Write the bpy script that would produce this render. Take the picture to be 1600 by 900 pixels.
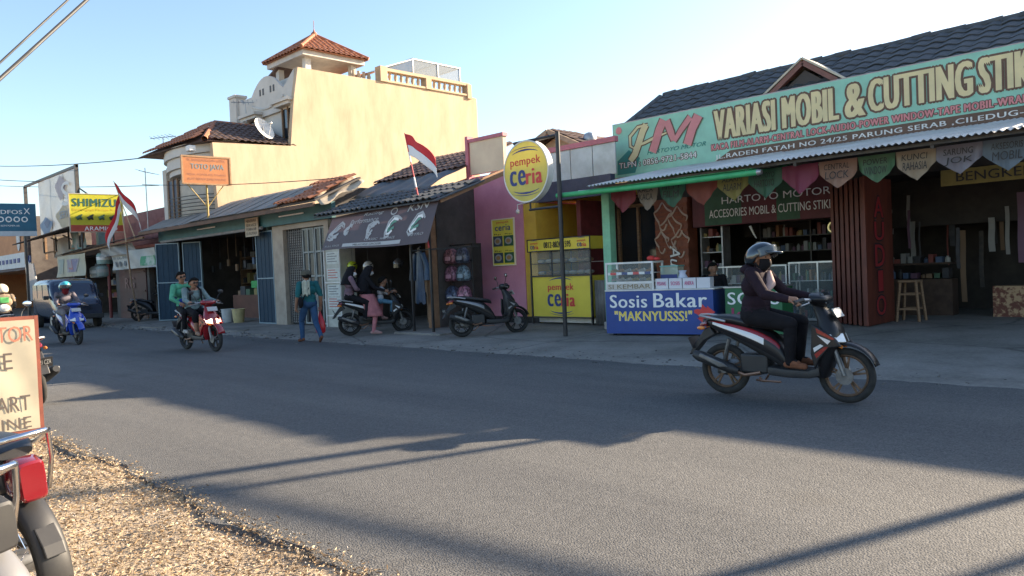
import bpy, bmesh, math, random
from mathutils import Vector, Matrix, Euler, Quaternion
R = math.radians
random.seed(7)
scene = bpy.context.scene
for o in list(bpy.data.objects): bpy.data.objects.remove(o)
COL = scene.collection

# ------------------------------------------------------------------ camera
AZ, PITCH, ROLL = R(44.8), math.atan(31/1200), R(2.5)
fw = Vector((-math.sin(AZ)*math.cos(PITCH), math.cos(AZ)*math.cos(PITCH), -math.sin(PITCH)))
r0 = Vector((math.cos(AZ), math.sin(AZ), 0)); u0 = r0.cross(fw)
rt = r0*math.cos(ROLL) - u0*math.sin(ROLL); up = u0*math.cos(ROLL) + r0*math.sin(ROLL)
cam = bpy.data.cameras.new('camera'); cam.lens = 27; cam.sensor_width = 36; cam.clip_end = 3000; cam.clip_start = .05
camo = bpy.data.objects.new('camera', cam); COL.objects.link(camo)
camo.matrix_world = Matrix(((rt.x, up.x, -fw.x, 0), (rt.y, up.y, -fw.y, 0), (rt.z, up.z, -fw.z, 1.5), (0, 0, 0, 1)))
scene.camera = camo
# ------------------------------------------------------------------ sky, sun, exposure
SUN_AZ, SUN_EL = 70, 22.3
w = bpy.data.worlds.new('World'); scene.world = w; w.use_nodes = True
nt = w.node_tree; bg = nt.nodes['Background']
sky = nt.nodes.new('ShaderNodeTexSky'); sky.sky_type = 'NISHITA'; sky.sun_disc = False
sky.sun_elevation = R(SUN_EL); sky.sun_rotation = R(90-SUN_AZ); sky.air_density = 1.0; sky.dust_density = .9; sky.ozone_density = 1.6
nt.links.new(sky.outputs[0], bg.inputs[0]); bg.inputs[1].default_value = .085
sl = bpy.data.lights.new('sun', 'SUN'); sl.energy = 5; sl.angle = R(.55); sl.color = (1, .82, .60)
so = bpy.data.objects.new('sun', sl); COL.objects.link(so)
sd = Vector((math.cos(R(SUN_AZ))*math.cos(R(SUN_EL)), math.sin(R(SUN_AZ))*math.cos(R(SUN_EL)), math.sin(R(SUN_EL))))
so.rotation_euler = (-sd).to_track_quat('-Z', 'Y').to_euler(); so.location = (20, 50, 40)
scene.view_settings.view_transform = 'Standard'; scene.view_settings.look = 'None'
scene.view_settings.gamma = 1; scene.view_settings.use_curve_mapping = False
scene.view_settings.exposure = 1.9
scene.render.engine = 'CYCLES'

# ------------------------------------------------------------------ materials
MATS = {}
def mat(name, c, c2=None, scale=6, rough=.7, metal=0, bump=0, bscale=60, spec=.5, detail=5, emis=None, alpha=1, trans=0, contrast=(.35, .65), coat=0, stretch=None, sub=0):
    if name in MATS: return MATS[name]
    m = bpy.data.materials.new(name); m.use_nodes = True; n = m.node_tree; b = n.nodes['Principled BSDF']
    b.inputs['Base Color'].default_value = (*c, 1); b.inputs['Roughness'].default_value = rough; b.inputs['Metallic'].default_value = metal
    b.inputs['Specular IOR Level'].default_value = spec; b.inputs['Alpha'].default_value = alpha; b.inputs['Transmission Weight'].default_value = trans
    b.inputs['Coat Weight'].default_value = coat
    tc = n.nodes.new('ShaderNodeTexCoord'); src = tc.outputs['Object']
    if stretch:
        mp = n.nodes.new('ShaderNodeMapping'); mp.inputs['Scale'].default_value = stretch; n.links.new(src, mp.inputs[0]); src = mp.outputs[0]
    if c2:
        nz = n.nodes.new('ShaderNodeTexNoise'); nz.inputs['Scale'].default_value = scale; nz.inputs['Detail'].default_value = detail; nz.inputs['Roughness'].default_value = .65
        n.links.new(src, nz.inputs['Vector'])
        rp = n.nodes.new('ShaderNodeValToRGB'); rp.color_ramp.elements[0].position, rp.color_ramp.elements[1].position = contrast
        rp.color_ramp.elements[0].color = (*c, 1); rp.color_ramp.elements[1].color = (*c2, 1)
        n.links.new(nz.outputs[0], rp.inputs[0]); n.links.new(rp.outputs[0], b.inputs['Base Color'])
    if bump:
        nb = n.nodes.new('ShaderNodeTexNoise'); nb.inputs['Scale'].default_value = bscale; nb.inputs['Detail'].default_value = 4
        n.links.new(src, nb.inputs['Vector'])
        bn = n.nodes.new('ShaderNodeBump'); bn.inputs['Strength'].default_value = bump; bn.inputs['Distance'].default_value = .02
        n.links.new(nb.outputs[0], bn.inputs['Height']); n.links.new(bn.outputs[0], b.inputs['Normal'])
    if emis:
        b.inputs['Emission Color'].default_value = (*emis[0], 1); b.inputs['Emission Strength'].default_value = emis[1]
    MATS[name] = m
    return m
def pal(name, c, k=.6, **kw):           # painted surface with grime
    kw.setdefault('rough', .6)
    return mat(name, c, tuple(x*k for x in c), kw.pop('scale', 3.5), **kw)

# ------------------------------------------------------------------ mesh builder
class MB:
    def __init__(s): s.v, s.f, s.m = [], [], []
    def add(s, vs, fs, m=0, M=None):
        k = len(s.v)
        s.v += [tuple(M @ Vector(p)) if M else tuple(p) for p in vs]
        s.f += [tuple(i+k for i in f) for f in fs]; s.m += [m]*len(fs); return s
    def box(s, x0, x1, y0, y1, z0, z1, m=0, M=None):
        if x0 > x1: x0, x1 = x1, x0
        if y0 > y1: y0, y1 = y1, y0
        if z0 > z1: z0, z1 = z1, z0
        vs = [(x, y, z) for z in (z0, z1) for y in (y0, y1) for x in (x0, x1)]
        return s.add(vs, [(0,2,3,1), (4,5,7,6), (0,1,5,4), (1,3,7,5), (3,2,6,7), (2,0,4,6)], m, M)
    def bar(s, a, b, w, h=None, m=0, roll=0):        # square bar between points
        a, b = Vector(a), Vector(b); h = h or w; d = b-a; q = d.to_track_quat('Z', 'Y').to_matrix().to_4x4()
        return s.box(-w/2, w/2, -h/2, h/2, 0, d.length, m, Matrix.Translation(a) @ q @ Matrix.Rotation(roll, 4, 'Z'))
    def loft(s, rings, m=0, caps=True, closed=True):
        n = len(rings[0]); vs = [p for r in rings for p in r]; fs = []
        for i in range(len(rings)-1):
            for j in range(n if closed else n-1):
                a, b = i*n+j, i*n+(j+1) % n
                fs.append((a, b, b+n, a+n))
        if caps and closed: fs += [tuple(range(n-1, -1, -1)), tuple(range((len(rings)-1)*n, len(rings)*n))]
        return s.add(vs, fs, m)
    def tube(s, pts, r, n=8, m=0, caps=True):
        pts = [Vector(p) for p in pts]; rs = r if isinstance(r, (list, tuple)) else [r]*len(pts); rings = []; ref = None
        for i, p in enumerate(pts):
            d = (pts[min(i+1, len(pts)-1)] - pts[max(i-1, 0)]).normalized()
            if ref is None: ref = d.orthogonal().normalized()
            else:
                ref = ref - d*ref.dot(d)
                ref = ref.normalized() if ref.length > 1e-6 else d.orthogonal().normalized()
            e = d.cross(ref)
            rings.append([tuple(p + (ref*math.cos(2*math.pi*j/n) + e*math.sin(2*math.pi*j/n))*rs[i]) for j in range(n)])
        return s.loft(rings, m, caps)
    def lathe(s, prof, n=16, m=0, M=None, caps=True):  # prof (r, z)
        k = MB(); k.loft([[(max(r, 1e-4)*math.cos(2*math.pi*j/n), max(r, 1e-4)*math.sin(2*math.pi*j/n), z) for j in range(n)] for r, z in prof], 0, caps)
        return s.add(k.v, k.f, m, M)
    def ell(s, c, r, nu=12, nv=8, m=0, M=None):
        if not isinstance(r, (tuple, list)): r = (r, r, r)
        rings = []
        for i in range(nv+1):
            t = math.pi*(i/nv); rr = max(math.sin(t), 1e-3)
            rings.append([(c[0]+r[0]*rr*math.cos(2*math.pi*j/nu), c[1]+r[1]*rr*math.sin(2*math.pi*j/nu), c[2]-r[2]*math.cos(t)) for j in range(nu)])
        k = MB(); k.loft(rings, 0, True); return s.add(k.v, k.f, m, M)
    def prism(s, poly, d0, d1, m=0, M=None, ax='y'):   # poly in (a, b); extruded along ax
        n = len(poly)
        f = {'y': lambda a, b, d: (a, d, b), 'x': lambda a, b, d: (d, a, b), 'z': lambda a, b, d: (a, b, d)}[ax]
        vs = [f(a, b, d0) for a, b in poly] + [f(a, b, d1) for a, b in poly]
        fs = [tuple(range(n)), tuple(range(2*n-1, n-1, -1))] + [(i, i+n, (i+1) % n+n, (i+1) % n) for i in range(n)]
        return s.add(vs, fs, m, M)
    def torus(s, c, Rr, r, nu=28, nv=8, m=0, M=None, sx=1):
        rings = []
        for i in range(nu+1):
            t = 2*math.pi*i/nu
            rings.append([(c[0]+(Rr+r*math.cos(a))*math.cos(t), c[1]+r*sx*math.sin(a), c[2]+(Rr+r*math.cos(a))*math.sin(t)) for a in [2*math.pi*j/nv for j in range(nv)]])
        k = MB(); k.loft(rings, 0, False); return s.add(k.v, k.f, m, M)
    def grid(s, fn, nu, nv, m=0):
        vs = [fn(i/nu, j/nv) for j in range(nv+1) for i in range(nu+1)]
        fs = [(j*(nu+1)+i, j*(nu+1)+i+1, (j+1)*(nu+1)+i+1, (j+1)*(nu+1)+i) for j in range(nv) for i in range(nu)]
        return s.add(vs, fs, m)

INV = {}
def inv_of(parent):
    p = parent
    while p is not None:
        if p.name in INV: return INV[p.name]
        p = p.parent
    return None
def mesh_of(name, mb, mats, smooth=None, recalc=True):
    me = bpy.data.meshes.new(name); me.from_pydata(mb.v, [], mb.f)
    for m in (mats if isinstance(mats, (list, tuple)) else [mats]): me.materials.append(m)
    if any(mb.m): me.polygons.foreach_set('material_index', mb.m)
    if recalc:
        bm = bmesh.new(); bm.from_mesh(me); bmesh.ops.recalc_face_normals(bm, faces=bm.faces); bm.to_mesh(me); bm.free()
    if smooth:
        me.polygons.foreach_set('use_smooth', [True]*len(me.polygons)); me.set_sharp_from_angle(angle=R(smooth))
    me.update(); return me
def obj(name, mb, mats, parent=None, smooth=None, world=False, bevel=0, kind=None, solid=0, sub=0, recalc=True):
    if world:
        I = inv_of(parent)
        if I is not None: mb.v = [tuple(I @ Vector(p)) for p in mb.v]
    me = mesh_of(name, mb, mats, smooth, recalc)
    o = bpy.data.objects.new(name, me); COL.objects.link(o)
    if parent: o.parent = parent
    if kind: o['kind'] = kind
    if solid:
        md = o.modifiers.new('s', 'SOLIDIFY'); md.thickness = solid; md.offset = 0
    if bevel:
        md = o.modifiers.new('b', 'BEVEL'); md.width = bevel; md.segments = 2; md.limit_method = 'ANGLE'
    if sub:
        md = o.modifiers.new('u', 'SUBSURF'); md.levels = sub; md.render_levels = sub
    return o
def tag(o, label, cat, group=None):
    o['label'] = label; o['category'] = cat
    if group: o['group'] = group
    return o
def thing(name, label, cat, loc=(0, 0, 0), rotz=0, group=None):
    o = bpy.data.objects.new(name, None); COL.objects.link(o); o.empty_display_size = .1
    o.location = loc; o.rotation_euler = (0, 0, rotz)
    INV[o.name] = (Matrix.Translation(loc) @ Matrix.Rotation(rotz, 4, 'Z')).inverted()
    return tag(o, label, cat, group)
def inst(name, me, parent, M, world=True):   # linked copy of a mesh as a part
    o = bpy.data.objects.new(name, me); COL.objects.link(o); o.parent = parent
    I = inv_of(parent) if world else None
    o.matrix_local = (I @ M) if I is not None else M
    return o
def struct(name, mb, m, **k):
    o = obj(name, mb, m, **k); o['kind'] = 'structure'; return o
def dup(root, loc, rotz, label, group=None, swap=None):
    def cp(o, par):
        c = o.copy(); COL.objects.link(c); c.parent = par
        if swap and c.data:
            ch = [m for m in c.data.materials if m and m.name in swap]
            if ch:
                c.data = c.data.copy()
                for i, m in enumerate(c.data.materials):
                    if m and m.name in swap: c.data.materials[i] = swap[m.name]
        for k in o.children: cp(k, c)
        return c
    r = cp(root, None); r.location = loc; r.rotation_euler = (0, 0, rotz); r['label'] = label
    INV[r.name] = (Matrix.Translation(loc) @ Matrix.Rotation(rotz, 4, 'Z')).inverted()
    if group: r['group'] = group
    return r
def text(parent, s, x0, x1, z0, z1, y, m, bold=0, shear=0, name='lettering', fn=None, up=0, outline=None, omat=None, depth=.003):
    """lettering fitted into the box x0..x1, z0..z1 on the local plane facing -y; weight comes from shifted copies"""
    cu = bpy.data.curves.new('t', 'FONT'); cu.body = s; cu.space_character = 1+max(0, bold-.012)*3.2; cu.shear = shear; cu.resolution_u = 3; cu.fill_mode = 'FRONT'
    o = bpy.data.objects.new('t', cu); COL.objects.link(o)
    me = bpy.data.meshes.new_from_object(o, depsgraph=bpy.context.evaluated_depsgraph_get())
    bpy.data.objects.remove(o); bpy.data.curves.remove(cu)
    ref = [v.co.copy() for v in me.vertices]
    if not ref: return None
    xa, xb = min(p.x for p in ref), max(p.x for p in ref); ya, yb = min(p.y for p in ref), max(p.y for p in ref)
    fs = [tuple(p.vertices) for p in me.polygons]; bpy.data.meshes.remove(me)
    H_ = z1-z0; W_ = (x1-x0); n = len(ref)
    def make(shifts, yy, mt, nm):
        mb = MB()
        for k, (dx, dz) in enumerate(shifts):
            q = len(mb.v); yk = yy-.00025*k
            for p in ref:
                a = x0+(p.x-xa)/(xb-xa)*W_+dx; b = z0+(p.y-ya)/max(yb-ya, .01)*H_+dz
                mb.v.append(tuple(fn(a, b, yk)) if fn else (a, yk, b))
            mb.f += [tuple(i+q for i in f) for f in fs]
        mb.m = [0]*len(mb.f); return obj(nm, mb, mt, parent, recalc=False)
    w_ = max(0, bold-.008)*H_*1.1
    sh = [(0, 0)] if w_ <= 0 else [(-w_, 0), (0, 0), (w_, 0)]
    if outline:
        e = outline*H_*1.6
        make([(w_*i+e*math.cos(q*math.pi/4), e*math.sin(q*math.pi/4)) for q in range(8) for i in ((-1, 1) if w_ > 0 else (0,))], y+.006, omat, 'letter_outline')
    return make(sh, y, m, name)
# ------------------------------------------------------------------ ground
def zf(y): return min(max((y-9.45)/4.55*.16, 0), .16)
def ground_mat(name, kind):
    m = bpy.data.materials.new(name); m.use_nodes = True; n = m.node_tree; b = n.nodes['Principled BSDF']; L = n.links.new
    tc = n.nodes.new('ShaderNodeTexCoord')
    def noise(s, d=4, r=.6, st=None):
        z = n.nodes.new('ShaderNodeTexNoise'); z.inputs['Scale'].default_value = s; z.inputs['Detail'].default_value = d; z.inputs['Roughness'].default_value = r
        if st:
            mp = n.nodes.new('ShaderNodeMapping'); mp.inputs['Scale'].default_value = st; L(tc.outputs['Object'], mp.inputs[0]); L(mp.outputs[0], z.inputs['Vector'])
        else: L(tc.outputs['Object'], z.inputs['Vector'])
        return z.outputs[0]
    def ramp(i, p0, p1, c0, c1):
        r = n.nodes.new('ShaderNodeValToRGB'); e = r.color_ramp.elements; e[0].position, e[1].position = p0, p1; e[0].color, e[1].color = (*c0, 1), (*c1, 1); L(i, r.inputs[0]); return r.outputs[0]
    def mix(f, a, bb, t='MIX'):
        x = n.nodes.new('ShaderNodeMix'); x.data_type = 'RGBA'; x.blend_type = t
        if isinstance(f, float): x.inputs[0].default_value = f
        else: L(f, x.inputs[0])
        L(a, x.inputs[6]); L(bb, x.inputs[7]); return x.outputs[2]
    b.inputs['Roughness'].default_value = .85; b.inputs['Specular IOR Level'].default_value = .25
    bn = n.nodes.new('ShaderNodeBump')
    if kind == 'asphalt':
        vo = n.nodes.new('ShaderNodeTexVoronoi'); vo.inputs['Scale'].default_value = 88; L(tc.outputs['Object'], vo.inputs['Vector'])
        peb = ramp(vo.outputs['Color'], .1, .95, (.04, .04, .04), (.195, .19, .18))
        base = ramp(noise(.45, 8, .62, (.22, 1.8, 1)), .36, .66, (.075, .076, .078), (.15, .146, .138))
        c = mix(.5, peb, base)
        st = ramp(noise(.8, 6), .60, .68, (0, 0, 0), (.55, .55, .55))
        c = mix(st, c, ramp(noise(9), .3, .7, (.07, .068, .066), (.12, .115, .105)))
        L(c, b.inputs['Base Color']); L(vo.outputs['Distance'], bn.inputs['Height']); bn.inputs['Strength'].default_value = .5; bn.inputs['Distance'].default_value = .01; bn.invert = True
    elif kind == 'concrete':
        c = mix(ramp(noise(.9, 6), .4, .65, (0, 0, 0), (1, 1, 1)), ramp(noise(25), .3, .7, (.22, .205, .185), (.31, .29, .26)), ramp(noise(14), .3, .7, (.13, .122, .11), (.22, .205, .18)))
        vo = n.nodes.new('ShaderNodeTexVoronoi'); vo.feature = 'DISTANCE_TO_EDGE'; vo.inputs['Scale'].default_value = .34
        mp = n.nodes.new('ShaderNodeMix'); mp.data_type = 'VECTOR'; mp.inputs[0].default_value = .12
        nv = n.nodes.new('ShaderNodeTexNoise'); nv.inputs['Scale'].default_value = 2.5; L(tc.outputs['Object'], nv.inputs['Vector'])
        L(tc.outputs['Object'], mp.inputs[4]); L(nv.outputs['Color'], mp.inputs[5]); L(mp.outputs[1], vo.inputs['Vector'])
        c = mix(ramp(vo.outputs['Distance'], .002, .010, (.55, .55, .55), (0, 0, 0)), c, ramp(noise(3), 0, 1, (.04, .037, .033), (.07, .065, .06)))
        L(c, b.inputs['Base Color']); L(noise(30, 6), bn.inputs['Height']); bn.inputs['Strength'].default_value = .4; bn.inputs['Distance'].default_value = .03
    else:
        c = mix(ramp(noise(2.2, 6), .4, .65, (0, 0, 0), (1, 1, 1)), ramp(noise(40), .3, .7, (.33, .25, .17), (.52, .42, .30)), ramp(noise(60), .3, .7, (.20, .15, .10), (.40, .32, .23)))
        L(c, b.inputs['Base Color']); L(noise(45, 6), bn.inputs['Height']); bn.inputs['Strength'].default_value = .8; bn.inputs['Distance'].default_value = .03
    L(bn.outputs[0], b.inputs['Normal']); return m
ASPH, CONC, DIRT = ground_mat('asphalt', 'asphalt'), ground_mat('forecourt_concrete', 'concrete'), ground_mat('dirt', 'dirt')
g = MB(); g.box(-900, 900, -900, 900, -.6, -.1); struct('ground', g, DIRT)
# road with a ragged near edge and a crumbling far edge
def edge(x, a, s): return a + .05*math.sin(x*1.7+s) + .04*math.sin(x*4.3+2*s) + .025*math.sin(x*11+s*3) + .02*math.sin(x*23+s)
xs = [-320, -200, -120, -80, -60] + [-50+i*.12 for i in range(int(62/.12))] + [14, 25, 60, 120]
mb = MB(); vs = []
for x in xs: vs += [(x, edge(x, 2.1, 0)-.05, -.05), (x, edge(x, 2.1, 0), .022), (x, edge(x, 2.1, 0)+.25, .03), (x, 5.8, .05), (x, edge(x, 9.42, 4)-.3, .012), (x, edge(x, 9.42, 4), .004), (x, edge(x, 9.42, 4)+.02, -.05)]
# keep the crown of the road small
vs = [(x, y, z*.5 if z > 0 else z) for x, y, z in vs]
n = 7; mb.add(vs, [(i*n+j, (i+1)*n+j, (i+1)*n+j+1, i*n+j+1) for i in range(len(xs)-1) for j in range(n-1)])
struct('road', mb, ASPH, smooth=40)
# forecourt: concrete apron sloping up to the shops
mb = MB(); vs = []; xx = [-320, -120, -60]+[-50+i*.25 for i in range(250)]+[20, 60, 120]
for x in xx: vs += [(x, 8.9, -.06), (x, 9.36+.05*math.sin(x*3), -.004), (x, 9.5+.05*math.sin(x*2.1), .012+.006*math.sin(x*5)), (x, 11.7, zf(11.7)+.008*math.sin(x*1.3)), (x, 14, .16), (x, 26, .16), (x, 26, -.2)]
mb.add(vs, [(i*n+j, (i+1)*n+j, (i+1)*n+j+1, i*n+j+1) for i in range(len(xx)-1) for j in range(n-1)])
struct('forecourt', mb, CONC, smooth=30)
# bare verge on the near side
mb = MB()
def vf(u, v):
    x = -40+u*60; y = -6+v*8.35
    return (x, y, -.012+.012*math.sin(x*2.1+y)+.01*math.sin(y*5.3+x*3.1) + (.012 if y < 1.5 else 0))
mb.grid(vf, 240, 60); struct('gravel_verge', mb, DIRT, smooth=60)
# fallen leaves and chips of stone on the verge
LEAFM = [mat('chip_pale', (.56, .45, .31), (.42, .32, .2), 3), mat('chip_tan', (.40, .28, .16), (.3, .2, .11), 3), mat('chip_dark', (.14, .10, .07), (.22, .16, .11), 3), mat('chip_stone', (.42, .38, .33), (.3, .27, .24), 3)]
mb = MB(); rnd = random.Random(3)
for i in range(24000):
    x = -9.5+rnd.random()*8.5; y = 2.12-abs(rnd.gauss(0, 1.0))*1.1
    if i > 22500: y = 2.06+abs(rnd.gauss(0, .07)); x = -9.5+rnd.random()*7
    if y < -1.6: continue
    l = rnd.uniform(.005, .02); wd = l*rnd.uniform(.35, .7); a = rnd.random()*6.28; z = .006 if y < 2.1 else .022
    z += .012*math.sin(x*2.1+y)+.01*math.sin(y*5.3+x*3.1) if y < 2.05 else 0
    M = Matrix.Translation((x, y, z+.006)) @ Matrix.Rotation(a, 4, 'Z') @ Matrix.Rotation(rnd.gauss(0, .35), 4, 'X') @ Matrix.Rotation(rnd.gauss(0, .3), 4, 'Y')
    k = rnd.choice((0, 0, 0, 1, 1, 2, 3))
    if k == 3:
        s_ = l*.4; mb.add([(-s_, 0, 0), (s_, -s_*.3, 0), (0, s_, 0), (0, -s_, .1*s_), (0, 0, s_)], [(0, 3, 4), (3, 1, 4), (1, 2, 4), (2, 0, 4)], 3, M)
    else: mb.add([(-l, 0, 0), (-l*.3, -wd*.5, .004), (l, 0, .008*rnd.random()), (-l*.2, wd*.5, .004), (0, 0, -.004)], [(0, 1, 4), (1, 2, 4), (2, 3, 4), (3, 0, 4)], k, M)
tag(obj('leaf_litter', mb, LEAFM, kind='stuff', recalc=False), 'dry leaf litter and stone chips strewn over the roadside dirt', 'litter')

# broken bits of concrete along the worn far edge of the road
mb = MB(); rnd = random.Random(9)
for i in range(900):
    x = -40+rnd.random()*38; y = 9.45+rnd.gauss(.15, .28); s_ = rnd.uniform(.008, .035)*(1.6 if x < -17 else 1)
    M = Matrix.Translation((x, y, zf(y)+.004)) @ Matrix.Rotation(rnd.random()*6.28, 4, 'Z'); q = [rnd.uniform(.6, 1.3) for _ in range(6)]
    mb.add([(s_*q[k]*math.cos(k*1.047), s_*q[k]*math.sin(k*1.047)*.8, -.01) for k in range(6)]+[(s_*.6*q[k]*math.cos(k*1.047+.2), s_*.5*q[k]*math.sin(k*1.047+.2), s_*.5) for k in range(6)], [(k, (k+1) % 6, 6+(k+1) % 6, 6+k) for k in range(6)]+[(6, 7, 8, 9, 10, 11)], rnd.choice((0, 0, 1)), M)
tag(obj('rubble', mb, [mat('rubble_grey', (.2, .19, .17), (.13, .12, .11), 9, rough=.9), mat('rubble_dark', (.07, .068, .065), rough=.9)], kind='stuff', recalc=False), 'crumbs of broken concrete along the far edge of the road', 'rubble')
# worn, uneven slabs where the forecourt meets the road on the left
rnd = random.Random(14)
WS = [('cracked', -27.4), ('dark', -24.6), ('lifted', -21.6), ('broken', -19.0)]
for k, (w_, x) in enumerate(WS):
    y = 10.0+rnd.uniform(-.1, .25); pts = [(x+(.75+rnd.uniform(-.2, .35))*math.cos(a), y+(.28+rnd.uniform(-.06, .12))*math.sin(a)) for a in [i*.57 for i in range(11)]]
    mb = MB(); mb.prism(pts, zf(y)-.03, zf(y)+rnd.uniform(.02, .045), 0, None, 'z'); o = obj('worn_slab', mb, CONC); o['kind'] = 'structure'
# ------------------------------------------------------------------ shared materials
def vinyl(name, c, t=.45, c2=None, rough=.5, scale=2.5):
    m = mat(name, c, c2 or tuple(x*.82 for x in c), scale, rough=rough)
    n = m.node_tree; b = n.nodes['Principled BSDF']; out = n.nodes['Material Output']
    tr = n.nodes.new('ShaderNodeBsdfTranslucent'); tr.inputs[0].default_value = (*c, 1); mx = n.nodes.new('ShaderNodeMixShader'); mx.inputs[0].default_value = t
    n.links.new(b.outputs[0], mx.inputs[1]); n.links.new(tr.outputs[0], mx.inputs[2]); n.links.new(mx.outputs[0], out.inputs[0]); return m
def glassm(name, c=(.6, .7, .7), a=.10, rough=.05):
    m = mat(name, c, rough=rough, alpha=a, spec=.6); return m
M_BLACK = mat('black_paint', (.015, .015, .017), (.03, .03, .032), 4, rough=.45)
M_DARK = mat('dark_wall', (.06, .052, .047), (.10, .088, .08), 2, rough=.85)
M_DKMET = mat('dark_metal', (.05, .05, .055), (.09, .08, .07), 8, rough=.5, metal=.4)
M_STEEL = mat('galvanised', (.45, .46, .47), (.33, .33, .33), 5, rough=.45, metal=.7)
M_CREAMW = mat('cream_plaster', (.54, .41, .275), (.42, .305, .20), 1.1, rough=.9, bump=.15, bscale=9, detail=10, contrast=(.40, .72), stretch=(1, 1.6, .45))
M_WHITE = mat('white_paint', (.78, .77, .74), (.62, .60, .56), 3, rough=.6)
M_CREAM = mat('cream_paint', (.80, .72, .52), rough=.6)
M_TIMBER = mat('timber', (.30, .19, .11), (.18, .11, .065), 6, rough=.8, bump=.2, stretch=(1, 1, 8))
M_RTILE = mat('dark_roof_tile', (.045, .052, .058), (.085, .09, .095), 3, rough=.75, bump=.15)
M_TTILE = mat('terracotta_tile', (.42, .17, .085), (.27, .10, .055), 2.5, rough=.8, bump=.15)
M_BTILE = mat('brown_roof_tile', (.095, .06, .05), (.16, .10, .08), 3, rough=.8, bump=.15)
M_GLASS = glassm('window_glass')
M_DGLASS = mat('dark_glass', (.02, .025, .03), rough=.08, spec=.7)
M_ZINC = mat('zinc_sheet', (.48, .50, .51), (.33, .34, .34), 1.5, rough=.5, metal=.35)
M_RED, M_WHT = mat('flag_red', (.62, .03, .035), rough=.7), mat('flag_white', (.82, .80, .78), rough=.7)
M_GREY = pal('grey_plaster', (.36, .34, .31), .7)
def pmat(name, c): return mat(name, c, rough=.6)
P_BLACK, P_WHITE, P_RED, P_YEL, P_NAVY, P_GREEN = pmat('print_black', (.02, .02, .025)), pmat('print_white', (.8, .8, .78)), pmat('print_red', (.62, .05, .045)), pmat('print_yellow', (.82, .66, .04)), pmat('print_navy', (.03, .05, .19)), pmat('print_green', (.05, .30, .12))
P_BROWN = pmat('print_brown', (.20, .12, .075))
GOODS = [pmat('goods_%d' % i, c) for i, c in enumerate([(.22, .06, .05), (.28, .22, .08), (.07, .11, .19), (.26, .26, .25), (.06, .12, .07), (.19, .12, .07), (.04, .04, .045), (.28, .14, .06), (.36, .35, .32), (.12, .06, .10)])]
def tile_mesh(name, w, l, m, wave=.025, t=.018):
    """one interlocking tile: x across, y up the slope, z out"""
    mb = MB(); n = 8; top = []
    for yy, zz in ((0, .03), (l, 0)):
        top.append([(w*(i/n-.5), yy, zz+wave*(.5-.5*math.cos(2*math.pi*i/n))) for i in range(n+1)])
    bot = [[(x, y, z-t) for x, y, z in r] for r in top]
    vs = top[0]+top[1]+bot[0]+bot[1]; k = n+1; fs = []
    for i in range(n): fs += [(i, i+1, k+i+1, k+i), (2*k+i, 3*k+i, 3*k+i+1, 2*k+i+1), (i, 2*k+i, 2*k+i+1, i+1)]
    mb.add(vs, fs); return mesh_of(name, mb, m, 40)
def slope_matrix(o, xdir, ydir):
    x = Vector(xdir).normalized(); y = Vector(ydir).normalized(); z = x.cross(y); return Matrix(((x.x, y.x, z.x, o[0]), (x.y, y.y, z.y, o[1]), (x.z, y.z, z.z, o[2]), (0, 0, 0, 1)))
def corrugated(mb, p00, p10, p01, amp=.012, pitch=.076, rows=2, m=0):
    """sheet from p00: p10 = far end along x, p01 = far end up the slope"""
    a, b, c = Vector(p00), Vector(p10), Vector(p01); L = (b-a).length; N = int(L/pitch*6); nrm = (b-a).cross(c-a).normalized()
    mb.grid(lambda u, v: tuple(a+(b-a)*u+(c-a)*v+nrm*amp*math.sin(2*math.pi*u*L/pitch)), N, rows, m)
def clutter(parent, x0, x1, y0, y1, z, n, rnd, hmax=.22, name='boxed_goods'):
    for k in range(n):
        w_ = (x1-x0)/n; mb = MB(); h = rnd.uniform(.4, 1)*hmax; a = x0+k*w_
        if rnd.random() < .6: mb.box(a+.01, a+w_*rnd.uniform(.7, .95), y0, y1, z, z+h)
        else: mb.lathe([(w_*.38, 0), (w_*.38, h*.7), (w_*.16, h*.85), (w_*.16, h)], 8, 0, Matrix.Translation((a+w_/2, (y0+y1)/2, z)))
        obj(name, mb, rnd.choice(GOODS), parent, world=True)

# ================================================================== car accessories shop (right)
HM = thing('accessory_shop', 'long car accessories workshop with dark tiled roof behind the wide green signboard', 'shop', (-4, 15.6, .16))
mb = MB()
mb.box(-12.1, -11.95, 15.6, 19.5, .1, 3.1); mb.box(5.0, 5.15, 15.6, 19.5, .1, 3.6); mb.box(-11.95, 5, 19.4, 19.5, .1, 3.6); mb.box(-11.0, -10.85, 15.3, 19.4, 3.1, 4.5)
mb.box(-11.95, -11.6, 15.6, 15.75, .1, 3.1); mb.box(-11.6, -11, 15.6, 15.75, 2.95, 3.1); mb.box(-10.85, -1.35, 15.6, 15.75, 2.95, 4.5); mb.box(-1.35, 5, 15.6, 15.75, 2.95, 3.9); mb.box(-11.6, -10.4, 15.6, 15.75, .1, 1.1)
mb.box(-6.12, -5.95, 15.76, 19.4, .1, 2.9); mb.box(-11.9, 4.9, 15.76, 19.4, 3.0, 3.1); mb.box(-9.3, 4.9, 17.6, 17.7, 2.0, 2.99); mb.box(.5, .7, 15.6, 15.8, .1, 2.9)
HMW = obj('wall', mb, mat('shop_dark', (.032, .028, .026), (.055, .048, .043), 2, rough=.9), HM, world=True)
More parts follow.
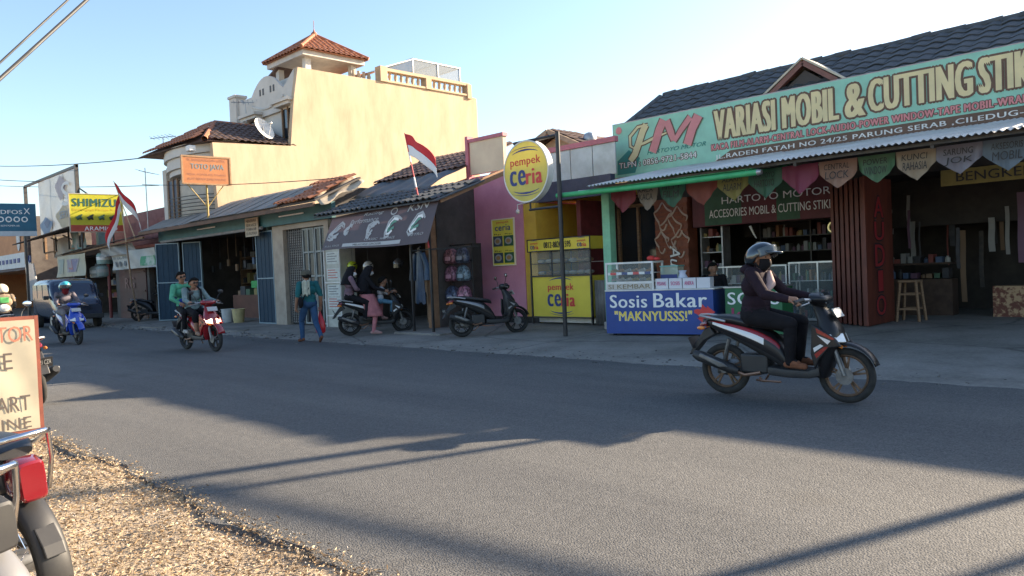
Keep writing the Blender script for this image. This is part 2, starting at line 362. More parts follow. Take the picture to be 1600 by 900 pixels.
# window at the left
W = MB(); W.box(-11.62, -10.42, 15.63, 15.66, 1.1, 2.85); wn = obj('window', W, M_DGLASS, HM, world=True)
W = MB(); [W.box(x, x+.06, 15.55, 15.64, 1.05, 2.9) for x in (-11.64, -11.05, -10.46)]; W.box(-11.64, -10.4, 15.55, 15.64, 2.86, 2.93); W.box(-11.64, -10.4, 15.52, 15.65, 1.03, 1.1); obj('window_frame', W, M_TIMBER, wn, world=True)
# painted brick pillar
PIL = MB(); PIL.box(-10.38, -9.5, 15.35, 15.75, .1, 2.95); pil = obj('pillar', PIL, pal('brick_red_paint', (.27, .085, .045), .55), HM, world=True)
bm_ = MB(); bm_.box(-.105, .105, -.012, .012, -.032, .032); brick = mesh_of('brick', bm_, mat('brick', (.30, .10, .05), (.2, .06, .035), 2, rough=.85))
for r_ in range(19):
    for c_ in range(4):
        x = -10.38+.11+c_*.22+(.11 if r_ % 2 else 0)
        if x > -9.6: continue
        z = 1.0+.1*r_
        if random.random() < .92: inst('brick', brick, pil, Matrix.Translation((x, 15.344+random.uniform(-.004, .004), z)))
fr = lambda a, b, y: ((lambda X_, Z_: (X_, y, Z_))(a, b))
I = inv_of(HM)
def onw(f):   # wrap world-space text placement
    return lambda a, b, y: I @ Vector(f(a, b, y))
text(HM, 'Auto', 0, .85, 0, .27, 15.318, P_WHITE, .02, .25, fn=onw(lambda a, b, y: (-9.98+b, y, 1.86-a)), outline=.03, omat=P_BLACK)
mb = MB()
for (cx, cz, s_) in ((-10.15, 2.55, .2), (-9.75, 2.4, .22), (-10.2, 1.95, .16), (-9.7, 1.9, .2), (-9.95, 2.2, .25)):
    pts = [(cx+s_*math.cos(t)*(1+.3*math.sin(3*t)), 15.33, cz+s_*1.3*math.sin(t)*(1+.25*math.cos(4*t))) for t in [i*.16 for i in range(34)]]
    mb.tube(pts, [.008+.018*abs(math.sin(i*.35)) for i in range(34)], 5)
obj('painted_scroll', mb, pmat('print_tan', (.5, .38, .3)), HM, world=True)
# shop board over the display
mb = MB(); mb.box(-9.42, -6.1, 15.44, 15.59, 2.24, 3.18); br = obj('fascia_board', mb, pal('board_maroon', (.13, .022, .03), .6), HM, world=True, bevel=.006)
for xa_, xb_ in ((-9.1, -8.2), (-7.4, -6.9)): mb = MB(); mb.box(xa_, xb_, 15.434, 15.439, 2.26, 3.1); obj('painted_panel', mb, pal('board_green', (.04, .12, .06), .6), br, world=True)
text(HM, 'HARTOYO MOTOR', -8.66, -6.25, 2.71, 2.86, 15.42, P_WHITE, .01, fn=onw(lambda a, b, y: (a, y, b)))
text(HM, 'ACCESORIES MOBIL & CUTTING STIKER', -8.98, -6.12, 2.42, 2.6, 15.42, P_WHITE, .012, fn=onw(lambda a, b, y: (a, y, b)))
# display shelves with stock
rnd = random.Random(11)
mb = MB()
for z in (.95, 1.3, 1.65, 2.0): mb.box(-9.38, -8.86, 15.75, 16.05, z, z+.02)
for x in (-9.4, -8.86): mb.box(x, x+.035, 15.7, 16.05, .2, 2.24)
sh = obj('shelf', mb, M_STEEL, HM, world=True)
for z in (.97, 1.32, 1.67, 2.02): clutter(sh, -9.36, -8.87, 15.78, 15.98, z, 4, rnd, .2)
mb = MB()
for z in (1.6, 1.95, 2.3, 2.6): mb.box(-8.7, -6.2, 17.25, 17.55, z, z+.02)
for x in (-8.72, -7.5, -6.24): mb.box(x, x+.03, 17.25, 17.55, .2, 2.7)
sh = obj('shelf', mb, M_DKMET, HM, world=True)
for z in (1.62, 1.97, 2.32): clutter(sh, -8.65, -6.25, 17.27, 17.5, z, 22, rnd, .27)
# hanging rims, horns, a spot light
mb = MB(); mb.torus((-7.95, 15.72, 1.7), .13, .02, 20, 6); mb.torus((-7.95, 15.72, 1.7), .04, .015, 12, 6)
for a in range(3): mb.bar((-7.95, 15.72, 1.7), (-7.95+.13*math.cos(a*2.1), 15.72, 1.7+.13*math.sin(a*2.1)), .02)
obj('steering_wheel', mb, M_STEEL, HM, smooth=40, world=True)
mb = MB(); mb.torus((-6.35, 15.75, 2.05), .1, .03, 16, 6); mb.tube([(-6.35, 15.75, 2.18), (-6.35, 15.75, 2.9)], .004, 4); obj('hanging_horn', mb, mat('brass', (.6, .5, .25), rough=.3, metal=.8), HM, smooth=40, world=True)
mb = MB(); mb.tube([(-8.2, 15.8, 2.2), (-8.12, 15.8, 2.02), (-8.06, 15.8, 1.92)], [.03, .02, .01], 8); obj('hanging_wiper', mb, P_WHITE, HM, world=True)
# glass counters
def counter(x0, x1, y0, y1, z0, z1, lab, rnd):
    c = thing('display_counter', lab, 'counter', ((x0+x1)/2, (y0+y1)/2, z0), 0, 'glass counters of the accessory shop')
    f = MB(); t = .028
    for x in (x0, x1-t):
        for y in (y0, y1-t): f.box(x, x+t, y, y+t, z0, z1)
    xm = (x0+x1)/2+.1; f.box(xm, xm+t, y0-.002, y0+t, z0, z1)
    for z in (z0+.02, z1-t):
        f.box(x0+t, x1-t, y0-.003, y0+t-.003, z, z+t); f.box(x0+t, x1-t, y1-t, y1, z, z+t); f.box(x0, x0+t, y0+t, y1-t, z, z+t); f.box(x1-t, x1, y0+t, y1-t, z, z+t)
    obj('frame', f, mat('alu', (.66, .66, .64), rough=.35, metal=.5), c, world=True)
    for k in range(3):
        z = z0+.05+(z1-z0-.06)*k/3; s = MB(); s.box(x0+t, x1-t, y0+.03, y1-.03, z, z+.015); so_ = obj('shelf', s, mat('shelf_white', (.5, .5, .48), rough=.5), c, world=True)
        clutter(so_, x0+.05, x1-.05, y0+.06, y0+.25, z+.015, 15, rnd, .22)
    gl = MB(); gl.box(x0+t, x1-t, y0+.012, y0+.018, z0+.06, z1-t); obj('pane', gl, M_GLASS, c, world=True)
    gl = MB(); gl.box(x0, x1, y0, y1, z1+.001, z1+.009); obj('glass_top', gl, M_GLASS, c, world=True)
counter(-8.75, -7.12, 15.2, 15.7, .16, 1.33, 'glass display counter left of the other, behind the helmeted rider', rnd)
counter(-7.08, -6.1, 15.2, 15.7, .16, 1.37, 'glass display counter with orange boxes beside the red folding door', rnd)
# folding door stack, leaves perpendicular to the front
FD = thing('folding_door', 'rust red folding door pushed into a stack and painted AUDIO', 'door', (-5.5, 14.9, .16))
M_FOLD = mat('folding_door_red', (.16, .038, .022), (.09, .022, .014), 5, rough=.55, stretch=(1, 1, .3))
for k in range(7):
    x = -6.02+k*.13; yf = 14.86-.1*k; a = .05*(1 if k % 2 else -1); mb = MB(); mb.box(x, x+.035, yf, 15.58, .19, 2.85)
    mb.box(x-.012, x+.047, yf-.025, yf, .18, 2.86)
    if k < 6: mb.box(x+.06, x+.10, yf+.0, yf+.03, .2, 2.84)
    obj('door_leaf', mb, M_FOLD, FD, world=True, bevel=.006)
mb = MB(); mb.box(-5.19, -5.16, 14.2, 15.56, .18, 2.87); dl_ = obj('door_leaf', mb, M_FOLD, FD, world=True)
I2 = inv_of(FD); M_DRED = pmat('audio_red', (.30, .02, .025))
zt = 2.55
for ch, h_ in (('A', .46), ('U', .42), ('D', .48), ('I', .46), ('O', .44)):
    wd_ = .22 if ch == 'I' else .46
    text(FD, ch, 14.85-wd_/2, 14.85+wd_/2, zt-h_+.05, zt-.03, 0, M_DRED, .05, fn=lambda a, b, y: I2 @ Vector((-5.155-y*.5+.004, a, b)), outline=.05, omat=P_BLACK, name='painted_letter')
    zt -= h_
# stool
ST = thing('wooden_stool', 'tall worn wooden stool standing beside the folding door', 'stool', (-4.93, 15.75, .16))
mb = MB(); mb.box(-.17, .17, -.17, .17, .74, .785); obj('seat', mb, M_TIMBER, ST, bevel=.008)
for sx in (-1, 1):
    for sy in (-1, 1):
        mb = MB(); mb.bar((sx*.2, sy*.2, 0), (sx*.14, sy*.14, .74), .04); obj('leg', mb, M_TIMBER, ST)
for z, s in ((.22, .18), (.5, .16)):
    [obj('rung', MB().box(-s, s, q*s-.012, q*s+.012, z, z+.035), M_TIMBER, ST) for q in (-1, 1)]
# workshop interior
rnd = random.Random(5)
mb = MB(); mb.box(-5.9, -4.6, 17.2, 17.6, 1.2, 1.24); mb.box(-5.9, -4.6, 17.2, 17.6, .16, .9); wb = obj('workbench', mb, mat('dark_timber', (.08, .05, .035), (.05, .03, .022), 6, rough=.8), HM, world=True)
clutter(wb, -5.85, -4.65, 17.25, 17.5, 1.24, 9, rnd, .22); clutter(wb, -5.85, -4.65, 17.25, 17.5, .92, 8, rnd, .2)
for k in range(46):
    mb = MB(); x = -5.8+k*.15+rnd.uniform(-.05, .05); z1 = rnd.uniform(1.7, 2.9); z0 = z1-rnd.uniform(.35, 1.5); y_ = rnd.uniform(16.3, 18.6); mb.grid(lambda u, v, x=x, y_=y_, z0=z0, z1=z1, w_=rnd.uniform(.02, .12): (x+w_*u, y_+.03*math.sin(v*7+x), z0+(z1-z0)*v), 2, 6); obj('hanging_trim', mb, rnd.choice([GOODS[3], GOODS[6], GOODS[5], GOODS[6], GOODS[0], GOODS[9], M_DKMET]), HM, world=True, solid=.012)
mb = MB(); mb.box(-3.85, -3.2, 17.0, 17.4, .16, .75); obj('crate_of_scraps', mb, mat('scrap', (.42, .28, .16), (.14, .05, .035), 9, rough=.8, contrast=(.45, .55)), HM, world=True)
mb = MB(); mb.box(-4.2, 1.5, 15.2, 15.22, 2.62, 2.9); bg_ = obj('hanging_banner', mb, pal('olive_banner', (.28, .22, .06), .7), HM, world=True)
text(HM, 'BENGKEL HARTOYO MOTOR', -3.95, -.4, 2.68, 2.84, 15.19, P_BLACK, .015, fn=onw(lambda a, b, y: (a, y, b)))
# roof: steep gable with tiles
E0, RG = (14.95, 4.62), (16.9, 5.72)
XL, XR = -11.0, -1.35
ROOF = MB()
ROOF.prism([(14.95, 4.56), (16.9, 5.66), (19.6, 4.2)], XL, XR, 0, None, 'x'); roof = obj('roof', ROOF, M_DARK, HM, world=True)
TW, TL = .30, .34
tm = tile_mesh('roof_tile', TW*1.02, TL*1.15, M_RTILE, .035)
sl_ = Vector((0, RG[0]-E0[0], RG[1]-E0[1])).normalized(); tot = math.hypot(RG[0]-E0[0], RG[1]-E0[1]); nr = round(tot/TL); TL = tot/nr
for r_ in range(nr):
    for c_ in range(int((XR-XL)/TW)):
        p = Vector((XL+TW*(c_+.5), E0[0], E0[1]))+sl_*(r_*TL)
        inst('roof_tile', tm, roof, slope_matrix(p+Vector((0, 0, .005+random.uniform(0, .014))), (1, 0, random.uniform(-.03, .03)), sl_))
rc = MB(); rc.tube([(0, 0, 0), (0, .34, .02)], [.10, .085], 8, caps=False); rcm = mesh_of('ridge_tile', rc, M_RTILE, 40)
x = XL
while x < XR:
    inst('ridge_tile', rcm, roof, slope_matrix((x, 16.9, 5.70+random.uniform(0, .03)), (0, -1, 0), (1, 0, random.uniform(-.02, .05)))); x += .31
for k in range(6): inst('ridge_tile', rcm, roof, slope_matrix(Vector((XL, 14.95, 4.64))+sl_*(k*.34), (1, 0, 0), sl_))
NR = thing('neighbour_shop', 'lower dark-roofed shop adjoining the workshop on the right', 'shop', (2, 17, .16))
mb = MB(); mb.prism([(14.95, 3.9), (16.9, 4.95), (20, 3.5)], -1.3, 6.5, 0, None, 'x'); obj('roof', mb, M_RTILE, NR, world=True)
# little dormer gable over the signboard
mb = MB(); ax, az_ = -6.75, 5.42
mb.prism([(-7.55, 4.7), (-5.95, 4.7), (ax, az_-.14)], 15.55, 15.6); obj('dormer_wall', mb, mat('dormer_dark', (.07, .06, .055), rough=.8), HM, world=True)
mb = MB(); mb.bar((-7.7, 15.5, 4.72), (ax, 15.5, az_), .12, .1); mb.bar((ax, 15.5, az_), (-5.8, 15.5, 4.72), .12, .1); obj('dormer_trim', mb, pal('dormer_brown', (.24, .10, .075), .7), HM, world=True)
mb = MB(); mb.add([(ax, 15.42, az_+.09), (-5.7, 15.42, 4.78), (-5.7, 17.2, 4.78), (ax, 18.5, az_+.09)], [(0, 1, 2, 3)]); mb.add([(ax, 15.42, az_+.09), (-7.8, 15.42, 4.78), (-7.8, 17.2, 4.78), (ax, 18.5, az_+.09)], [(0, 1, 2, 3)]); obj('dormer_roof', mb, pal('dormer_cream', (.62, .55, .42), .7), HM, world=True, solid=.04)

# signboard on its frame
SB = thing('shop_signboard', 'wide mint green signboard reading VARIASI MOBIL & CUTTING STIKER', 'signboard', (-10.96, 14.6, 3.48))
SW, SH = 8.75, 1.27
M_MINT = vinyl('mint_vinyl', (.42, .78, .61), .3)
mb = MB(); mb.box(.02, SW-.02, -.002, .002, .02, SH-.02); obj('panel', mb, M_MINT, SB)
mb = MB()
for z in (0, SH-.03): mb.box(0, SW, .004, .04, z, z+.03)
for x in (.0, SW-.03): mb.box(x, x+.03, .004, .04, .03, SH-.03)
obj('border', mb, pal('board_edge', (.5, .42, .4), .7), SB)
for x in (1.09, 2.37, 3.58, 4.76, 5.95, 7.06, 8.1):
    mb = MB(); mb.box(x, x+.05, .0035, .05, .03, SH-.03); mb.bar((x+.02, .09, SH-.1), (x+.02, .95, .95), .035); obj('upright', mb, M_DKMET, SB)
mb = MB(); [mb.box(.03, SW-.03, .052, .09, z, z+.04) for z in (.1, .62, 1.1)]; obj('rail', mb, M_DKMET, SB)
V_CREAM, V_PINK, V_BRN, V_WHT, V_TEAL = vinyl('vinyl_cream', (.95, .80, .44), .25), vinyl('vinyl_pink', (.85, .32, .32), .25), vinyl('vinyl_brown', (.20, .11, .07), .3), vinyl('vinyl_white', (.92, .9, .85), .25), vinyl('vinyl_teal', (.05, .33, .30), .4)
mb = MB(); mb.prism([(2.62-.02, .05), (SW-.04, .05), (SW-.04, .17), (SW-.06, .26), (3.0, .26)], -.0045, -.0035); obj('address_band', mb, V_BRN, SB)
text(SB, 'VARIASI MOBIL', 2.68, 5.22, .52, 1.13, -.012, V_CREAM, .05, 0, outline=.04, omat=V_BRN)
text(SB, '&', 5.38, 5.7, .52, 1.13, -.012, V_CREAM, .05, 0, outline=.04, omat=V_BRN)
text(SB, 'CUTTING', 5.8, 7.43, .56, 1.14, -.012, V_CREAM, .05, 0, outline=.04, omat=V_BRN)
text(SB, 'STIKER', 7.56, 8.68, .56, 1.14, -.012, V_CREAM, .05, 0, outline=.04, omat=V_BRN)
text(SB, 'KACA FILM-ALARM-CENTRAL LOCK-AUDIO-POWER WINDOW-TAPE MOBIL-WRAPPING', 2.58, 8.55, .305, .435, -.012, V_PINK, .06, 0, outline=.06, omat=V_BRN)
text(SB, 'JL.RADEN FATAH NO 24/25 PARUNG SERAB ,CILEDUG-TNG', 2.66, 8.62, .09, .205, -.012, V_WHT, .04)
text(SB, 'TLPN : 0856-9721-5844', .17, 2.21, .22, .345, -.012, V_WHT, .03, 0, outline=.07, omat=V_BRN)
text(SB, 'HARTOYO MOTOR', .95, 2.45, .44, .53, -.012, V_TEAL, .014, .35)
# HM monogram: swash H in cream, M in pink
def stroke(pts, wds, y):
    mb = MB(); L_, Rr_ = [], []
    for i, (p, wd) in enumerate(zip(pts, wds)):
        a = pts[max(i-1, 0)]; b = pts[min(i+1, len(pts)-1)]; d = Vector((b[0]-a[0], b[1]-a[1])).normalized(); nn = Vector((-d.y, d.x))*wd/2
        L_.append((p[0]+nn.x, y, p[1]+nn.y)); Rr_.append((p[0]-nn.x, y, p[1]-nn.y))
    k = len(pts); mb.add(L_+Rr_, [(i, i+1, k+i+1, k+i) for i in range(k-1)]); return mb
def logo(pts, wds, m_, y):
    obj('letter_outline', stroke(pts, [w_+.05 for w_ in wds], y+.004), V_BRN, SB, recalc=False); obj('lettering', stroke(pts, wds, y), m_, SB, recalc=False)
logo([(.95, 1.12), (.85, .98), (.72, .7), (.62, .5), (.48, .36)], [.16, .17, .17, .17, .14], V_CREAM, -.010)
logo([(1.0, 1.12), (.72, 1.1), (.5, .92), (.5, .7), (.62, .62)], [.03, .06, .07, .06, .02], V_CREAM, -.0075)
logo([(.6, .66), (.9, .72), (1.2, .8), (1.5, .86)], [.03, .06, .06, .03], V_CREAM, -.0125)
logo([(1.42, 1.15), (1.3, .95), (1.2, .7), (1.1, .48)], [.2, .2, .2, .2], V_PINK, -.015)
logo([(1.5, 1.12), (1.6, .85), (1.66, .66)], [.16, .16, .12], V_PINK, -.0175)
logo([(2.1, 1.1), (1.85, .85), (1.68, .64)], [.14, .12, .1], V_PINK, -.020)
logo([(2.3, 1.1), (2.14, .85), (2.0, .52)], [.22, .2, .2], V_PINK, -.0225)
mb = MB(); mb.lathe([(.085, 0), (.085, .004)], 16, 0, Matrix.Translation((.19, -.008, 1.1)) @ Matrix.Rotation(R(90), 4, 'X')); obj('emblem', mb, V_PINK, SB)
mb = MB(); mb.prism([(.1, .08), (.6, .08), (.75, .4), (.45, .62), (.12, .4)], -.0045, -.0035); obj('painted_shade', mb, vinyl('vinyl_teal2', (.10, .42, .36), .45), SB)

# corrugated awning
AW = thing('corrugated_awning', 'pale corrugated sheet awning below the mint green signboard', 'awning', (-5.5, 13, 2.95))
for k in range(9):
    x0 = -9.5+k*.9; mb = MB(); z_ = random.uniform(-.012, .012); corrugated(mb, (x0, 11.75+random.uniform(-.05, .05), 3.03+z_), (x0+.98, 11.75+random.uniform(-.04, .04), 3.03+z_), (x0, 14.5, 3.53), .016, .09, 3); obj('sheet', mb, mat('awning_sheet', (.62, .61, .57), (.44, .42, .38), 1.2, rough=.5), AW, smooth=60, world=True)
for y, z in ((11.95, 2.98), (13.1, 3.19), (14.3, 3.41)):
    mb = MB(); mb.box(-9.5, -1.3, y, y+.05, z, z+.05); obj('purlin', mb, M_DKMET, AW, world=True)
for x in (-9.4, -7.4, -5.4, -3.4, -1.4):
    mb = MB(); mb.bar((x, 11.95, 2.95), (x, 15.55, 3.6), .05, .05); obj('rafter', mb, M_DKMET, AW, world=True)
TB = thing('rolled_awning', 'bright green rolled awning tube under the corrugated edge', 'awning', (-8.1, 11.8, 2.9))
mb = MB(); mb.tube([(-10.33, 11.82, 2.93), (-8.1, 11.84, 2.895), (-5.97, 11.82, 2.89)], .05, 12); obj('tube', mb, pal('green_tarp', (.06, .42, .16), .75), TB, smooth=40, world=True)
mb = MB(); mb.tube([(-5.972, 11.82, 2.89), (-5.9, 11.82, 2.89)], [.055, .04], 12); obj('end_cap', mb, M_STEEL, TB, smooth=40, world=True)
mb = MB(); mb.grid(lambda u, v: (-10.2+4.1*u, 11.86+1.6*v, 2.97+.2*v-.06*math.sin(math.pi*v)), 12, 5); obj('canvas', mb, pal('green_tarp', (.06, .42, .16)), TB, smooth=60, world=True, solid=.006)
for x in (-9.9, -6.2):
    mb = MB(); mb.tube([(x, 11.84, 2.93), (x, 12.0, 2.99)], .014, 6); mb.tube([(x, 12.0, 2.99), (x, 15.55, 3.3)], .014, 6); obj('arm', mb, M_STEEL, TB, world=True)
# scalloped valance cloths with painted words
VALC = [(-9.45, .62, (.26, .03, .05), ''), (-8.83, .52, (.33, .27, .22), 'KACA'), (-8.31, .6, (.05, .17, .11), 'FILM'), (-7.71, .66, (.28, .06, .04), ''), (-7.05, .6, (.30, .26, .07), 'ALARM'), (-6.45, .6, (.05, .16, .10), 'HARTOYO'), (-5.85, .62, (.27, .04, .10), ''), (-5.23, .62, (.42, .25, .19), 'LOCK'), (-4.61, .56, (.11, .25, .14), 'WINDOW'), (-4.05, .56, (.46, .37, .27), 'RAHASIA'), (-3.49, .6, (.30, .29, .36), 'JOK'), (-2.89, .6, (.18, .24, .31), 'MOBIL'), (-2.29, .6, (.3, .28, .2), '')]
COLN = {0: 'crimson', 1: 'drab', 2: 'dark green', 3: 'brick red', 4: 'olive yellow', 5: 'dark green', 6: 'magenta', 7: 'salmon', 8: 'pale green', 9: 'cream', 10: 'lilac', 11: 'slate blue', 12: 'faded khaki'}
for k, (x, wd, c, s_) in enumerate(VALC):
    lab = '%s cloth pennant %s under the corrugated awning' % (COLN[k], 'painted '+s_ if s_ else 'left plain')
    if k == 0: lab = 'crimson plain cloth pennant nearest the green post under the awning'
    V = thing('awning_pennant', lab, 'pennant', (x+wd/2, 12.45, 3.0), 0, 'scalloped cloths under the awning')
    hb = .30 if x < -5.3 else .24
    def vf(u, v, wd=wd, hb=hb, k=k):
        low = -.20-hb*(1-abs(2*u-1))**.85
        return ((u-.5)*wd*.99, .03*math.sin(u*9+k)*v+.02*math.sin(u*23+k)*v, low*v*(1+.03*math.sin(k*3)))
    mb = MB(); mb.grid(vf, 16, 8); obj('cloth', mb, vinyl('cloth_%d' % k, c, .3), V, smooth=60)
    if s_:
        text(V, s_, -wd*.3, wd*.3, -.30, -.18, -.06, P_BLACK, .01, .1); 
        text(V, {7: 'CENTRAL', 8: 'POWER', 9: 'KUNCI', 10: 'SARUNG', 11: 'AKSESORIS'}.get(k, s_), -wd*.32, wd*.32, -.15, -.06, -.06, P_BLACK, .005, .1)
# green post
GP = thing('awning_post', 'mint green square post at the left end of the awning', 'post', (-9.95, 13.0, .12))
mb = MB(); mb.box(-.1, .1, -.1, .1, 0, 2.98); obj('shaft', mb, pal('mint_paint', (.25, .58, .38), .75), GP, bevel=.01)
mb = MB(); mb.box(-.13, .13, -.13, .13, 0, .16); obj('base', mb, M_GREY, GP, bevel=.01)
# ================================================================== snack shop with pink wall
PS = thing('snack_shop', 'narrow snack shop with a pink and yellow front behind the round sign', 'shop', (-12.6, 13.7, .16))
M_PINK = mat('pink_paint', (.60, .26, .34), (.50, .20, .27), 1.3, rough=.75, bump=.05, bscale=20)
M_YELW = mat('yellow_paint', (.62, .40, .05), (.50, .30, .04), 1.5, rough=.75)
mb = MB(); mb.box(-14.75, -13.02, 13.6, 13.8, .12, 3.9); mb.box(-13.22, -13.02, 13.8, 16, .12, 3.9); obj('pink_wall', mb, M_PINK, PS, world=True)
mb = MB(); mb.box(-13.02, -12.72, 13.62, 13.8, .12, 3.05); mb.box(-12.72, -12.62, 13.62, 16, .12, 3.05); mb.box(-12.62, -11.7, 15.9, 16, .12, 3.05); mb.box(-13.0, -10.5, 13.9, 16.6, 3.13, 3.19); obj('yellow_wall', mb, M_YELW, PS, world=True)
mb = MB(); mb.box(-11.82, -11.7, 14.2, 15.58, .12, 3.05); obj('maroon_wall', mb, pal('maroon_wall2', (.17, .03, .035), .6), PS, world=True)
mb = MB(); mb.box(-14.78, -13.0, 13.57, 13.6, .13, .3); mb.box(-13.0, -12.6, 13.59, 13.62, .13, .3); obj('plinth', mb, M_BLACK, PS, world=True)
mb = MB(); mb.box(-13.02, -10.4, 13.72, 13.88, 3.05, 3.5); obj('fascia', mb, pal('navy_fascia', (.05, .05, .09), .6), PS, world=True)
for k in range(4):
    x = -13.0+k*.66; mb = MB(); mb.box(x, x+.64, 13.9, 13.94, 3.5, 4.22); obj('cladding_panel', mb, M_ZINC, PS, world=True, bevel=.008)
mb = MB(); mb.box(-13.02, -10.35, 13.86, 13.99, 4.22, 4.34); obj('coping', mb, pal('coping_pink', (.52, .16, .2), .75), PS, world=True)
mb = MB(); mb.box(-14.73, -13.5, 13.5, 13.62, 3.95, 4.78); par = obj('parapet_board', mb, mat('parapet_cream', (.72, .60, .42), (.62, .50, .35), 1.5, rough=.8), PS, world=True)
mb = MB(); mb.box(-14.76, -13.47, 13.47, 13.65, 4.78, 4.87); mb.box(-14.85, -14.75, 13.45, 13.65, 3.7, 4.95); obj('coping', mb, pal('coping_pink', (.52, .16, .2)), par, world=True)
# bulb under the fascia
mb = MB(); mb.ell((-12.9, 13.3, 2.85), (.05, .05, .06)); mb.tube([(-12.9, 13.3, 2.9), (-12.9, 13.3, 3.02), (-12.9, 13.72, 3.1)], .012, 6); obj('bulb', mb, M_WHITE, PS, smooth=50, world=True)
# menu board
MN = thing('menu_board', 'yellow menu board with four food pictures on the pink wall', 'menu board', (-13.7, 13.58, 1.57))
mb = MB(); mb.box(-.38, .38, -.02, .012, 0, 1.18); obj('panel', mb, mat('menu_yellow', (.72, .62, .08), rough=.5), MN)
mb = MB(); [mb.box(x, x+.025, -.03, .01, 0, 1.18) for x in (-.4, .375)]; [mb.box(-.375, .375, -.03, .01, z, z+.025) for z in (0, 1.155)]; obj('frame', mb, M_CREAM, MN)
text(MN, 'pempek', -.22, .22, 1.05, 1.12, -.025, P_RED, .02); text(MN, 'ceria', -.27, .27, .88, 1.03, -.025, P_NAVY, .04)
for i, (x, z) in enumerate(((-.19, .62), (.19, .62), (-.19, .2), (.19, .2))):
    mb = MB(); mb.box(x-.165, x+.165, -.026, -.022, z-.13, z+.13); p_ = obj('food_picture', mb, pmat('menu_dark%d' % (i % 2), ((.05, .07, .10), (.03, .10, .05))[i % 2]), MN)
    mb = MB(); mb.lathe([(.12, 0), (.12, .004)], 18, 0, Matrix.Translation((x, -.028, z)) @ Matrix.Rotation(R(90), 4, 'X') @ Matrix.Diagonal((1, .75, 1, 1))); obj('plate', mb, pmat('plate_white', (.32, .33, .33)), p_)
    mb = MB(); mb.lathe([(.075, 0), (.075, .004)], 12, 0, Matrix.Translation((x, -.034, z)) @ Matrix.Rotation(R(90), 4, 'X') @ Matrix.Diagonal((1, .7, 1, 1))); obj('food', mb, pmat('food_brown', (.35, .2, .08)), p_)
    text(MN, 'Rp', x-.12, x+.12, z+.15, z+.19, -.025, P_BLACK)
# kiosk
KI = thing('snack_kiosk', 'yellow pempek kiosk with glass display case and phone banner', 'kiosk', (-11.65, 13.55, .16))
M_KY = mat('kiosk_yellow', (.74, .60, .06), (.66, .52, .05), 2, rough=.5)
mb = MB(); mb.box(-.9, .9, -.02, .5, .02, .13); obj('base', mb, M_WHITE, KI)
mb = MB(); mb.box(-.88, .88, -.23, .5, .16, 1.1); obj('cabinet', mb, M_KY, KI, bevel=.006)
mb = MB()
for z in (.14, 1.1): mb.box(-.92, .92, -.26, -.2, z, z+.035)
for x in (-.92, .89): mb.box(x, x+.03, -.26, -.2, .0, 1.1)
for x in (-.92, -.25, .89):
    mb.box(x, x+.03, -.25, -.22, 1.135, 1.7); mb.box(x, x+.03, .45, .48, 1.135, 1.7)
mb.box(-.92, .92, -.25, -.22, 1.4, 1.42); obj('frame', mb, M_DKMET, KI)
mb = MB(); mb.box(-.88, .88, -.238, -.234, 1.14, 1.68); obj('pane', mb, M_GLASS, KI)
mb = MB(); mb.box(-.88, .88, -.2, .44, 1.405, 1.415); sh = obj('shelf', mb, M_WHITE, KI)
rnd = random.Random(8)
for z in (1.14, 1.42):
    for k in range(7):
        mb = MB(); x = -.75+k*.24; mb.ell((x, .0, z+.05), (.10, .12, .05), 10, 6); obj('food_tray', mb, rnd.choice([GOODS[3], GOODS[8], GOODS[7], GOODS[5]]), sh, smooth=50)
mb = MB(); mb.box(-.94, .94, -.28, .5, 1.7, 1.98); ban = obj('banner', mb, M_KY, KI)
mb = MB(); [mb.box(-.96, .96, -.29, -.275, z, z+.025) for z in (1.69, 1.97)]; [mb.box(x, x+.025, -.29, -.275, 1.7, 1.98) for x in (-.96, .935)]; obj('banner_frame', mb, P_BLACK, KI)
text(KI, '0812-8820-1595', -.42, .40, 1.77, 1.91, -.292, P_BLACK, .03)
def ceria(parent, cx, cz, s, y, fn=None):
    text(parent, 'pempek', cx-.5*s, cx+.5*s, cz+.10*s, cz+.36*s, y, P_RED, .03, fn=fn)
    text(parent, 'ce', cx-.52*s, cx-.02*s, cz-.32*s, cz+.05*s, y, P_NAVY, .06, fn=fn); text(parent, 'ria', cx+.02*s, cx+.52*s, cz-.32*s, cz+.05*s, y, P_RED, .06, fn=fn)
    for sg in (1, -1):
        for k, (r_, th) in enumerate(((.62, .05), (.70, .02))):
            pts = [(cx+.78*s*r_*math.sin(t)*1.05, cz+sg*s*(.46+.16*math.cos(t)-.1+.06*k)) for t in [(-1.0+i*.2)*1.0 for i in range(11)]]
            st = stroke(pts, [th*s*(1-abs(i-5)/6) for i in range(11)], y)
            if fn: st.v = [tuple(fn(a, c_, b_)) for a, b_, c_ in st.v]
            obj('emblem_arc', st, P_NAVY, parent, recalc=False)
ceria(KI, 0, .66, .78, -.236); ceria(KI, -.72, 1.835, .24, -.292); ceria(KI, .72, 1.835, .24, -.292)
# corrugated apron right of the kiosk
mb = MB(); corrugated(mb, (-10.72, 13.4, .17), (-10.2, 13.4, .17), (-10.72, 13.4, 1.15), .015, .1, 1); tag(obj('corrugated_screen', mb, mat('dark_sheet', (.10, .10, .10), (.17, .16, .15), 3, rough=.6), smooth=60, solid=.004), 'low dark corrugated screen between the yellow kiosk and the sausage cart', 'screen')
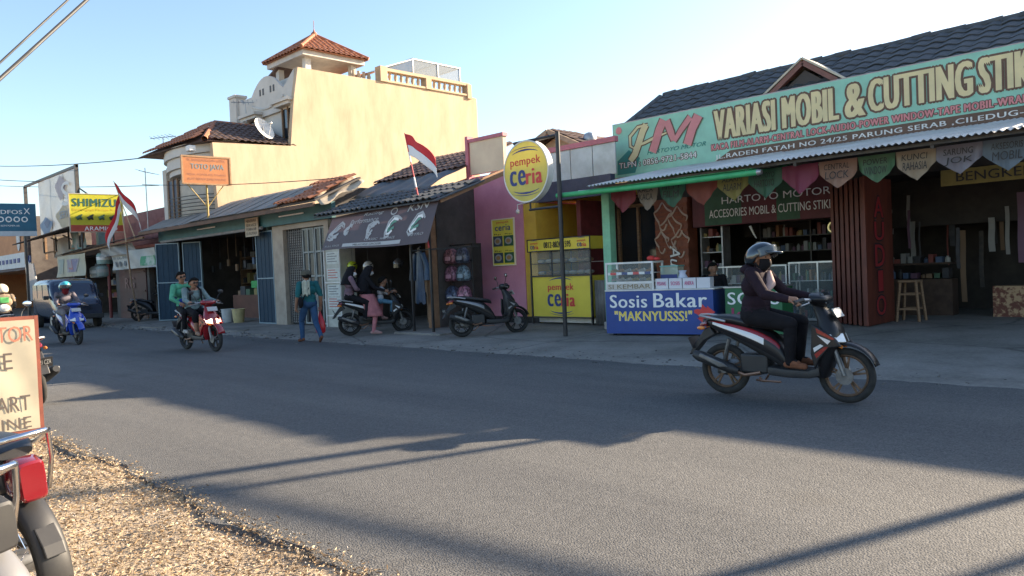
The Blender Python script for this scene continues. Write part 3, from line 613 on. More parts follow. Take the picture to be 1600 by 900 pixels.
# round sign on a pole
RS = thing('round_sign', 'round yellow pempek sign hung from a black pole', 'sign', (-10.19, 11.74, .08))
mb = MB(); mb.tube([(0, 0, 0), (0, 0, 4.12)], .045, 12); obj('pole', mb, M_BLACK, RS, smooth=40)
mb = MB(); mb.tube([(.0, 0, 4.05), (-1.22, 0, 4.05)], .035, 8); mb.tube([(0, 0, 2.62), (-.85, 0, 2.62)], .025, 8); mb.tube([(-.82, 0, 4.05), (-.82, 0, 4.0)], .02, 6); mb.tube([(-.82, 0, 2.62), (-.82, 0, 2.78)], .02, 6); obj('arm', mb, M_BLACK, RS, smooth=40)
C_ = (-.85, 0, 3.42); r_ = .635
M_DISC = vinyl('lightbox_yellow', (.80, .70, .16), .3)
mb = MB(); mb.lathe([(r_, -.07), (r_, .07)], 48, 0, Matrix.Translation(C_) @ Matrix.Rotation(R(90), 4, 'X')); disc = obj('lightbox', mb, M_DISC, RS, smooth=40)
mb = MB(); mb.lathe([(r_+.012, -.08), (r_+.012, .08), (r_-.015, .08), (r_-.015, -.08), (r_+.012, -.08)], 48, 0, Matrix.Translation(C_) @ Matrix.Rotation(R(90), 4, 'X'), False); obj('rim', mb, M_WHITE, disc, smooth=40)
ceria(RS, C_[0], C_[2], .86, -.076)

# ------------------------------------------------------------------ small gabled house behind
GH = thing('gabled_house', 'small gabled house with cream gable behind the round sign', 'house', (-15.8, 19, .16))
mb = MB(); mb.box(-18.3, -13.7, 18.0, 24, .16, 4.5); mb.prism([(-18.3, 4.5), (-13.7, 4.5), (-15.6, 5.5)], 18.0, 18.15); obj('wall', mb, mat('gable_cream', (.55, .40, .26), (.46, .33, .21), 2, rough=.85), GH, world=True)
mb = MB(); mb.add([(-15.6, 17.6, 5.65), (-13.1, 17.6, 4.45), (-13.1, 24, 4.45), (-15.6, 24, 5.65)], [(0, 1, 2, 3)]); mb.add([(-15.6, 17.6, 5.65), (-18.9, 17.6, 4.3), (-18.9, 24, 4.3), (-15.6, 24, 5.65)], [(0, 1, 2, 3)])
grf = obj('roof', mb, M_BTILE, GH, world=True, solid=.06)
gt = tile_mesh('roof_tile', .26, .36, M_BTILE, .03)
for (xe, ze, sx) in ((-13.1, 4.45, -1), (-18.9, 4.3, 1)):
    top = Vector((-15.6, 0, 5.65)); low = Vector((xe, 0, ze)); dv = (top-low); nn = int(dv.length/.34); dv.normalize()
    for c_ in range(5):
        for k in range(nn): inst('roof_tile', gt, grf, slope_matrix(low+Vector((0, 17.75+c_*.26, .045))+dv*(k*.34), (0, -sx, 0) if sx > 0 else (0, 1, 0), dv))
mb = MB(); mb.bar((-15.6, 17.55, 5.6), (-13.1, 17.55, 4.4), .1, .14); mb.bar((-15.6, 17.55, 5.6), (-18.9, 17.55, 4.25), .1, .14); obj('bargeboard', mb, pal('bargeboard', (.4, .28, .18), .7), GH, world=True)
mb = MB(); mb.lathe([(.16, 0), (.2, .1), (.22, .2), (.16, .34), (.03, .4)], 12, 0, Matrix.Translation((-14.6, 18.3, 5.1))); obj('roof_vent', mb, M_STEEL, GH, smooth=40, world=True)
mb = MB(); corrugated(mb, (-14.2, 17.3, 4.35), (-11.6, 17.3, 4.35), (-14.2, 20, 5.0), .014, .09, 2); tag(obj('lean_to_sheet', mb, mat('dark_zinc', (.12, .14, .15), (.2, .22, .23), 2, rough=.55), smooth=60, solid=.005), 'dark corrugated lean-to sheet left of the mint signboard', 'roof sheet')

# ================================================================== helmet and bag shop
HB = thing('helmet_shop', 'open-fronted helmet and bag shop under a dark tiled canopy', 'shop', (-16.5, 12.5, .1))
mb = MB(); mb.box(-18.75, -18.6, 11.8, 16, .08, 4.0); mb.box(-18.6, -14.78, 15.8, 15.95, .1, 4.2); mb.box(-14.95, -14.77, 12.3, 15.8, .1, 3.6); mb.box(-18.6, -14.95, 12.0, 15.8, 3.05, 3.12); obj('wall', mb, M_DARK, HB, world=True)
mb = MB(); mb.box(-14.99, -14.8, 12.1, 12.3, .1, 3.4); mb.bar((-14.9, 12.1, 2.6), (-14.9, 11.2, 3.15), .07); mb.bar((-14.95, 11.1, 3.05), (-14.95, 13.6, 3.85), .09, .12); mb.bar((-13.0, 10.95, 3.05), (-13.0, 13.5, 3.95), .05, .1); mb.bar((-13.5, 10.95, 3.03), (-13.5, 13.5, 3.93), .05, .08); obj('timber_frame', mb, mat('raw_timber', (.36, .20, .11), (.24, .13, .07), 5, rough=.8), HB, world=True)
def tiled(parent, x0, x1, p0, p1, tw, tl, m_, name='roof_tile', wave=.04, name2='roof'):
    mb = MB(); mb.add([(x0, p0[0], p0[1]-.02), (x1, p0[0], p0[1]-.02), (x1, p1[0], p1[1]-.02), (x0, p1[0], p1[1]-.02)], [(0, 1, 2, 3)]); rf = obj(name2, mb, m_, parent, world=True, solid=.03)
    t_ = tile_mesh(name, tw*1.02, tl*1.12, m_, wave); sv = Vector((0, p1[0]-p0[0], p1[1]-p0[1])); nr = max(1, round(sv.length/tl)); tl2 = sv.length/nr; sv.normalize()
    for r_ in range(nr):
        for c_ in range(int((x1-x0)/tw)):
            inst(name, t_, rf, slope_matrix(Vector((x0+tw*(c_+.5), p0[0], p0[1]+random.uniform(0, .012)))+sv*(r_*tl2+random.uniform(-.01, .01)), (1, 0, random.uniform(-.02, .02)), sv))
    return rf
tiled(HB, -18.0, -12.9, (10.8, 3.07), (12.25, 3.57), .215, .36, M_RTILE, wave=.05)
tiled(HB, -18.6, -14.8, (13.2, 4.12), (15.2, 4.95), .22, .36, M_BTILE, wave=.045, name2='upper_roof')
mb = MB(); mb.grid(lambda u, v: (-18.3+u*3.5, 12.15+v*1.15, 3.6+v*.55+.05*math.sin(u*7+v*3)*math.sin(v*3.1)+.02*math.sin(u*31)), 40, 8); obj('tarpaulin', mb, pal('grey_tarp', (.10, .115, .125), .7), HB, smooth=60, world=True, solid=.01)
# tilted banner below the eave
BN = thing('awning_banner', 'tilted dark purple-brown banner with helmet pictures under the tiled canopy', 'banner', (-15.3, 10.85, 2.1))
def bnf(a, b, y): # a along x (0..4.5), b up (0..1)
    return Vector((-17.55+a+.30*b*0+ (b*.25 if a > 3 else b*.25)+2.2*0+15.3, 10.72+.22*b+y+.02*math.sin(a*2.2)-10.85, 2.17+.83*b-.04*a/4.4*(1-b)+.16*b*a/4.4+.015*math.sin(a*1.7)-2.1))
mb = MB(); mb.grid(lambda u, v: tuple(bnf(u*4.35, v, 0)), 40, 10); obj('cloth', mb, vinyl('banner_brown', (.085, .055, .065), .12), BN, smooth=60)
M_BG = pmat('banner_grey', (.42, .42, .42))
mb = MB(); mb.grid(lambda u, v: tuple(bnf(.9+u*2.4, .05+.09*v, -.008)), 20, 1); obj('printed_strip', mb, M_BG, BN)
f_ = lambda a, b, y: bnf(a, b, y)
text(BN, 'Racing', 1.5, 2.35, .83, .93, -.008, M_BG, .015, .3, fn=f_); text(BN, 'Performance', .95, 2.2, .67, .8, -.008, M_BG, .02, .3, fn=f_)
text(BN, 'KSN', 3.25, 4.05, .78, .95, -.008, M_BG, .02, .25, fn=f_); text(BN, 'FULL FACE', .12, .75, .08, .13, -.008, M_BG, .02, fn=f_)
for s_, a in (('CLASSIC', 1.85), ('HALF FACE', 2.5), ('RETRO', 3.55)): text(BN, s_, a, a+.55, .19, .245, -.008, M_BG, .02, .2, fn=f_)
text(BN, 'MELAYANI GROSIR', 1.4, 2.6, .07, .12, -.012, P_BLACK, .01, fn=f_)
M_BGR = pmat('banner_greenish', (.12, .30, .22))
for i, (a, b, sx_, sy_) in enumerate(((2.05, .48, .2, .2), (2.85, .5, .24, .24), (3.75, .46, .26, .22), (.45, .5, .3, .24), (.95, .52, .14, .14))):
    for q in range(3):
        pts = []
        for t in range(9):
            an = .5+q*.5+t*.55; rr = (1-.28*q)*(1+.2*math.sin(3*an+i)); pts.append((a+sx_*rr*math.cos(an)+.4*sx_*math.sin(an), b+sy_*rr*math.sin(an)))
        st = stroke(pts, [.035+.03*(1 if t % 3 else 0) for t in range(9)], 0); st.v = [tuple(bnf(x, z, -.006-.002*q)) for x, y, z in st.v]
        obj('printed_helmet', st, [M_BG, P_WHITE, M_BGR][q] if i in (1, 2) else M_BG, BN, recalc=False)
mb = MB(); pts = [(2.75+.11*math.cos(t), .86+.075*math.sin(t)) for t in [i*.35 for i in range(19)]]; st = stroke(pts, [.03]*19, 0); st.v = [tuple(bnf(x, z, -.008)) for x, y, z in st.v]; obj('printed_ring', st, M_BG, BN, recalc=False)
# posts with a hanging bar
for nm, x, y, lab in (('p', -14.53, 11.28, 'black steel post left of its twin below the banner'), ('p', -13.74, 11.22, 'black steel post carrying the leaning flagpole')):
    p = thing('canopy_post', lab, 'post', (x, y, zf(y)), 0, 'posts of the helmet shop'); mb = MB(); mb.box(-.025, .025, -.025, .025, 0, 3.05-zf(y)-.02); obj('shaft', mb, M_BLACK, p); mb = MB(); mb.box(-.08, .08, -.08, .08, 0, .02); obj('foot', mb, M_BLACK, p)
    mb = MB(); mb.bar((0, 0, 1.95), (.35, 1.2, 2.0), .03); obj('side_bar', mb, M_BLACK, p)
mb = MB(); mb.box(-14.9, -13.2, 10.95, 11.75, .03, .11); tag(obj('concrete_slab', mb, CONC, bevel=.02), 'low broken concrete slab under the black canopy posts', 'slab')
# blue raincoats
rnd = random.Random(21)
for k, (x, y, c, lab) in enumerate(((-15.05, 11.9, (.015, .03, .07), 'navy raincoat hanging left of the brighter blue one'), (-14.62, 11.6, (.02, .06, .13), 'bright blue raincoat hanging on the black post'))):
    t = thing('raincoat', lab, 'raincoat', (x, y, .75), 0, 'raincoats hung at the helmet shop'); 
    def rf(u, v, k=k):
        a = u*2*math.pi; rr = .07+.07*v-.02*v*v; top = 1.0-v
        return (rr*1.25*math.cos(a)*(1+.12*math.sin(a*5+k)*v), rr*.6*math.sin(a)*(1+.15*math.sin(a*7)*v), 1.25*top+.03*math.sin(a*4)*v)
    mb = MB(); mb.grid(rf, 28, 8); obj('body', mb, mat('rain_%d' % k, c, tuple(q*.5 for q in c), 6, rough=.4), t, smooth=60)
    for s_ in (-1, 1): mb = MB(); mb.tube([(s_*.13, 0, 1.2), (s_*.25, .02, .9), (s_*.27, 0, .55)], [.06, .07, .08], 8); obj('sleeve', mb, MATS['rain_%d' % k], t, smooth=60)
    mb = MB(); mb.tube([(0, 0, 1.22), (0, 0, 1.34), (.05, 0, 1.36)], .008, 5); obj('hanger', mb, M_STEEL, t)
# wall of wrapped bags on a rack
RK = thing('bag_rack', 'dark rack hung with plastic-wrapped bags and backpacks', 'rack', (-14.55, 12.75, .12))
mb = MB(); mb.box(-15.3, -15.26, 12.6, 12.9, .1, 2.15); mb.box(-13.86, -13.82, 12.6, 12.9, .1, 2.15); [mb.box(-15.26, -13.86, 12.72, 12.75, z, z+.03) for z in (.75, 1.28, 1.72, 2.12)]; obj('frame', mb, M_BLACK, RK, world=True)
BC = [(.22, .36, .45), (.42, .20, .24), (.12, .14, .20), (.20, .25, .36), (.38, .18, .26), (.20, .28, .34), (.05, .30, .35), (.10, .13, .22), (.45, .2, .28)]
BL = ['pale blue', 'rose', 'charcoal', 'steel blue', 'plum', 'grey blue', 'turquoise', 'navy', 'coral pink']
for i in range(9):
    cx = -15.0+.44*(i % 3); cz = (1.68, 1.24, .74)[i//3]
    t = thing('backpack', '%s wrapped bag, %s in the %s row of the rack' % (BL[i], ('left', 'middle', 'right')[i % 3], ('top', 'middle', 'bottom')[i//3]), 'bag', (cx, 12.55, cz), 0, 'bags hanging on the rack')
    mb = MB(); rings = []
    for z, wx, wy in ((0, .15, .07), (.03, .195, .10), (.12, .205, .115), (.24, .19, .105), (.32, .15, .08), (.37, .08, .05), (.39, .03, .03)): rings.append([(wx*math.copysign(abs(math.cos(a))**.5, math.cos(a))*(1+.07*math.sin(5*a+i+9*z)), wy*math.copysign(abs(math.sin(a))**.5, math.sin(a)), z) for a in [2*math.pi*j/14 for j in range(14)]])
    mb.loft(rings); obj('body', mb, mat('bag_%d' % i, BC[i], tuple(q*.3 for q in BC[i]), 14, rough=.3, contrast=(.45, .55)), t, smooth=60)
    mb = MB(); mb.box(-.09, .09, -.13, -.11, .07, .17); obj('pocket', mb, mat('bag_pocket%d' % i, tuple(min(1, q*1.5+.08) for q in BC[i]), rough=.3), t, bevel=.01)
    mb = MB(); mb.torus((0, .0, .42), .05, .008, 14, 5); obj('loop', mb, M_BLACK, t)
# glass case with posters at the left of the shop
CS = thing('poster_case', 'narrow white framed glass case with pale price posters', 'display case', (-18.45, 11.6, .08))
mb = MB(); [mb.box(x, x+.03, -.03, .0, 0, 2.2) for x in (-.42, .35)]; [mb.box(-.39, .35, -.03, 0, z, z+.03) for z in (.3, 1.22, 2.17)]; obj('frame', mb, M_WHITE, CS)
mb = MB(); mb.box(-.4, .36, .02, .5, .0, 2.2); obj('cabinet', mb, pal('case_pale', (.5, .5, .44), .7), CS)
for z in (.5, .85, 1.3, 1.75):
    mb = MB(); mb.box(-.34, .28, .008, .016, z, z+.33); p_ = obj('poster', mb, mat('poster_pale', (.62, .64, .60), (.5, .52, .48), 8), CS)
    mb = MB(); [mb.box(-.28, .2-.1*(i % 2), .003, .007, z+.06+.07*i, z+.085+.07*i) for i in range(4)]; obj('print', mb, pmat('print_faded', (.45, .12, .11)) if z in (.5, 1.3) else pmat('print_greyed', (.2, .2, .2)), p_)
# helmets hung in the shop
def helmet_mesh(): 
    mb = MB(); rings = []
    for i in range(9):
        t = i/8*math.pi*.72; rr = math.sin(t); z = math.cos(t)
        rings.append([(.155*rr*math.cos(a)*1.12, .125*rr*math.sin(a), .135*z+ (.0)) for a in [2*math.pi*j/20 for j in range(20)]])
    mb.loft(rings, 0, False); return mb
for i, (x, y, z, c, lab) in enumerate(((-17.95, 11.9, 1.75, (.42, .50, .03), 'lime yellow helmet hanging below the banner'), (-17.2, 11.9, 1.72, (.55, .55, .52), 'white helmet hanging below the banner'), (-16.4, 12.3, 1.75, (.1, .1, .11), 'black helmet hung behind the white one in the shop'))):
    t = thing('shop_helmet', lab, 'helmet', (x, y, z), R(-60), 'helmets for sale'); obj('shell', helmet_mesh(), mat('hshell_%d' % i, c, rough=.25, coat=.5), t, smooth=60, solid=.01)
    mb = MB(); mb.grid(lambda u, v: (.178*math.cos((u-.5)*2.2), .14*math.sin((u-.5)*2.2), -.02-.09*v), 10, 3); obj('visor', mb, M_DGLASS, t, smooth=60)
    mb = MB(); mb.tube([(0, 0, .135), (0, 0, 1.25)], .005, 4); obj('cord', mb, M_BLACK, t)
    mb = MB(); mb.grid(lambda u, v: (.165*math.cos((u-.5)*5), .134*math.sin((u-.5)*5), .05-.03*v+.03*math.sin(u*9)), 20, 1); obj('stripe', mb, P_BLACK, t, smooth=60)
# shelves inside
mb = MB(); [mb.box(-18.5, -15.1, 15.2, 15.7, z, z+.03) for z in (.6, 1.1, 1.6, 2.1)]; sh = obj('shelf', mb, M_TIMBER, HB, world=True)
for z in (.63, 1.13, 1.63, 2.13): clutter(sh, -18.4, -15.2, 15.25, 15.6, z, 14, rnd, .35)
mb = MB(); mb.box(-16.4, -15.9, 13.2, 13.6, .1, .95); mb.box(-16.35, -15.95, 13.1, 13.2, .95, 1.6); obj('work_chair', mb, M_TIMBER, HB, world=True)
# ================================================================== teal-fronted shophouse
TS = thing('teal_shop', 'open hardware shop with teal fascia and blue metal doors', 'shop', (-25, 12.5, .08))
M_TEAL = mat('teal_paint', (.025, .10, .125), (.04, .15, .17), 2, rough=.6)
M_BLUED = mat('blue_door', (.008, .026, .05), (.014, .045, .078), 6, rough=.6, spec=.25, stretch=(6, 1, .6))
mb = MB(); mb.box(-30.6, -30.45, 11.8, 17, .05, 3.4); mb.box(-30.45, -18.8, 16.9, 17, .05, 3.4); mb.box(-22.9, -22.75, 12.0, 16.9, .05, 3.4); mb.box(-30.45, -18.8, 12, 16.9, 3.25, 3.35); obj('wall', mb, M_DARK, TS, world=True)
mb = MB(); mb.box(-21.95, -21.3, 11.7, 11.95, .05, 3.1); mb.box(-21.3, -19.0, 11.7, 11.95, 2.95, 3.1); mb.box(-19.0, -18.76, 11.7, 11.95, .05, 3.1); obj('plaster_pier', mb, mat('bare_plaster', (.42, .36, .29), (.30, .25, .20), 2, rough=.9), TS, world=True)
mb = MB(); mb.box(-30.6, -18.3, 11.55, 11.68, 3.1, 3.55); obj('fascia', mb, M_TEAL, TS, world=True)
mb = MB(); mb.tube([(-30.2, 11.5, 3.08), (-22.2, 11.5, 3.08)], .05, 8); obj('shutter_tube', mb, M_STEEL, TS, smooth=40, world=True)
for x in (-20.4, -26.2):
    mb = MB(); mb.tube([(x-.7, 11.5, 3.34), (x+.7, 11.5, 3.34)], .02, 8); obj('lamp_tube', mb, P_WHITE, TS, smooth=40, world=True)
# blue double doors, folded out
def bdoor(x0, x1, y0, y1, n):
    for k in range(n):
        a, b = k/n, (k+1)/n; p, q = Vector((x0+(x1-x0)*a, y0+(y1-y0)*a, 0)), Vector((x0+(x1-x0)*b, y0+(y1-y0)*b, 0)); d = (q-p).normalized(); M = Matrix.Translation(p) @ Matrix.Rotation(math.atan2(d.y, d.x), 4, 'Z'); L = (q-p).length
        mb = MB(); mb.box(.01, L-.01, -.015, .015, .1, 2.98, 0, M); dd = obj('door', mb, M_BLUED, TS, world=True)
        mb = MB(); [mb.box(x, x+.035, -.035, .035, .09, 3.0, 0, M) for x in (0, L-.035)]; [mb.box(.035, L-.035, -.035, .035, z, z+.035, 0, M) for z in (.09, 1.5, 2.965)]; obj('door_frame', mb, mat('door_edge', (.20, .28, .32), rough=.5), dd, world=True)
        for i in range(4): mb = MB(); mb.box(.06+i*(L-.1)/4, .06+i*(L-.1)/4+.012, -.022, .022, .13, 2.96, 0, M); obj('door_rib', mb, M_BLUED, dd, world=True)
bdoor(-30.0, -29.2, 11.2, 11.75, 1); bdoor(-29.1, -28.3, 11.85, 12.2, 1); bdoor(-23.05, -21.98, 11.72, 11.74, 1)
# interior stock
rnd = random.Random(31)
mb = MB(); [mb.box(-30.2, -23.0, 14.6, 15.1, z, z+.03) for z in (.8, 1.35, 1.9, 2.4)]; [mb.box(x, x+.04, 14.6, 15.1, .1, 2.7) for x in (-30.2, -28.4, -26.6, -24.8, -23.1)]; sh = obj('shelf', mb, M_TIMBER, TS, world=True)
for z in (.83, 1.38, 1.93, 2.43): clutter(sh, -30.1, -23.1, 14.65, 15.0, z, 20, rnd, .45)
mb = MB(); mb.box(-27.6, -23.6, 13.0, 13.5, .1, .95); cn = obj('counter', mb, mat('brown_counter', (.16, .07, .045), (.1, .045, .03), 2), TS, world=True)
clutter(cn, -27.5, -23.7, 13.05, 13.4, .95, 9, rnd, .35)
mb = MB(); mb.box(-26.3, -25.7, 13.1, 13.3, 1.2, 1.45); obj('green_box', mb, pmat('goods_green', (.06, .35, .1)), TS, world=True)
for k in range(10):
    mb = MB(); x = -29.6+k*.68; mb.tube([(x, 13.2, 3.2), (x, 13.2, rnd.uniform(2.0, 2.7))], .012, 5); z_ = 2.1+.1*(k % 3); mb.box(x-.08, x+.08, 13.17, 13.23, z_-.25, z_); obj('hanging_stock', mb, rnd.choice([GOODS[3], GOODS[5], GOODS[6], GOODS[2]]), TS, world=True)
# grille gate with glazed leaves
mb = MB(); [mb.box(-21.28, -20.42, 11.84, 11.86, z, z+.045) for z in [.15+.075*i for i in range(37)]]; gt_ = obj('shutter', mb, mat('grille_grey', (.15, .15, .15), (.24, .23, .22), 4, rough=.5, metal=.3), TS, world=True)
mb = MB(); mb.box(-21.29, -19.02, 11.9, 11.93, .1, 2.95); obj('dark_back', mb, mat('gate_back', (.02, .02, .022), rough=.7), gt_, world=True)
for k in range(8): mb = MB(); x = -21.28+k*.116; mb.box(x, x+.018, 11.815, 11.835, .12, 2.94); obj('grille_bar', mb, MATS['grille_grey'], gt_, world=True)
for x0 in (-20.36, -19.68):
    mb = MB(); [mb.box(x, x+.05, 11.8, 11.86, .12, 2.93) for x in (x0, x0+.29, x0+.6)]; [mb.box(x0+.05, x0+.6, 11.805, 11.855, z, z+.05) for z in (.12, .8, 1.5, 2.2, 2.88)]; gl_ = obj('glazed_leaf', mb, mat('leaf_grey', (.27, .30, .30), (.18, .2, .2), 4, rough=.5), TS, world=True)
    for i in range(2):
        for z in (.85, 1.55, 2.25): mb = MB(); mb.box(x0+.055+i*.3, x0+.285+i*.3, 11.825, 11.835, z, z+.63); obj('pane', mb, mat('pane_blue', (.03, .04, .05), rough=.25, spec=.3), gl_, world=True)
# roof: grey sheets, terracotta tiles down the right edge
E_, T_ = Vector((0, 10.85, 3.5)), Vector((0, 12.3, 4.22)); 
mb = MB(); mb.add([(-30.6, 10.87, 3.46), (-18.0, 10.87, 3.52), (-18.0, 12.35, 4.2), (-26.0, 12.35, 4.2), (-26.0, 11.75, 3.9), (-30.6, 11.75, 3.9)], [(0, 1, 2, 3, 4, 5)]); trf = obj('roof', mb, M_DARK, TS, world=True, solid=.05)
for k in range(7):
    x0 = -25.98+k*.86; mb = MB(); corrugated(mb, (x0, 10.8+random.uniform(-.04, .04), 3.52), (x0+.92, 10.8, 3.53), (x0, 12.35, 4.25), .012, .09, 3); obj('roof_sheet', mb, mat('weathered_sheet', (.21, .20, .185), (.31, .28, .25), 1.5, rough=.7), trf, smooth=60, world=True)
for k in range(5):
    x0 = -30.6+k*.93; mb = MB(); corrugated(mb, (x0, 10.8+random.uniform(-.04, .04), 3.47), (x0+.97, 10.8, 3.49), (x0, 11.76, 3.93), .012, .09, 3); obj('roof_sheet', mb, MATS['weathered_sheet'], trf, smooth=60, world=True)
tt = tile_mesh('roof_tile', .23, .36, M_TTILE, .045); sv = (T_-E_).normalized()
for c_ in range(9):
    for r_ in range(5):
        if c_ < 3 and r_ not in (0, 4): continue
        inst('roof_tile', tt, trf, slope_matrix(Vector((-20.0+.22*c_, 10.8, 3.56+random.uniform(0, .02)))+sv*(r_*.33), (1, 0, random.uniform(-.04, .04)), sv))
mb = MB(); mb.grid(lambda u, v: (-18.35+.5*u+.05*math.sin(v*9), 10.95+1.4*v, 3.66+.66*v-.28*u+.05*math.sin(v*11+u*3)), 6, 14); obj('torn_flashing', mb, mat('flashing_cream', (.52, .44, .33), (.3, .25, .2), 3, rough=.8), TS, smooth=40, world=True, solid=.01)
mb = MB(); mb.box(-30.6, -18.0, 10.8, 10.86, 3.36, 3.47); obj('eave_board', mb, mat('rusty_edge', (.17, .09, .055), (.1, .06, .04), 2, rough=.8), TS, world=True)
# little notice board
NB = thing('notice_board', 'small cream handwritten notice board on the teal fascia', 'notice', (-22.75, 11.45, 2.85))
mb = MB(); mb.box(-.42, .42, -.015, .015, 0, .58); obj('panel', mb, pal('notice_cream', (.45, .38, .28), .75), NB)
for i, s_ in enumerate(('MENERIMA', 'SERVICE', 'POMPA AIR', 'DI RUMAH')): text(NB, s_, -.34, .34, .44-.13*i, .53-.13*i, -.02, P_BLACK, .01)
# plastic buckets by the counter
for (x, y, c, lab) in ((-25.3, 11.7, (.50, .52, .52), 'white plastic bucket beside the yellow one'), (-24.6, 11.75, (.55, .45, .22), 'yellowish plastic bucket in front of the shop counter')):
    b = thing('bucket', lab, 'bucket', (x, y, zf(y)), 0, 'buckets at the hardware shop'); mb = MB(); mb.lathe([(.17, 0), (.215, .46), (.225, .46), (.225, .43), (.2, .44), (.16, .02)], 20, 0, None, False); obj('pail', mb, mat('pail_%d' % int(c[2]*100), c, tuple(q*.7 for q in c), 4, rough=.4), b, smooth=40)
    mb = MB(); mb.lathe([(.222, .16), (.222, .36)], 20, 0, None, False); 
    mb = MB(); mb.tube([(.225*math.cos(t), .225*math.sin(t)*.2-.2, .42-.12*math.sin(t)) for t in [i*math.pi/8 for i in range(9)]], .005, 4); obj('handle', mb, M_STEEL, b)

# ================================================================== cream three-storey house
HO = thing('cream_house', 'tall cream plastered house with roof terrace and tiled cupola', 'house', (-29, 18, .16))
# sunlit side wall, sloped front edge, stepped profile along y
mb = MB(); X0 = -26.0
prof = [(11.9, 3.4), (24.4, 3.4), (24.4, 9.38), (23.9, 9.42), (15.25, 9.42), (15.02, 8.2), (14.8, 6.42), (11.8, 6.3)]
mb.prism(prof, X0-.22, X0, 0, None, 'x'); obj('side_wall', mb, M_CREAMW, HO, world=True)
M_SHW = mat('pale_plaster', (.62, .585, .53), (.53, .50, .45), 1.2, rough=.9)
mb = MB(); mb.box(-31.2, X0-.22, 17.1, 24.4, .1, 9.0); mb.box(-31.2, X0-.22, 15.3, 17.1, 3.5, 9.0); mb.box(-31.2, X0-.22, 14.6, 15.3, 3.5, 6.3); obj('upper_block', mb, M_SHW, HO, world=True)
mb = MB(); mb.box(-30.4, X0-.22, 12.3, 14.6, 3.5, 6.2); obj('lower_block', mb, M_SHW, HO, world=True)
# curved front parapet
pts = []
for i in range(25):
    x = -31.2+5.0*i/24; 
    z = 9.0 if x < -30.4 else (8.8 if x < -29.7 else 8.8+.75*math.sin(math.pi*min(max((x+29.7)/2.6, 0), 1))**.8 if x < -27.1 else 8.8+.65*((x+27.1)/1.0))
    pts.append((x, min(z, 9.6)))
mb = MB(); mb.prism([(-31.2, 8.0)]+pts+[(-26.2, 8.0)], 15.18, 15.3); fp = obj('front_parapet', mb, M_SHW, HO, world=True)
mb = MB(); mb.box(-31.35, -30.75, 15.05, 15.5, 7.9, 9.15); mb.box(-31.4, -30.7, 15.0, 15.55, 9.15, 9.25); obj('parapet_pier', mb, M_SHW, HO, world=True)
for x in (-28.9, -28.65, -28.05, -27.8):
    mb = MB(); mb.box(x, x+.1, 15.16, 15.18, 8.85, 9.1); obj('parapet_slot', mb, mat('slot_dark', (.1, .1, .1)), fp, world=True)
mb = MB(); st = [( -29.6+2.6*i/14, 8.55-.28*math.sin(math.pi*i/14)) for i in range(15)]
s2 = MB(); s2.tube([(x, 15.17, z) for x, z in st], .05, 6); obj('moulding', s2, M_SHW, fp, world=True)
for (x0, x1, z0, z1) in ((-29.9, -29.0, 6.9, 7.95), (-27.2, -26.35, 6.9, 8.05)):
    mb = MB(); mb.box(x0, x1, 15.2, 15.29, z0, z1); wd = obj('window', mb, M_DGLASS, HO, world=True)
    mb = MB(); mb.box(x0-.15, x1+.15, 14.9, 15.29, z1+.02, z1+.14); mb.box(x0-.25, x1+.25, 14.8, 15.29, z1+.14, z1+.26); obj('hood', mb, M_SHW, wd, world=True)
    mb = MB(); [mb.box(x, x+.06, 15.14, 15.2, z0, z1) for x in (x0, (x0+x1)/2, x1-.06)]; obj('window_frame', mb, M_TIMBER, wd, world=True)
# hipped dark tiled roof over the front room
ra, rb = Vector((-28.5, 13.06, 7.5)), Vector((-28.5, 15.2, 7.5)); ce = [Vector((-26.05, 11.55, 6.40)), Vector((-31.6, 11.3, 6.50)), Vector((-26.05, 15.2, 6.40)), Vector((-31.6, 15.2, 6.5))]
mb = MB(); mb.add([tuple(v-Vector((0, 0, .04))) for v in (ra, rb, ce[0], ce[1], ce[2], ce[3])], [(0, 2, 4, 1), (0, 3, 2), (0, 1, 5, 3), (2, 3, 5, 4)]); lr = obj('front_roof', mb, M_BTILE, HO, world=True)
lt = tile_mesh('roof_tile', .25, .36, M_BTILE, .045); sv = (Vector((-28.5, 0, 7.5))-Vector((-26.05, 0, 6.40))); SL = sv.length; sv.normalize()
for c_ in range(15):
    for r_ in range(8):
        y = 11.65+.25*c_; d = r_*.34
        if y < 11.6+1.5*(d+.2)/SL or y > 15.1: continue
        inst('roof_tile', lt, lr, slope_matrix(Vector((-26.0, y, 6.42+random.uniform(0, .012)))+sv*d, (0, 1, 0), sv))
hv = ra-ce[0]; hn_ = hv.length; hv.normalize(); htm = mesh_of('hip_tile', (lambda m: (m.tube([(0, 0, 0), (0, .36, .02)], [.11, .09], 8, caps=False), m)[1])(MB()), M_TTILE, 40)
for k in range(int(hn_/.33)): inst('hip_tile', htm, lr, slope_matrix(ce[0]+hv*(k*.33), hv.cross(Vector((0, 0, 1))).normalized(), hv))
hv = Vector((0, 1, 0))
for k in range(6): inst('hip_tile', htm, lr, slope_matrix(ra+hv*(k*.34), (1, 0, 0), hv))
ft = mesh_of('roof_tile', tile_mesh('x', .25, .36, M_TTILE, .045) and MB().box(0, .01, 0, .01, 0, .01), M_TTILE) if False else tile_mesh('roof_tile', .25, .36, M_TTILE, .045)
fs_ = (ra-(ce[0]+ce[1])/2); FL = fs_.length; fs_.normalize()
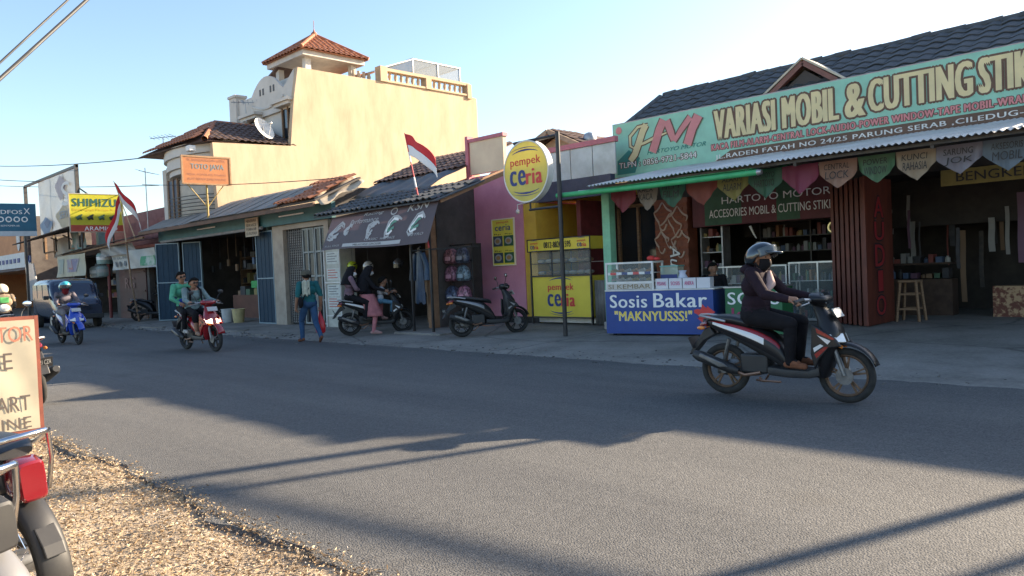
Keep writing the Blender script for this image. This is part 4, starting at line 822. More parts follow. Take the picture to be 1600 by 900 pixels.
for c_ in range(21):
    for r_ in range(5):
        x = -31.3+.25*c_; d = r_*.36
        if x > -26.1-2.4*(d+.25)/FL or x < -31.5+3.0*(d+.25)/FL: continue
        inst('roof_tile', ft, lr, slope_matrix(Vector((x, 11.35, 6.46+(x+26)*-.018))+Vector((0, fs_.y, fs_.z)).normalized()*d, (1, 0, -.018), Vector((0, fs_.y, fs_.z)).normalized()))
# rounded bay with stacked cornice bands and balcony
CX, CY = -28.6, 12.9
def arc(r, n=28): return [(CX+r*1.18*math.cos(t), CY-r*.62*math.sin(t)) for t in [math.pi*i/n for i in range(n+1)]]
for k in range(5):
    r_ = 2.25-.05*k+(.1 if k % 2 else 0); z = 6.28-.2*k; a = [(min(x, -26.23), y) for x, y in arc(r_)]; mb = MB(); mb.prism(a, z, z+.19, 0, None, 'z'); obj('cornice_band', mb, M_SHW, HO, world=True, smooth=30)
mb = MB(); mb.box(-31.55, -31.2, 12.2, 14, 3.4, 6.0); obj('side_pier', mb, M_SHW, HO, world=True)
mb = MB(); mb.prism([(min(x, -26.23), y) for x, y in arc(1.75)], 3.6, 5.3, 0, None, 'z'); obj('bay_wall', mb, pal('bay_plaster', (.50, .45, .37), .8), HO, world=True, smooth=30)
mb = MB(); mb.box(-29.9, -29.1, 11.78, 11.9, 3.7, 5.35); bd_ = obj('balcony_door', mb, mat('balcony_blue', (.05, .07, .11), rough=.5), HO, world=True)
mb = MB(); [mb.box(x, x+.07, 11.74, 11.8, 3.7, 5.4) for x in (-29.95, -29.5, -29.1)]; obj('door_frame', mb, M_TIMBER, bd_, world=True)
for k in range(6):
    mb = MB(); z = 3.95+.13*k; mb.tube([(x, y-.25, z) for x, y in arc(1.9)][4:18], .018, 5); obj('railing_bar', mb, M_BLACK, HO, world=True)
# roof terrace balustrade on the side wall
mb = MB(); mb.box(X0-.28, X0+.06, 19.2, 23.95, 9.42, 9.5); mb.box(X0-.28, X0+.06, 19.2, 23.95, 9.88, 10.0); mb.box(X0-.3, X0+.08, 19.0, 19.35, 9.42, 10.05); mb.box(X0-.3, X0+.08, 21.4, 21.7, 9.42, 9.88); mb.box(X0-.3, X0+.08, 23.8, 24.05, 9.3, 9.95); bal = obj('balustrade', mb, M_CREAMW, HO, world=True)
bl = MB(); bl.lathe([(.07, 0), (.05, .06), (.085, .2), (.05, .33), (.07, .38)], 10); blm = mesh_of('baluster', bl, M_CREAMW, 40)
for y in [19.6+.3*i for i in range(6)]+[22.0+.3*i for i in range(6)]: inst('baluster', blm, bal, Matrix.Translation((X0-.11, y, 9.5)))
for y in (18.0, 18.25, 18.5, 18.75): inst('baluster', blm, bal, Matrix.Translation((X0-.4, y, 9.42)))
# low tiled shed roof and glasshouse on the terrace
mb = MB(); mb.add([(-26.6, 17.9, 9.55), (-26.6, 19.2, 9.95), (-29, 19.2, 9.95), (-29, 17.9, 9.55)], [(0, 1, 2, 3)]); obj('terrace_roof', mb, M_TTILE, HO, world=True, solid=.06)
M_POLY = mat('poly_sheet', (.22, .25, .27), rough=.3, alpha=.5)
mb = MB(); [mb.bar((x, y, 9.5), (x, y, 10.72), .05) for x in (-26.3, -28.4) for y in (21.0, 22.4, 23.7)]; [mb.bar((x, 21, 10.72), (x, 23.75, 10.72), .05) for x in (-26.3, -28.4)]; [mb.bar((-26.3, y, 10.72), (-28.4, y, 10.72), .05) for y in (21, 22.4, 23.7)]; mb.bar((-26.3, 19.4, 10.1), (-26.3, 21, 10.7), .04); gf = obj('terrace_frame', mb, M_STEEL, HO, world=True)
for (a, b) in ((21.03, 22.37), (22.43, 23.67)): mb = MB(); mb.box(-26.31, -26.3, a, b, 10.02, 10.69); obj('pane', mb, M_POLY, gf, world=True)
mb = MB(); mb.box(-28.4, -26.3, 21, 23.75, 10.75, 10.77); obj('pane', mb, M_POLY, gf, world=True)
mb = MB(); mb.add([(-26.3, 19.4, 10.12), (-26.3, 21, 10.72), (-28.2, 21, 10.72), (-28.2, 19.4, 10.12)], [(0, 1, 2, 3)]); obj('pane', mb, M_POLY, gf, world=True, solid=.01)
# cupola
CU = Vector((-27.9, 17.2, 0)); he = 1.55
mb = MB(); [mb.box(CU.x+sx*1.05-.12, CU.x+sx*1.05+.12, CU.y+sy*1.05-.12, CU.y+sy*1.05+.12, 9.0, 10.12) for sx in (-1, 1) for sy in (-1, 1)]; mb.box(CU.x-1.3, CU.x+1.3, CU.y-1.3, CU.y+1.3, 8.9, 9.5); obj('cupola_columns', mb, M_SHW, HO, world=True)
mb = MB(); mb.box(CU.x-1.42, CU.x+1.42, CU.y-1.42, CU.y+1.42, 10.1, 10.3); obj('cupola_soffit', mb, pal('soffit', (.55, .5, .44), .8), HO, world=True)
ap = Vector((CU.x, CU.y, 11.38)); mb = MB(); co = [(CU.x+sx*he, CU.y+sy*he, 10.3) for sx, sy in ((-1, -1), (1, -1), (1, 1), (-1, 1))]
mb.add(co+[tuple(ap)], [(0, 1, 4), (1, 2, 4), (2, 3, 4), (3, 0, 4), (3, 2, 1, 0)]); cr = obj('cupola_roof', mb, M_TTILE, HO, world=True)
ct = tile_mesh('roof_tile', .24, .34, M_TTILE, .05)
for (e0, e1) in ((co[0], co[1]), (co[1], co[2]), (co[3], co[0])):
    e0, e1 = Vector(e0), Vector(e1); xd = (e1-e0).normalized(); mid = (e0+e1)/2; sv = (ap-mid); SL = sv.length; sv.normalize()
    for r_ in range(6):
        d = r_*.31; half = he*(1-d/SL)-.1
        nn = int(2*half/.24)
        for c_ in range(nn): inst('roof_tile', ct, cr, slope_matrix(mid+xd*(-half+(c_+.5)*2*half/nn)+sv*d+Vector((0, 0, .02)), xd, sv))
for c in co:
    c = Vector(c); mb = MB(); mb.tube([c+Vector((0, 0, .06)), ap+Vector((0, 0, .06))], .075, 8); obj('hip_ridge', mb, M_TTILE, cr, world=True, smooth=40)
mb = MB(); mb.lathe([(.16, 0), (.12, .12), (.04, .2), (.012, .3), (.012, .62), (.002, .66)], 10, 0, Matrix.Translation(ap)); obj('finial', mb, M_TTILE, cr, world=True, smooth=40)
mb = MB(); mb.add([(-30.6, 15.9, 9.5), (-28.6, 15.9, 10.15), (-28.6, 17.4, 10.15), (-30.6, 17.4, 9.5)], [(0, 1, 2, 3)]); obj('side_roof', mb, M_BTILE, HO, world=True, solid=.07)
mb = MB(); mb.box(-30.3, -30.2, 16, 16.1, 8.9, 9.6); obj('side_post', mb, M_SHW, HO, world=True)
# satellite dish on the front roof
SD = thing('satellite_dish', 'white satellite dish on the dark front roof of the cream house', 'satellite dish', (-26.35, 13.95, 6.62))
Md = Matrix.Translation((0, 0, .42)) @ Matrix.Rotation(R(22), 4, 'Z') @ Matrix.Rotation(R(62), 4, 'Y') @ Matrix.Scale(.78, 4)
mb = MB(); mb.lathe([(.02, -.12), (.2, -.10), (.4, -.05), (.58, .03), (.585, .02), (.4, -.07), (.2, -.125), (.02, -.14)], 28, 0, Md, False); obj('dish', mb, M_WHITE, SD, smooth=50)
mb = MB(); mb.bar((0, 0, -.3), (-.05, 0, .5), .06); mb.bar((0, .3, -.25), (-.02, 0, .4), .03); obj('mast', mb, M_STEEL, SD)
mb = MB(); f0 = Md @ Vector((0, 0, .45)); [mb.tube([Md @ Vector((.55*math.cos(a), .55*math.sin(a), .0)), f0], .01, 5) for a in (0, 2.1, 4.2)]; mb.ell(f0, .05, 8, 6); obj('feed_arm', mb, M_STEEL, SD)
# TV aerials
def aerial(loc, rz, n, L, hm, lab, tilt=0):
    t = thing('tv_aerial', lab, 'aerial', loc, rz); mb = MB(); mb.tube([(0, 0, 0), (0, 0, hm)], .018, 6); obj('mast', mb, M_STEEL, t)
    mb = MB(); mb.tube([(-L/2, 0, hm), (L/2, 0, hm+tilt)], .014, 5)
    for k in range(n):
        x = -L/2+L*(k+.5)/n; z = hm+tilt*(k+.5)/n; l_ = .16+.16*k/n; mb.tube([(x, -l_, z+.05), (x+.03, 0, z), (x, l_, z-.05)], .009, 4)
    obj('boom', mb, M_STEEL, t)
aerial((-29.95, 10.95, 3.5), R(-5), 8, 1.6, 2.35, 'white comb-like TV aerial on a pole beside the rounded bay', -.3)
aerial((-31.3, 12.2, 6.4), R(30), 6, 1.2, .9, 'thin TV aerial on the left roof corner of the cream house')
aerial((-29.6, 14.9, 7.9), R(60), 6, 1.1, .8, 'thin TV aerial on the ridge left of the satellite dish')
# hanging square lamps on the bay
mb = MB(); mb.box(-26.6, -26.3, 11.1, 11.35, 6.0, 6.2); tag(obj('flood_light', mb, M_WHITE, bevel=.03), 'white flood light on the bay corner above the orange sign', 'lamp')
# TOTO JAVA sign
TJ = thing('orange_sign', 'faded orange TOTO JAVA sign on a rusty post above the shop roof', 'sign', (-24.5, 10.87, 3.55), R(86))
mb = MB(); mb.box(-.76, .76, -.03, .03, 1.1, 1.98); obj('panel', mb, vinyl('faded_orange', (.62, .25, .10), .25), TJ)
mb = MB(); [mb.box(x, x+.05, -.045, .045, 1.08, 2.0) for x in (-.79, .74)]; [mb.box(-.74, .74, -.045, .045, z, z+.05) for z in (1.07, 1.95)]; obj('frame', mb, pal('rusty_frame', (.42, .24, .12), .6), TJ)
mb = MB(); mb.tube([(0, .05, 0), (0, .05, 1.08)], .035, 8); mb.tube([(0, .05, .35), (.55, .05, 1.08)], .015, 6); mb.tube([(0, .05, .35), (-.6, .05, 1.08)], .015, 6); obj('post', mb, pal('yellow_post', (.45, .30, .08), .6), TJ, smooth=40)
text(TJ, 'TOTO JAVA', -.5, .55, 1.52, 1.74, -.036, pmat('faded_slate', (.17, .22, .24)), .03)
for i, s_ in enumerate(('TK. BANGUNAN DAN LISTRIK', 'SEDIA : POMPA AIR, DINAMO', 'ALAT TEKNIK DAN PIPA PVC')): text(TJ, s_, -.62, .62, (1.82, 1.36, 1.22)[i], (1.9, 1.43, 1.29)[i], -.036, pmat('faded_brown', (.33, .14, .09)), .01)
# ================================================================== ramshackle pump shop on the left
LS = thing('pump_shop', 'ramshackle dark pump shop with maroon door and sagging tin awning', 'shop', (-35.5, 12, .05))
M_TIN = mat('rusty_tin', (.30, .24, .19), (.17, .12, .09), 1.6, rough=.75)
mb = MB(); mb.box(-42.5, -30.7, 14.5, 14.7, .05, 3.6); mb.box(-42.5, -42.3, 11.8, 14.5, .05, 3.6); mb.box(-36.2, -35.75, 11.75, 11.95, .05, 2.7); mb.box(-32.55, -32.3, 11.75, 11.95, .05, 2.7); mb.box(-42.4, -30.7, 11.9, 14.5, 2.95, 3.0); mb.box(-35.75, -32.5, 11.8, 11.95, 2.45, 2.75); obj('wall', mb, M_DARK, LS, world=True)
mb = MB(); mb.box(-35.7, -32.6, 11.72, 11.8, .06, 2.45); md_ = obj('door', mb, mat('maroon_door', (.05, .012, .011), (.085, .02, .017), 1.5, rough=.6), LS, world=True)
for z in (.35, 1.2, 2.0): mb = MB(); mb.box(-35.6, -32.7, 11.69, 11.72, z, z+.06); obj('door_rail', mb, MATS['maroon_door'], md_, world=True)
I3 = inv_of(LS)
text(LS, 'RG', -34.9, -33.8, 1.35, 1.8, 11.68, pmat('chalk', (.2, .09, .08)), .0, fn=lambda a, b, y: I3 @ Vector((a, y, b)))
for k in range(12):
    x0 = -42.0+k*.95; mb = MB(); sag = .06*math.sin(k*1.7); corrugated(mb, (x0, 10.85+random.uniform(-.08, .08), 3.02+.028*k+sag*.4), (x0+1.0, 10.85, 3.03+.028*(k+1)+sag*.4), (x0, 12.0, 3.36+.02*k), .014, .09, 3); obj('awning_sheet', mb, M_TIN, LS, smooth=60, world=True)
mb = MB(); mb.bar((-42, 11.0, 2.97), (-30.6, 11.0, 3.28), .07); obj('awning_beam', mb, M_TIMBER, LS, world=True)
for (x, top, dx) in ((-41.6, 2.95, 0), (-37.6, 3.05, .1), (-32.4, 3.2, .45)):
    mb = MB(); mb.tube([(x+dx*2.2, 10.95, zf(10.95)), (x+dx, 10.93, 1.6), (x, 10.98, top)], [.04, .035, .03], 7); obj('awning_prop', mb, M_TIMBER, LS, smooth=40, world=True)
mb = MB(); mb.tube([(-36.6, 11.6, .05), (-36.6, 11.6, 2.6)], .07, 8); obj('maroon_pipe', mb, pal('maroon_pipe', (.22, .04, .035), .6), LS, smooth=40, world=True)
mb = MB(); mb.tube([(-37.4, 11.3, .06), (-37.4, 11.3, 1.2)], .08, 10); mb.tube([(-37.4, 11.3, 1.2), (-37.4, 11.3, 1.35)], .11, 10); mb.tube([(-37.4, 11.3, 1.25), (-38.2, 11.1, 1.0)], .03, 6); obj('hand_pump', mb, pal('pump_blue', (.08, .16, .22), .6), LS, smooth=40, world=True)
rnd = random.Random(77)
mb = MB(); [mb.box(-42, -36.4, 13.2, 13.6, z, z+.04) for z in (.9, 1.5, 2.1)]; sh = obj('shelf', mb, M_TIMBER, LS, world=True)
for z in (.94, 1.54, 2.14): clutter(sh, -42, -36.5, 13.2, 13.5, z, 12, rnd, .4)
# jerrycans hanging
for i, (x, z, c, lab) in enumerate(((-36.75, 2.45, (.28, .42, .40), 'pale teal plastic tank hanging highest under the tin awning'), (-37.75, 1.88, (.42, .47, .46), 'grey-white plastic tank hanging left of the dark one'), (-36.85, 1.9, (.2, .26, .25), 'dark grey-green plastic tank hanging beside the maroon pipe'))):
    t = thing('plastic_tank', lab, 'tank', (x, 11.5, z), 0, 'plastic tanks under the tin awning'); mb = MB(); mb.lathe([(.05, 0), (.3, .02), (.32, .1), (.32, .42), (.26, .5), (.1, .54), (.1, .62), (.02, .63)], 18); obj('body', mb, mat('tank_%d' % i, c, tuple(q*.7 for q in c), 4, rough=.4), t, smooth=40)
    mb = MB(); mb.tube([(0, 0, .62), (0, 0, 3.0-z)], .008, 4); obj('cord', mb, M_BLACK, t); mb = MB(); mb.lathe([(.325, .2), (.325, .34)], 18, 0, None, False); obj('label', mb, P_WHITE if i < 2 else GOODS[3], t, smooth=40)
# cloth banners
def cloth(name, lab, cat, o, xd, w_, h_, m_, wav=.05, skew=0, tie=0, group=None):
    t = thing(name, lab, cat, o, math.atan2(xd[1], xd[0]), group); f = lambda a, b, y: Vector((a*w_+skew*(1-b)*w_, y+wav*math.sin(a*7+b*2)*(1-.3*b)+wav*.5*math.sin(b*5+a*13), b*h_+tie*math.sin(a*math.pi)*-1))
    mb = MB(); mb.grid(lambda u, v: tuple(f(u, v, 0)), 24, 12); obj('cloth', mb, m_, t, smooth=60); return t, f
t, f = cloth('tarp_banner', 'faded cream tarpaulin banner with purple print on the pump shop awning', 'banner', (-41.2, 10.8, 2.0), (1, 0), 4.2, .98, vinyl('cream_tarp', (.50, .49, .38), .2), .05, -.07)
mb = MB(); mb.grid(lambda u, v: tuple(f(.42+.36*u, .2+.6*v, -.02)), 12, 6); obj('print', mb, mat('purple_print', (.22, .20, .30), (.4, .38, .36), 2, contrast=(.45, .6)), t, smooth=60)
mb = MB(); mb.add([tuple(f(.5, .35, -.03)), tuple(f(.68, .3, -.03)), tuple(f(.6, .75, -.03))], [(0, 1, 2)]); obj('print', mb, pmat('print_dullred', (.38, .12, .12)), t)
mb = MB(); mb.grid(lambda u, v: tuple(f(.07+.2*u, .15+.7*v, -.02)), 8, 4); obj('print', mb, mat('sage_print', (.30, .36, .33), (.44, .45, .38), 2, contrast=(.45, .6)), t)
t, f = cloth('water_banner', 'white cloth banner with three dark bottle pictures above the maroon door', 'banner', (-35.3, 11.3, 2.15), (1, 0), 4.9, .75, vinyl('white_cloth', (.52, .54, .52), .2), .06, .02)
for a in (.1, .22, .34): mb = MB(); mb.add([tuple(f(a+.03*math.cos(q), .3+.14*math.sin(q)*(1.2 if q < math.pi else 1), -.03)) for q in [i*.52 for i in range(12)]], [tuple(range(12))]); obj('bottle_print', mb, pmat('print_slate', (.09, .12, .15)), t)
text(t, 'ISI ULANG', .06, .44, .58, .72, -.03, pmat('print_slate', (.09, .12, .15)), .01, fn=f)
mb = MB(); mb.grid(lambda u, v: tuple(f(.72+.25*u, .1+.5*v, -.03)), 8, 4); obj('print', mb, mat('green_print', (.06, .25, .13), (.4, .45, .4), 2, contrast=(.45, .6)), t)
cloth('hanging_sheet', 'crumpled grey sheet strung over the maroon door', 'sheet', (-36.2, 11.1, 2.75), (1, .05), 3.6, .45, vinyl('grey_cloth', (.34, .35, .35), .2), .09)
# upper storey lean-to with tarps
UL = thing('upper_shack', 'patched upper storey shack with dark tin roof above the pump shop', 'shack', (-39, 13, 3.3))
mb = MB(); mb.box(-44, -31.2, 13.2, 13.35, 3.3, 4.8); mb.box(-36.2, -32.0, 12.4, 12.5, 3.4, 4.2); obj('wall', mb, mat('shack_maroon', (.15, .055, .06), (.22, .1, .1), 2, rough=.8), UL, world=True)
mb = MB(); corrugated(mb, (-45.6, 9.95, 3.78), (-36.3, 9.95, 4.05), (-45.6, 11.5, 4.2), .02, .12, 3); obj('tin_roof', mb, mat('dark_tin', (.075, .055, .045), (.12, .08, .06), 2, rough=.8), UL, smooth=60, world=True, solid=.02)
mb = MB(); [mb.box(x, x+.1, 11.3, 11.4, 3.0, z) for x, z in ((-45.2, 4.12), (-43.6, 4.15), (-39.0, 4.25))]; mb.box(-45.2, -39, 11.3, 11.38, 3.3, 3.38); obj('posts', mb, M_TIMBER, UL, world=True)
mb = MB(); mb.box(-47.1, -46.95, 11.1, 17.2, 0, 5.4); mb.box(-46.95, -42.6, 13.9, 14.0, 0, 3.4); obj('side_boarding', mb, mat('shack_boards', (.07, .055, .048), (.13, .11, .095), 1.5, rough=.9), UL, world=True)
mb = MB(); mb.box(-38.7, -38.4, 11.8, 12.1, 3.3, 4.3); obj('downpipe', mb, pal('pipe_teal', (.2, .32, .33), .7), UL, world=True)
cloth('shade_cloth', 'grey-beige shade cloth hung under the dark tin roof', 'cloth', (-43.4, 11.25, 3.0), (1, 0), 2.6, 1.1, vinyl('beige_cloth', (.38, .34, .28), .25), .1, tie=.1)
cloth('teal_cloth', 'teal and grey tarpaulin hung right of the beige shade cloth', 'cloth', (-40.7, 11.25, 3.25), (1, 0), 2.0, 1.05, mat('teal_cloth', (.10, .24, .24), (.33, .33, .32), 1.5, contrast=(.42, .58)), .1)
mb = MB(); mb.tube([(-46.8, 10.8, .05), (-46.8, 10.8, 4.3)], .06, 6); tag(obj('timber_prop', mb, M_TIMBER, smooth=40), 'thin timber prop before the orange shop', 'prop')
cloth('striped_bundle', 'white cloths hung at the left end of the pump shop', 'cloth', (-46.2, 10.6, .9), (1, 0), 1.6, 1.9, vinyl('offwhite_cloth', (.48, .47, .46), .2), .14)
# orange shop at the far left and a long row beyond it
OS = thing('orange_shop', 'orange painted shop with a white name strip at far left', 'shop', (-55, 12, 0))
mb = MB(); mb.box(-66, -47.2, 11.6, 17, 2.6, 5.2); mb.box(-66, -65.5, 11.6, 17, 0, 2.6); mb.box(-47.5, -47.2, 11.6, 17, 0, 2.6); mb.box(-66, -47.2, 16.8, 17, 0, 2.6); obj('wall', mb, mat('faded_orange_wall', (.55, .27, .12), (.45, .21, .1), 1.5, rough=.85), OS, world=True)
mb = MB(); mb.box(-65, -47.3, 11.45, 11.58, 2.75, 3.6); ns = obj('name_strip', mb, pal('strip_white', (.58, .60, .60), .8), OS, world=True)
mb = MB(); mb.torus((-48.6, 11.4, 3.2), .22, .04, 16, 5); obj('print', mb, P_NAVY, ns, world=True)
mb = MB(); [mb.box(-64+i*.9, -63.5+i*.9, 11.42, 11.44, 3.05, 3.3) for i in range(15)]; obj('print', mb, P_NAVY, ns, world=True)
mb = MB(); corrugated(mb, (-66, 10.4, 2.5), (-47.2, 10.4, 2.5), (-66, 11.6, 2.72), .02, .12, 2); obj('awning', mb, M_TIN, OS, smooth=60, world=True)
mb = MB(); mb.lathe([(.55, 0), (.55, .03)], 20, 0, Matrix.Translation((-51.5, 11.57, 4.5)) @ Matrix.Rotation(R(90), 4, 'X') @ Matrix.Diagonal((.7, 1.4, 1, 1))); obj('oval_panel', mb, pal('oval_pale', (.6, .6, .58)), OS, world=True)
rnd = random.Random(4)
for k in range(7):
    x1 = -66.5-k*11; x0 = x1-10.6; h = rnd.choice((3.6, 4.4, 6.5, 5.2)); c = rnd.choice(((.4, .36, .3), (.45, .3, .2), (.5, .5, .46), (.3, .35, .36)))
    t = thing('row_shop', 'distant roadside shop number %s along the row beyond the orange one' % ('one two three four five six seven'.split()[k]), 'shop', ((x0+x1)/2, 14, 0), 0, 'far row of shops')
    mb = MB(); mb.box(x0, x1, 11.6, 18, 2.6, h); mb.box(x0, x0+.3, 11.6, 18, 0, 2.6); mb.box(x1-.3, x1, 11.6, 18, 0, 2.6); mb.box(x0, x1, 16, 18, 0, 2.6); obj('wall', mb, pal('row_%d' % k, c, .7), t, world=True)
    mb = MB(); mb.add([(x0-.3, 10.2, h-.1), (x1+.3, 10.2, h-.1), (x1+.3, 14.5, h+1.3), (x0-.3, 14.5, h+1.3)], [(0, 1, 2, 3)]); obj('roof', mb, M_TTILE if k % 2 else M_BTILE, t, world=True, solid=.08)
    mb = MB(); mb.box(x0+.5, x1-.5, 10.4, 11.6, 2.55, 2.62); obj('awning', mb, M_TIN, t, world=True)
# ------------------------------------------------------------------ roadside signs at the left
SHZ = thing('yellow_sign', 'yellow SHIMIZU water pump signboard beside two flags', 'sign', (-35, 10.75, 3.78), R(86))
mb = MB(); mb.box(-1.0, 1.0, -.04, .04, .28, 1.56); obj('panel', mb, vinyl('pump_yellow', (.68, .64, .05), .3), SHZ)
mb = MB(); mb.box(-1.0, 1.0, -.045, .045, 0, .28); obj('name_band', mb, pal('band_red', (.45, .07, .04), .8), SHZ)
mb = MB(); [mb.box(x, x+.03, -.055, .055, -.02, 1.58) for x in (-1.03, 1.0)]; [mb.box(-1, 1, -.055, .055, z, z+.03) for z in (-.02, 1.56)]; obj('frame', mb, pal('pale_frame', (.5, .45, .35), .7), SHZ)
mb = MB(); [mb.bar((x, .03, -.75), (x, .03, 0), .06) for x in (-.6, .6)]; obj('support', mb, M_DKMET, SHZ)
text(SHZ, 'SHIMIZU', -.9, .75, 1.05, 1.38, -.05, pmat('shimizu_green', (.01, .09, .08)), .05); text(SHZ, 'Bentangnya Pompa Air', -.9, .75, .84, .97, -.05, pmat('shimizu_orange', (.50, .33, .02)), .02); text(SHZ, 'ARAMICO', -.5, .75, .05, .22, -.05, P_WHITE, .03)
for i in range(4):
    x = -.68+i*.42; mb = MB(); mb.tube([(x-.1, -.05, .55), (x+.05, -.05, .62), (x+.1, -.05, .5)], [.07, .09, .03], 7); mb.bar((x-.05, -.05, .5), (x+.12, -.05, .72), .05); obj('pump_picture', mb, pmat('pump_print%d' % (i % 2), ((.06, .14, .09), (.03, .04, .04))[i % 2]), SHZ)
BB = thing('billboard', 'large weathered billboard with blue and white print on a steel frame', 'billboard', (-41.2, 11, 3.3))
mb = MB(); mb.grid(lambda u, v: (-44.5+u*6.1, 11+.03*math.sin(u*20)*math.sin(v*9), 4.22+v*2.65), 30, 14); pb = obj('panel', mb, vinyl('bill_grey', (.36, .40, .43), .12, (.24, .27, .30), scale=.7), BB, world=True)
mb = MB(); mb.box(-38.4, -38.25, 10.95, 11.1, 3.3, 7.05); mb.box(-47.1, -38.25, 10.98, 11.08, 6.9, 7.02); mb.box(-47.15, -47.0, 10.95, 11.1, 3.3, 6.95); mb.box(-44.6, -38.3, 11.02, 11.1, 4.1, 4.2); [mb.bar((x, 11.1, 3.3), (x, 11.1, 6.9), .07) for x in (-44.5, -42.4, -40.3)]; mb.bar((-38.3, 11.05, 6), (-37.3, 12.6, 4.5), .06); mb.bar((-43, 11.05, 4.0), (-42, 12, 3.3), .06); mb.bar((-41, 11.05, 4.0), (-40, 12, 3.3), .06); obj('frame', mb, M_DKMET, BB, world=True)
def blob(cx, cz, rx, rz, c, nm, y=10.93):
    mb = MB(); mb.add([(cx+rx*(1+.25*math.sin(3*q))*math.cos(q), y, cz+rz*(1+.2*math.cos(4*q))*math.sin(q)) for q in [i*.42 for i in range(15)]], [tuple(range(15))]); obj('print', mb, vinyl(nm, tuple(q*.75 for q in c), .12), BB, world=True)
blob(-43.2, 4.55, 1.0, .42, (.10, .22, .42), 'bill_blue'); blob(-43.0, 4.7, .45, .2, (.05, .12, .30), 'bill_blue2', 10.92); blob(-40.2, 4.8, 1.2, .5, (.55, .45, .30), 'bill_tan'); blob(-40.5, 6.2, .8, .5, (.5, .42, .46), 'bill_mauve')
text(BB, 'S', .9, 2.2, 2.0, 3.1, -.1, pmat('bill_pale', (.62, .62, .6)), .02); text(BB, 'SERVICE', .4, 2.6, 1.45, 1.8, -.1, pmat('bill_slate', (.28, .32, .36)), .02)
TE = thing('teal_sign', 'teal blue GRUNDFOS pump sign cut by the left frame edge', 'sign', (-40, 8.35, 3.9), R(83))
mb = MB(); mb.box(-1.6, 1.35, -.05, .05, .22, 1.45); obj('panel', mb, vinyl('grundfos_teal', (.03, .16, .26), .2), TE)
mb = MB(); mb.box(-1.6, 1.35, -.045, .045, 0, .22); obj('pale_band', mb, pal('pale_band', (.5, .56, .6), .85), TE)
mb = MB(); mb.bar((.9, .05, -3.9), (.9, .05, .2), .1); mb.bar((-1.0, .05, -3.9), (-1.0, .05, .2), .1); obj('post', mb, M_DKMET, TE)
text(TE, 'GRUNDFOS', -.95, .82, .98, 1.16, -.055, P_WHITE, .02); text(TE, 'X', .88, 1.12, .98, 1.25, -.055, P_WHITE, .01)
for i in range(8): mb = MB(); mb.torus((-1.2+i*.3, -.05, .74), .1, .028, 16, 5); obj('pump_picture', mb, P_WHITE, TE)
text(TE, 'DISTRIBUTOR RESMI POMPA AIR', -.6, .7, .42, .5, -.055, P_WHITE, .01)
# flags
def flag(lab, base, top, fdir, fl, fh, seed, sl=.0):
    """pole from base to top; the cloth hangs from the top end of the pole"""
    b, tp = Vector(base), Vector(top); t = thing('flag', lab, 'flag', base, 0, 'red and white flags on leaning poles'); d = (tp-b); L = d.length; dn = d.normalized()
    mb = MB(); mb.tube([(0, 0, 0), tuple(d)], [.022, .012], 8); po = obj('pole', mb, mat('pole_red' if sl else 'pole_bamboo', (.55, .06, .07) if sl else (.55, .42, .28), rough=.6), t, smooth=40)
    if sl:
        for k in range(4): a = d*(.08+.22*k); mb = MB(); mb.tube([tuple(a), tuple(a+dn*L*.09)], [.0235-.003*k*.8, .0225-.003*k*.8], 8); obj('pole_band', mb, P_WHITE, po, smooth=40)
    fd = Vector(fdir)
    def ff(u, v):
        p = d - dn*(.02+fh*v) + fd*fl*u + Vector((0, 0, -1))*(.42*fl*u*u) + Vector((.06*math.sin(u*9+seed+v*2), .10*math.sin(u*7+seed*2+v), .03*math.sin(u*11+v*4)))*u
        return tuple(p)
    for i, m_ in enumerate((M_RED, M_WHT)):
        mb = MB(); mb.grid(lambda u, v: ff(u, (v+i)/2), 20, 6); obj(('red_stripe', 'white_stripe')[i], mb, m_, t, smooth=60, solid=.003)
flag('red and white flag on a red pole above the helmet shop', (-13.72, 11.18, 2.05), (-14.45, 11.2, 4.78), (.88, .1, -.25), .95, .55, .3, 1)
flag('red and white flag streaming from the taller of two left poles', (-31.35, 10.97, 3.25), (-31.5, 10.33, 5.5), (.12, .62, -.62), 1.15, .85, 1.1)
flag('drooping red and white flag low beside the yellow sign', (-31.75, 10.75, 3.2), (-31.85, 10.62, 5.05), (.1, -.42, -.9), 1.25, .62, 2.2)
# ------------------------------------------------------------------ cables and poles
M_CABLE = mat('cable', (.03, .03, .03), rough=.6)
def cable(lab, pts, r=.012, sag=.3):
    mb = MB(); out = []
    a, b = Vector(pts[0]), Vector(pts[1])
    for i in range(25): u = i/24; out.append(tuple(a.lerp(b, u)-Vector((0, 0, sag*4*u*(1-u)))))
    mb.tube(out, r, 6); tag(obj('cable', mb, M_CABLE, smooth=60), lab, 'cable', 'overhead cables')
cable('thick black cable slanting across the top left corner of the sky', ((-11.26, -1.19, .0), (-17.6, 8.24, 10.69)), .03, 0)
cable('second black cable just above the thick one at top left', ((-11.26, -1.19, .02), (-17.9, 8.1, 10.9)), .018, -.06)
cable('thin cable sagging high over the billboard towards the cream house', ((-75, 9.6, 12.2), (-31.3, 12.3, 6.6)), .02, .6)
cable('thin cable running low behind the big billboard', ((-75, 10, 10.5), (-33, 12.6, 5.6)), .016, .3)
cable('thin cable from the far left shops to the billboard top', ((-75, 9, 11.6), (-43.3, 10.75, 6.8)), .018, .3)
cable('thin cable across the cream house wall behind the orange sign', ((-31.0, 11.2, 5.35), (-18.2, 11.9, 4.2)), .012, .1)
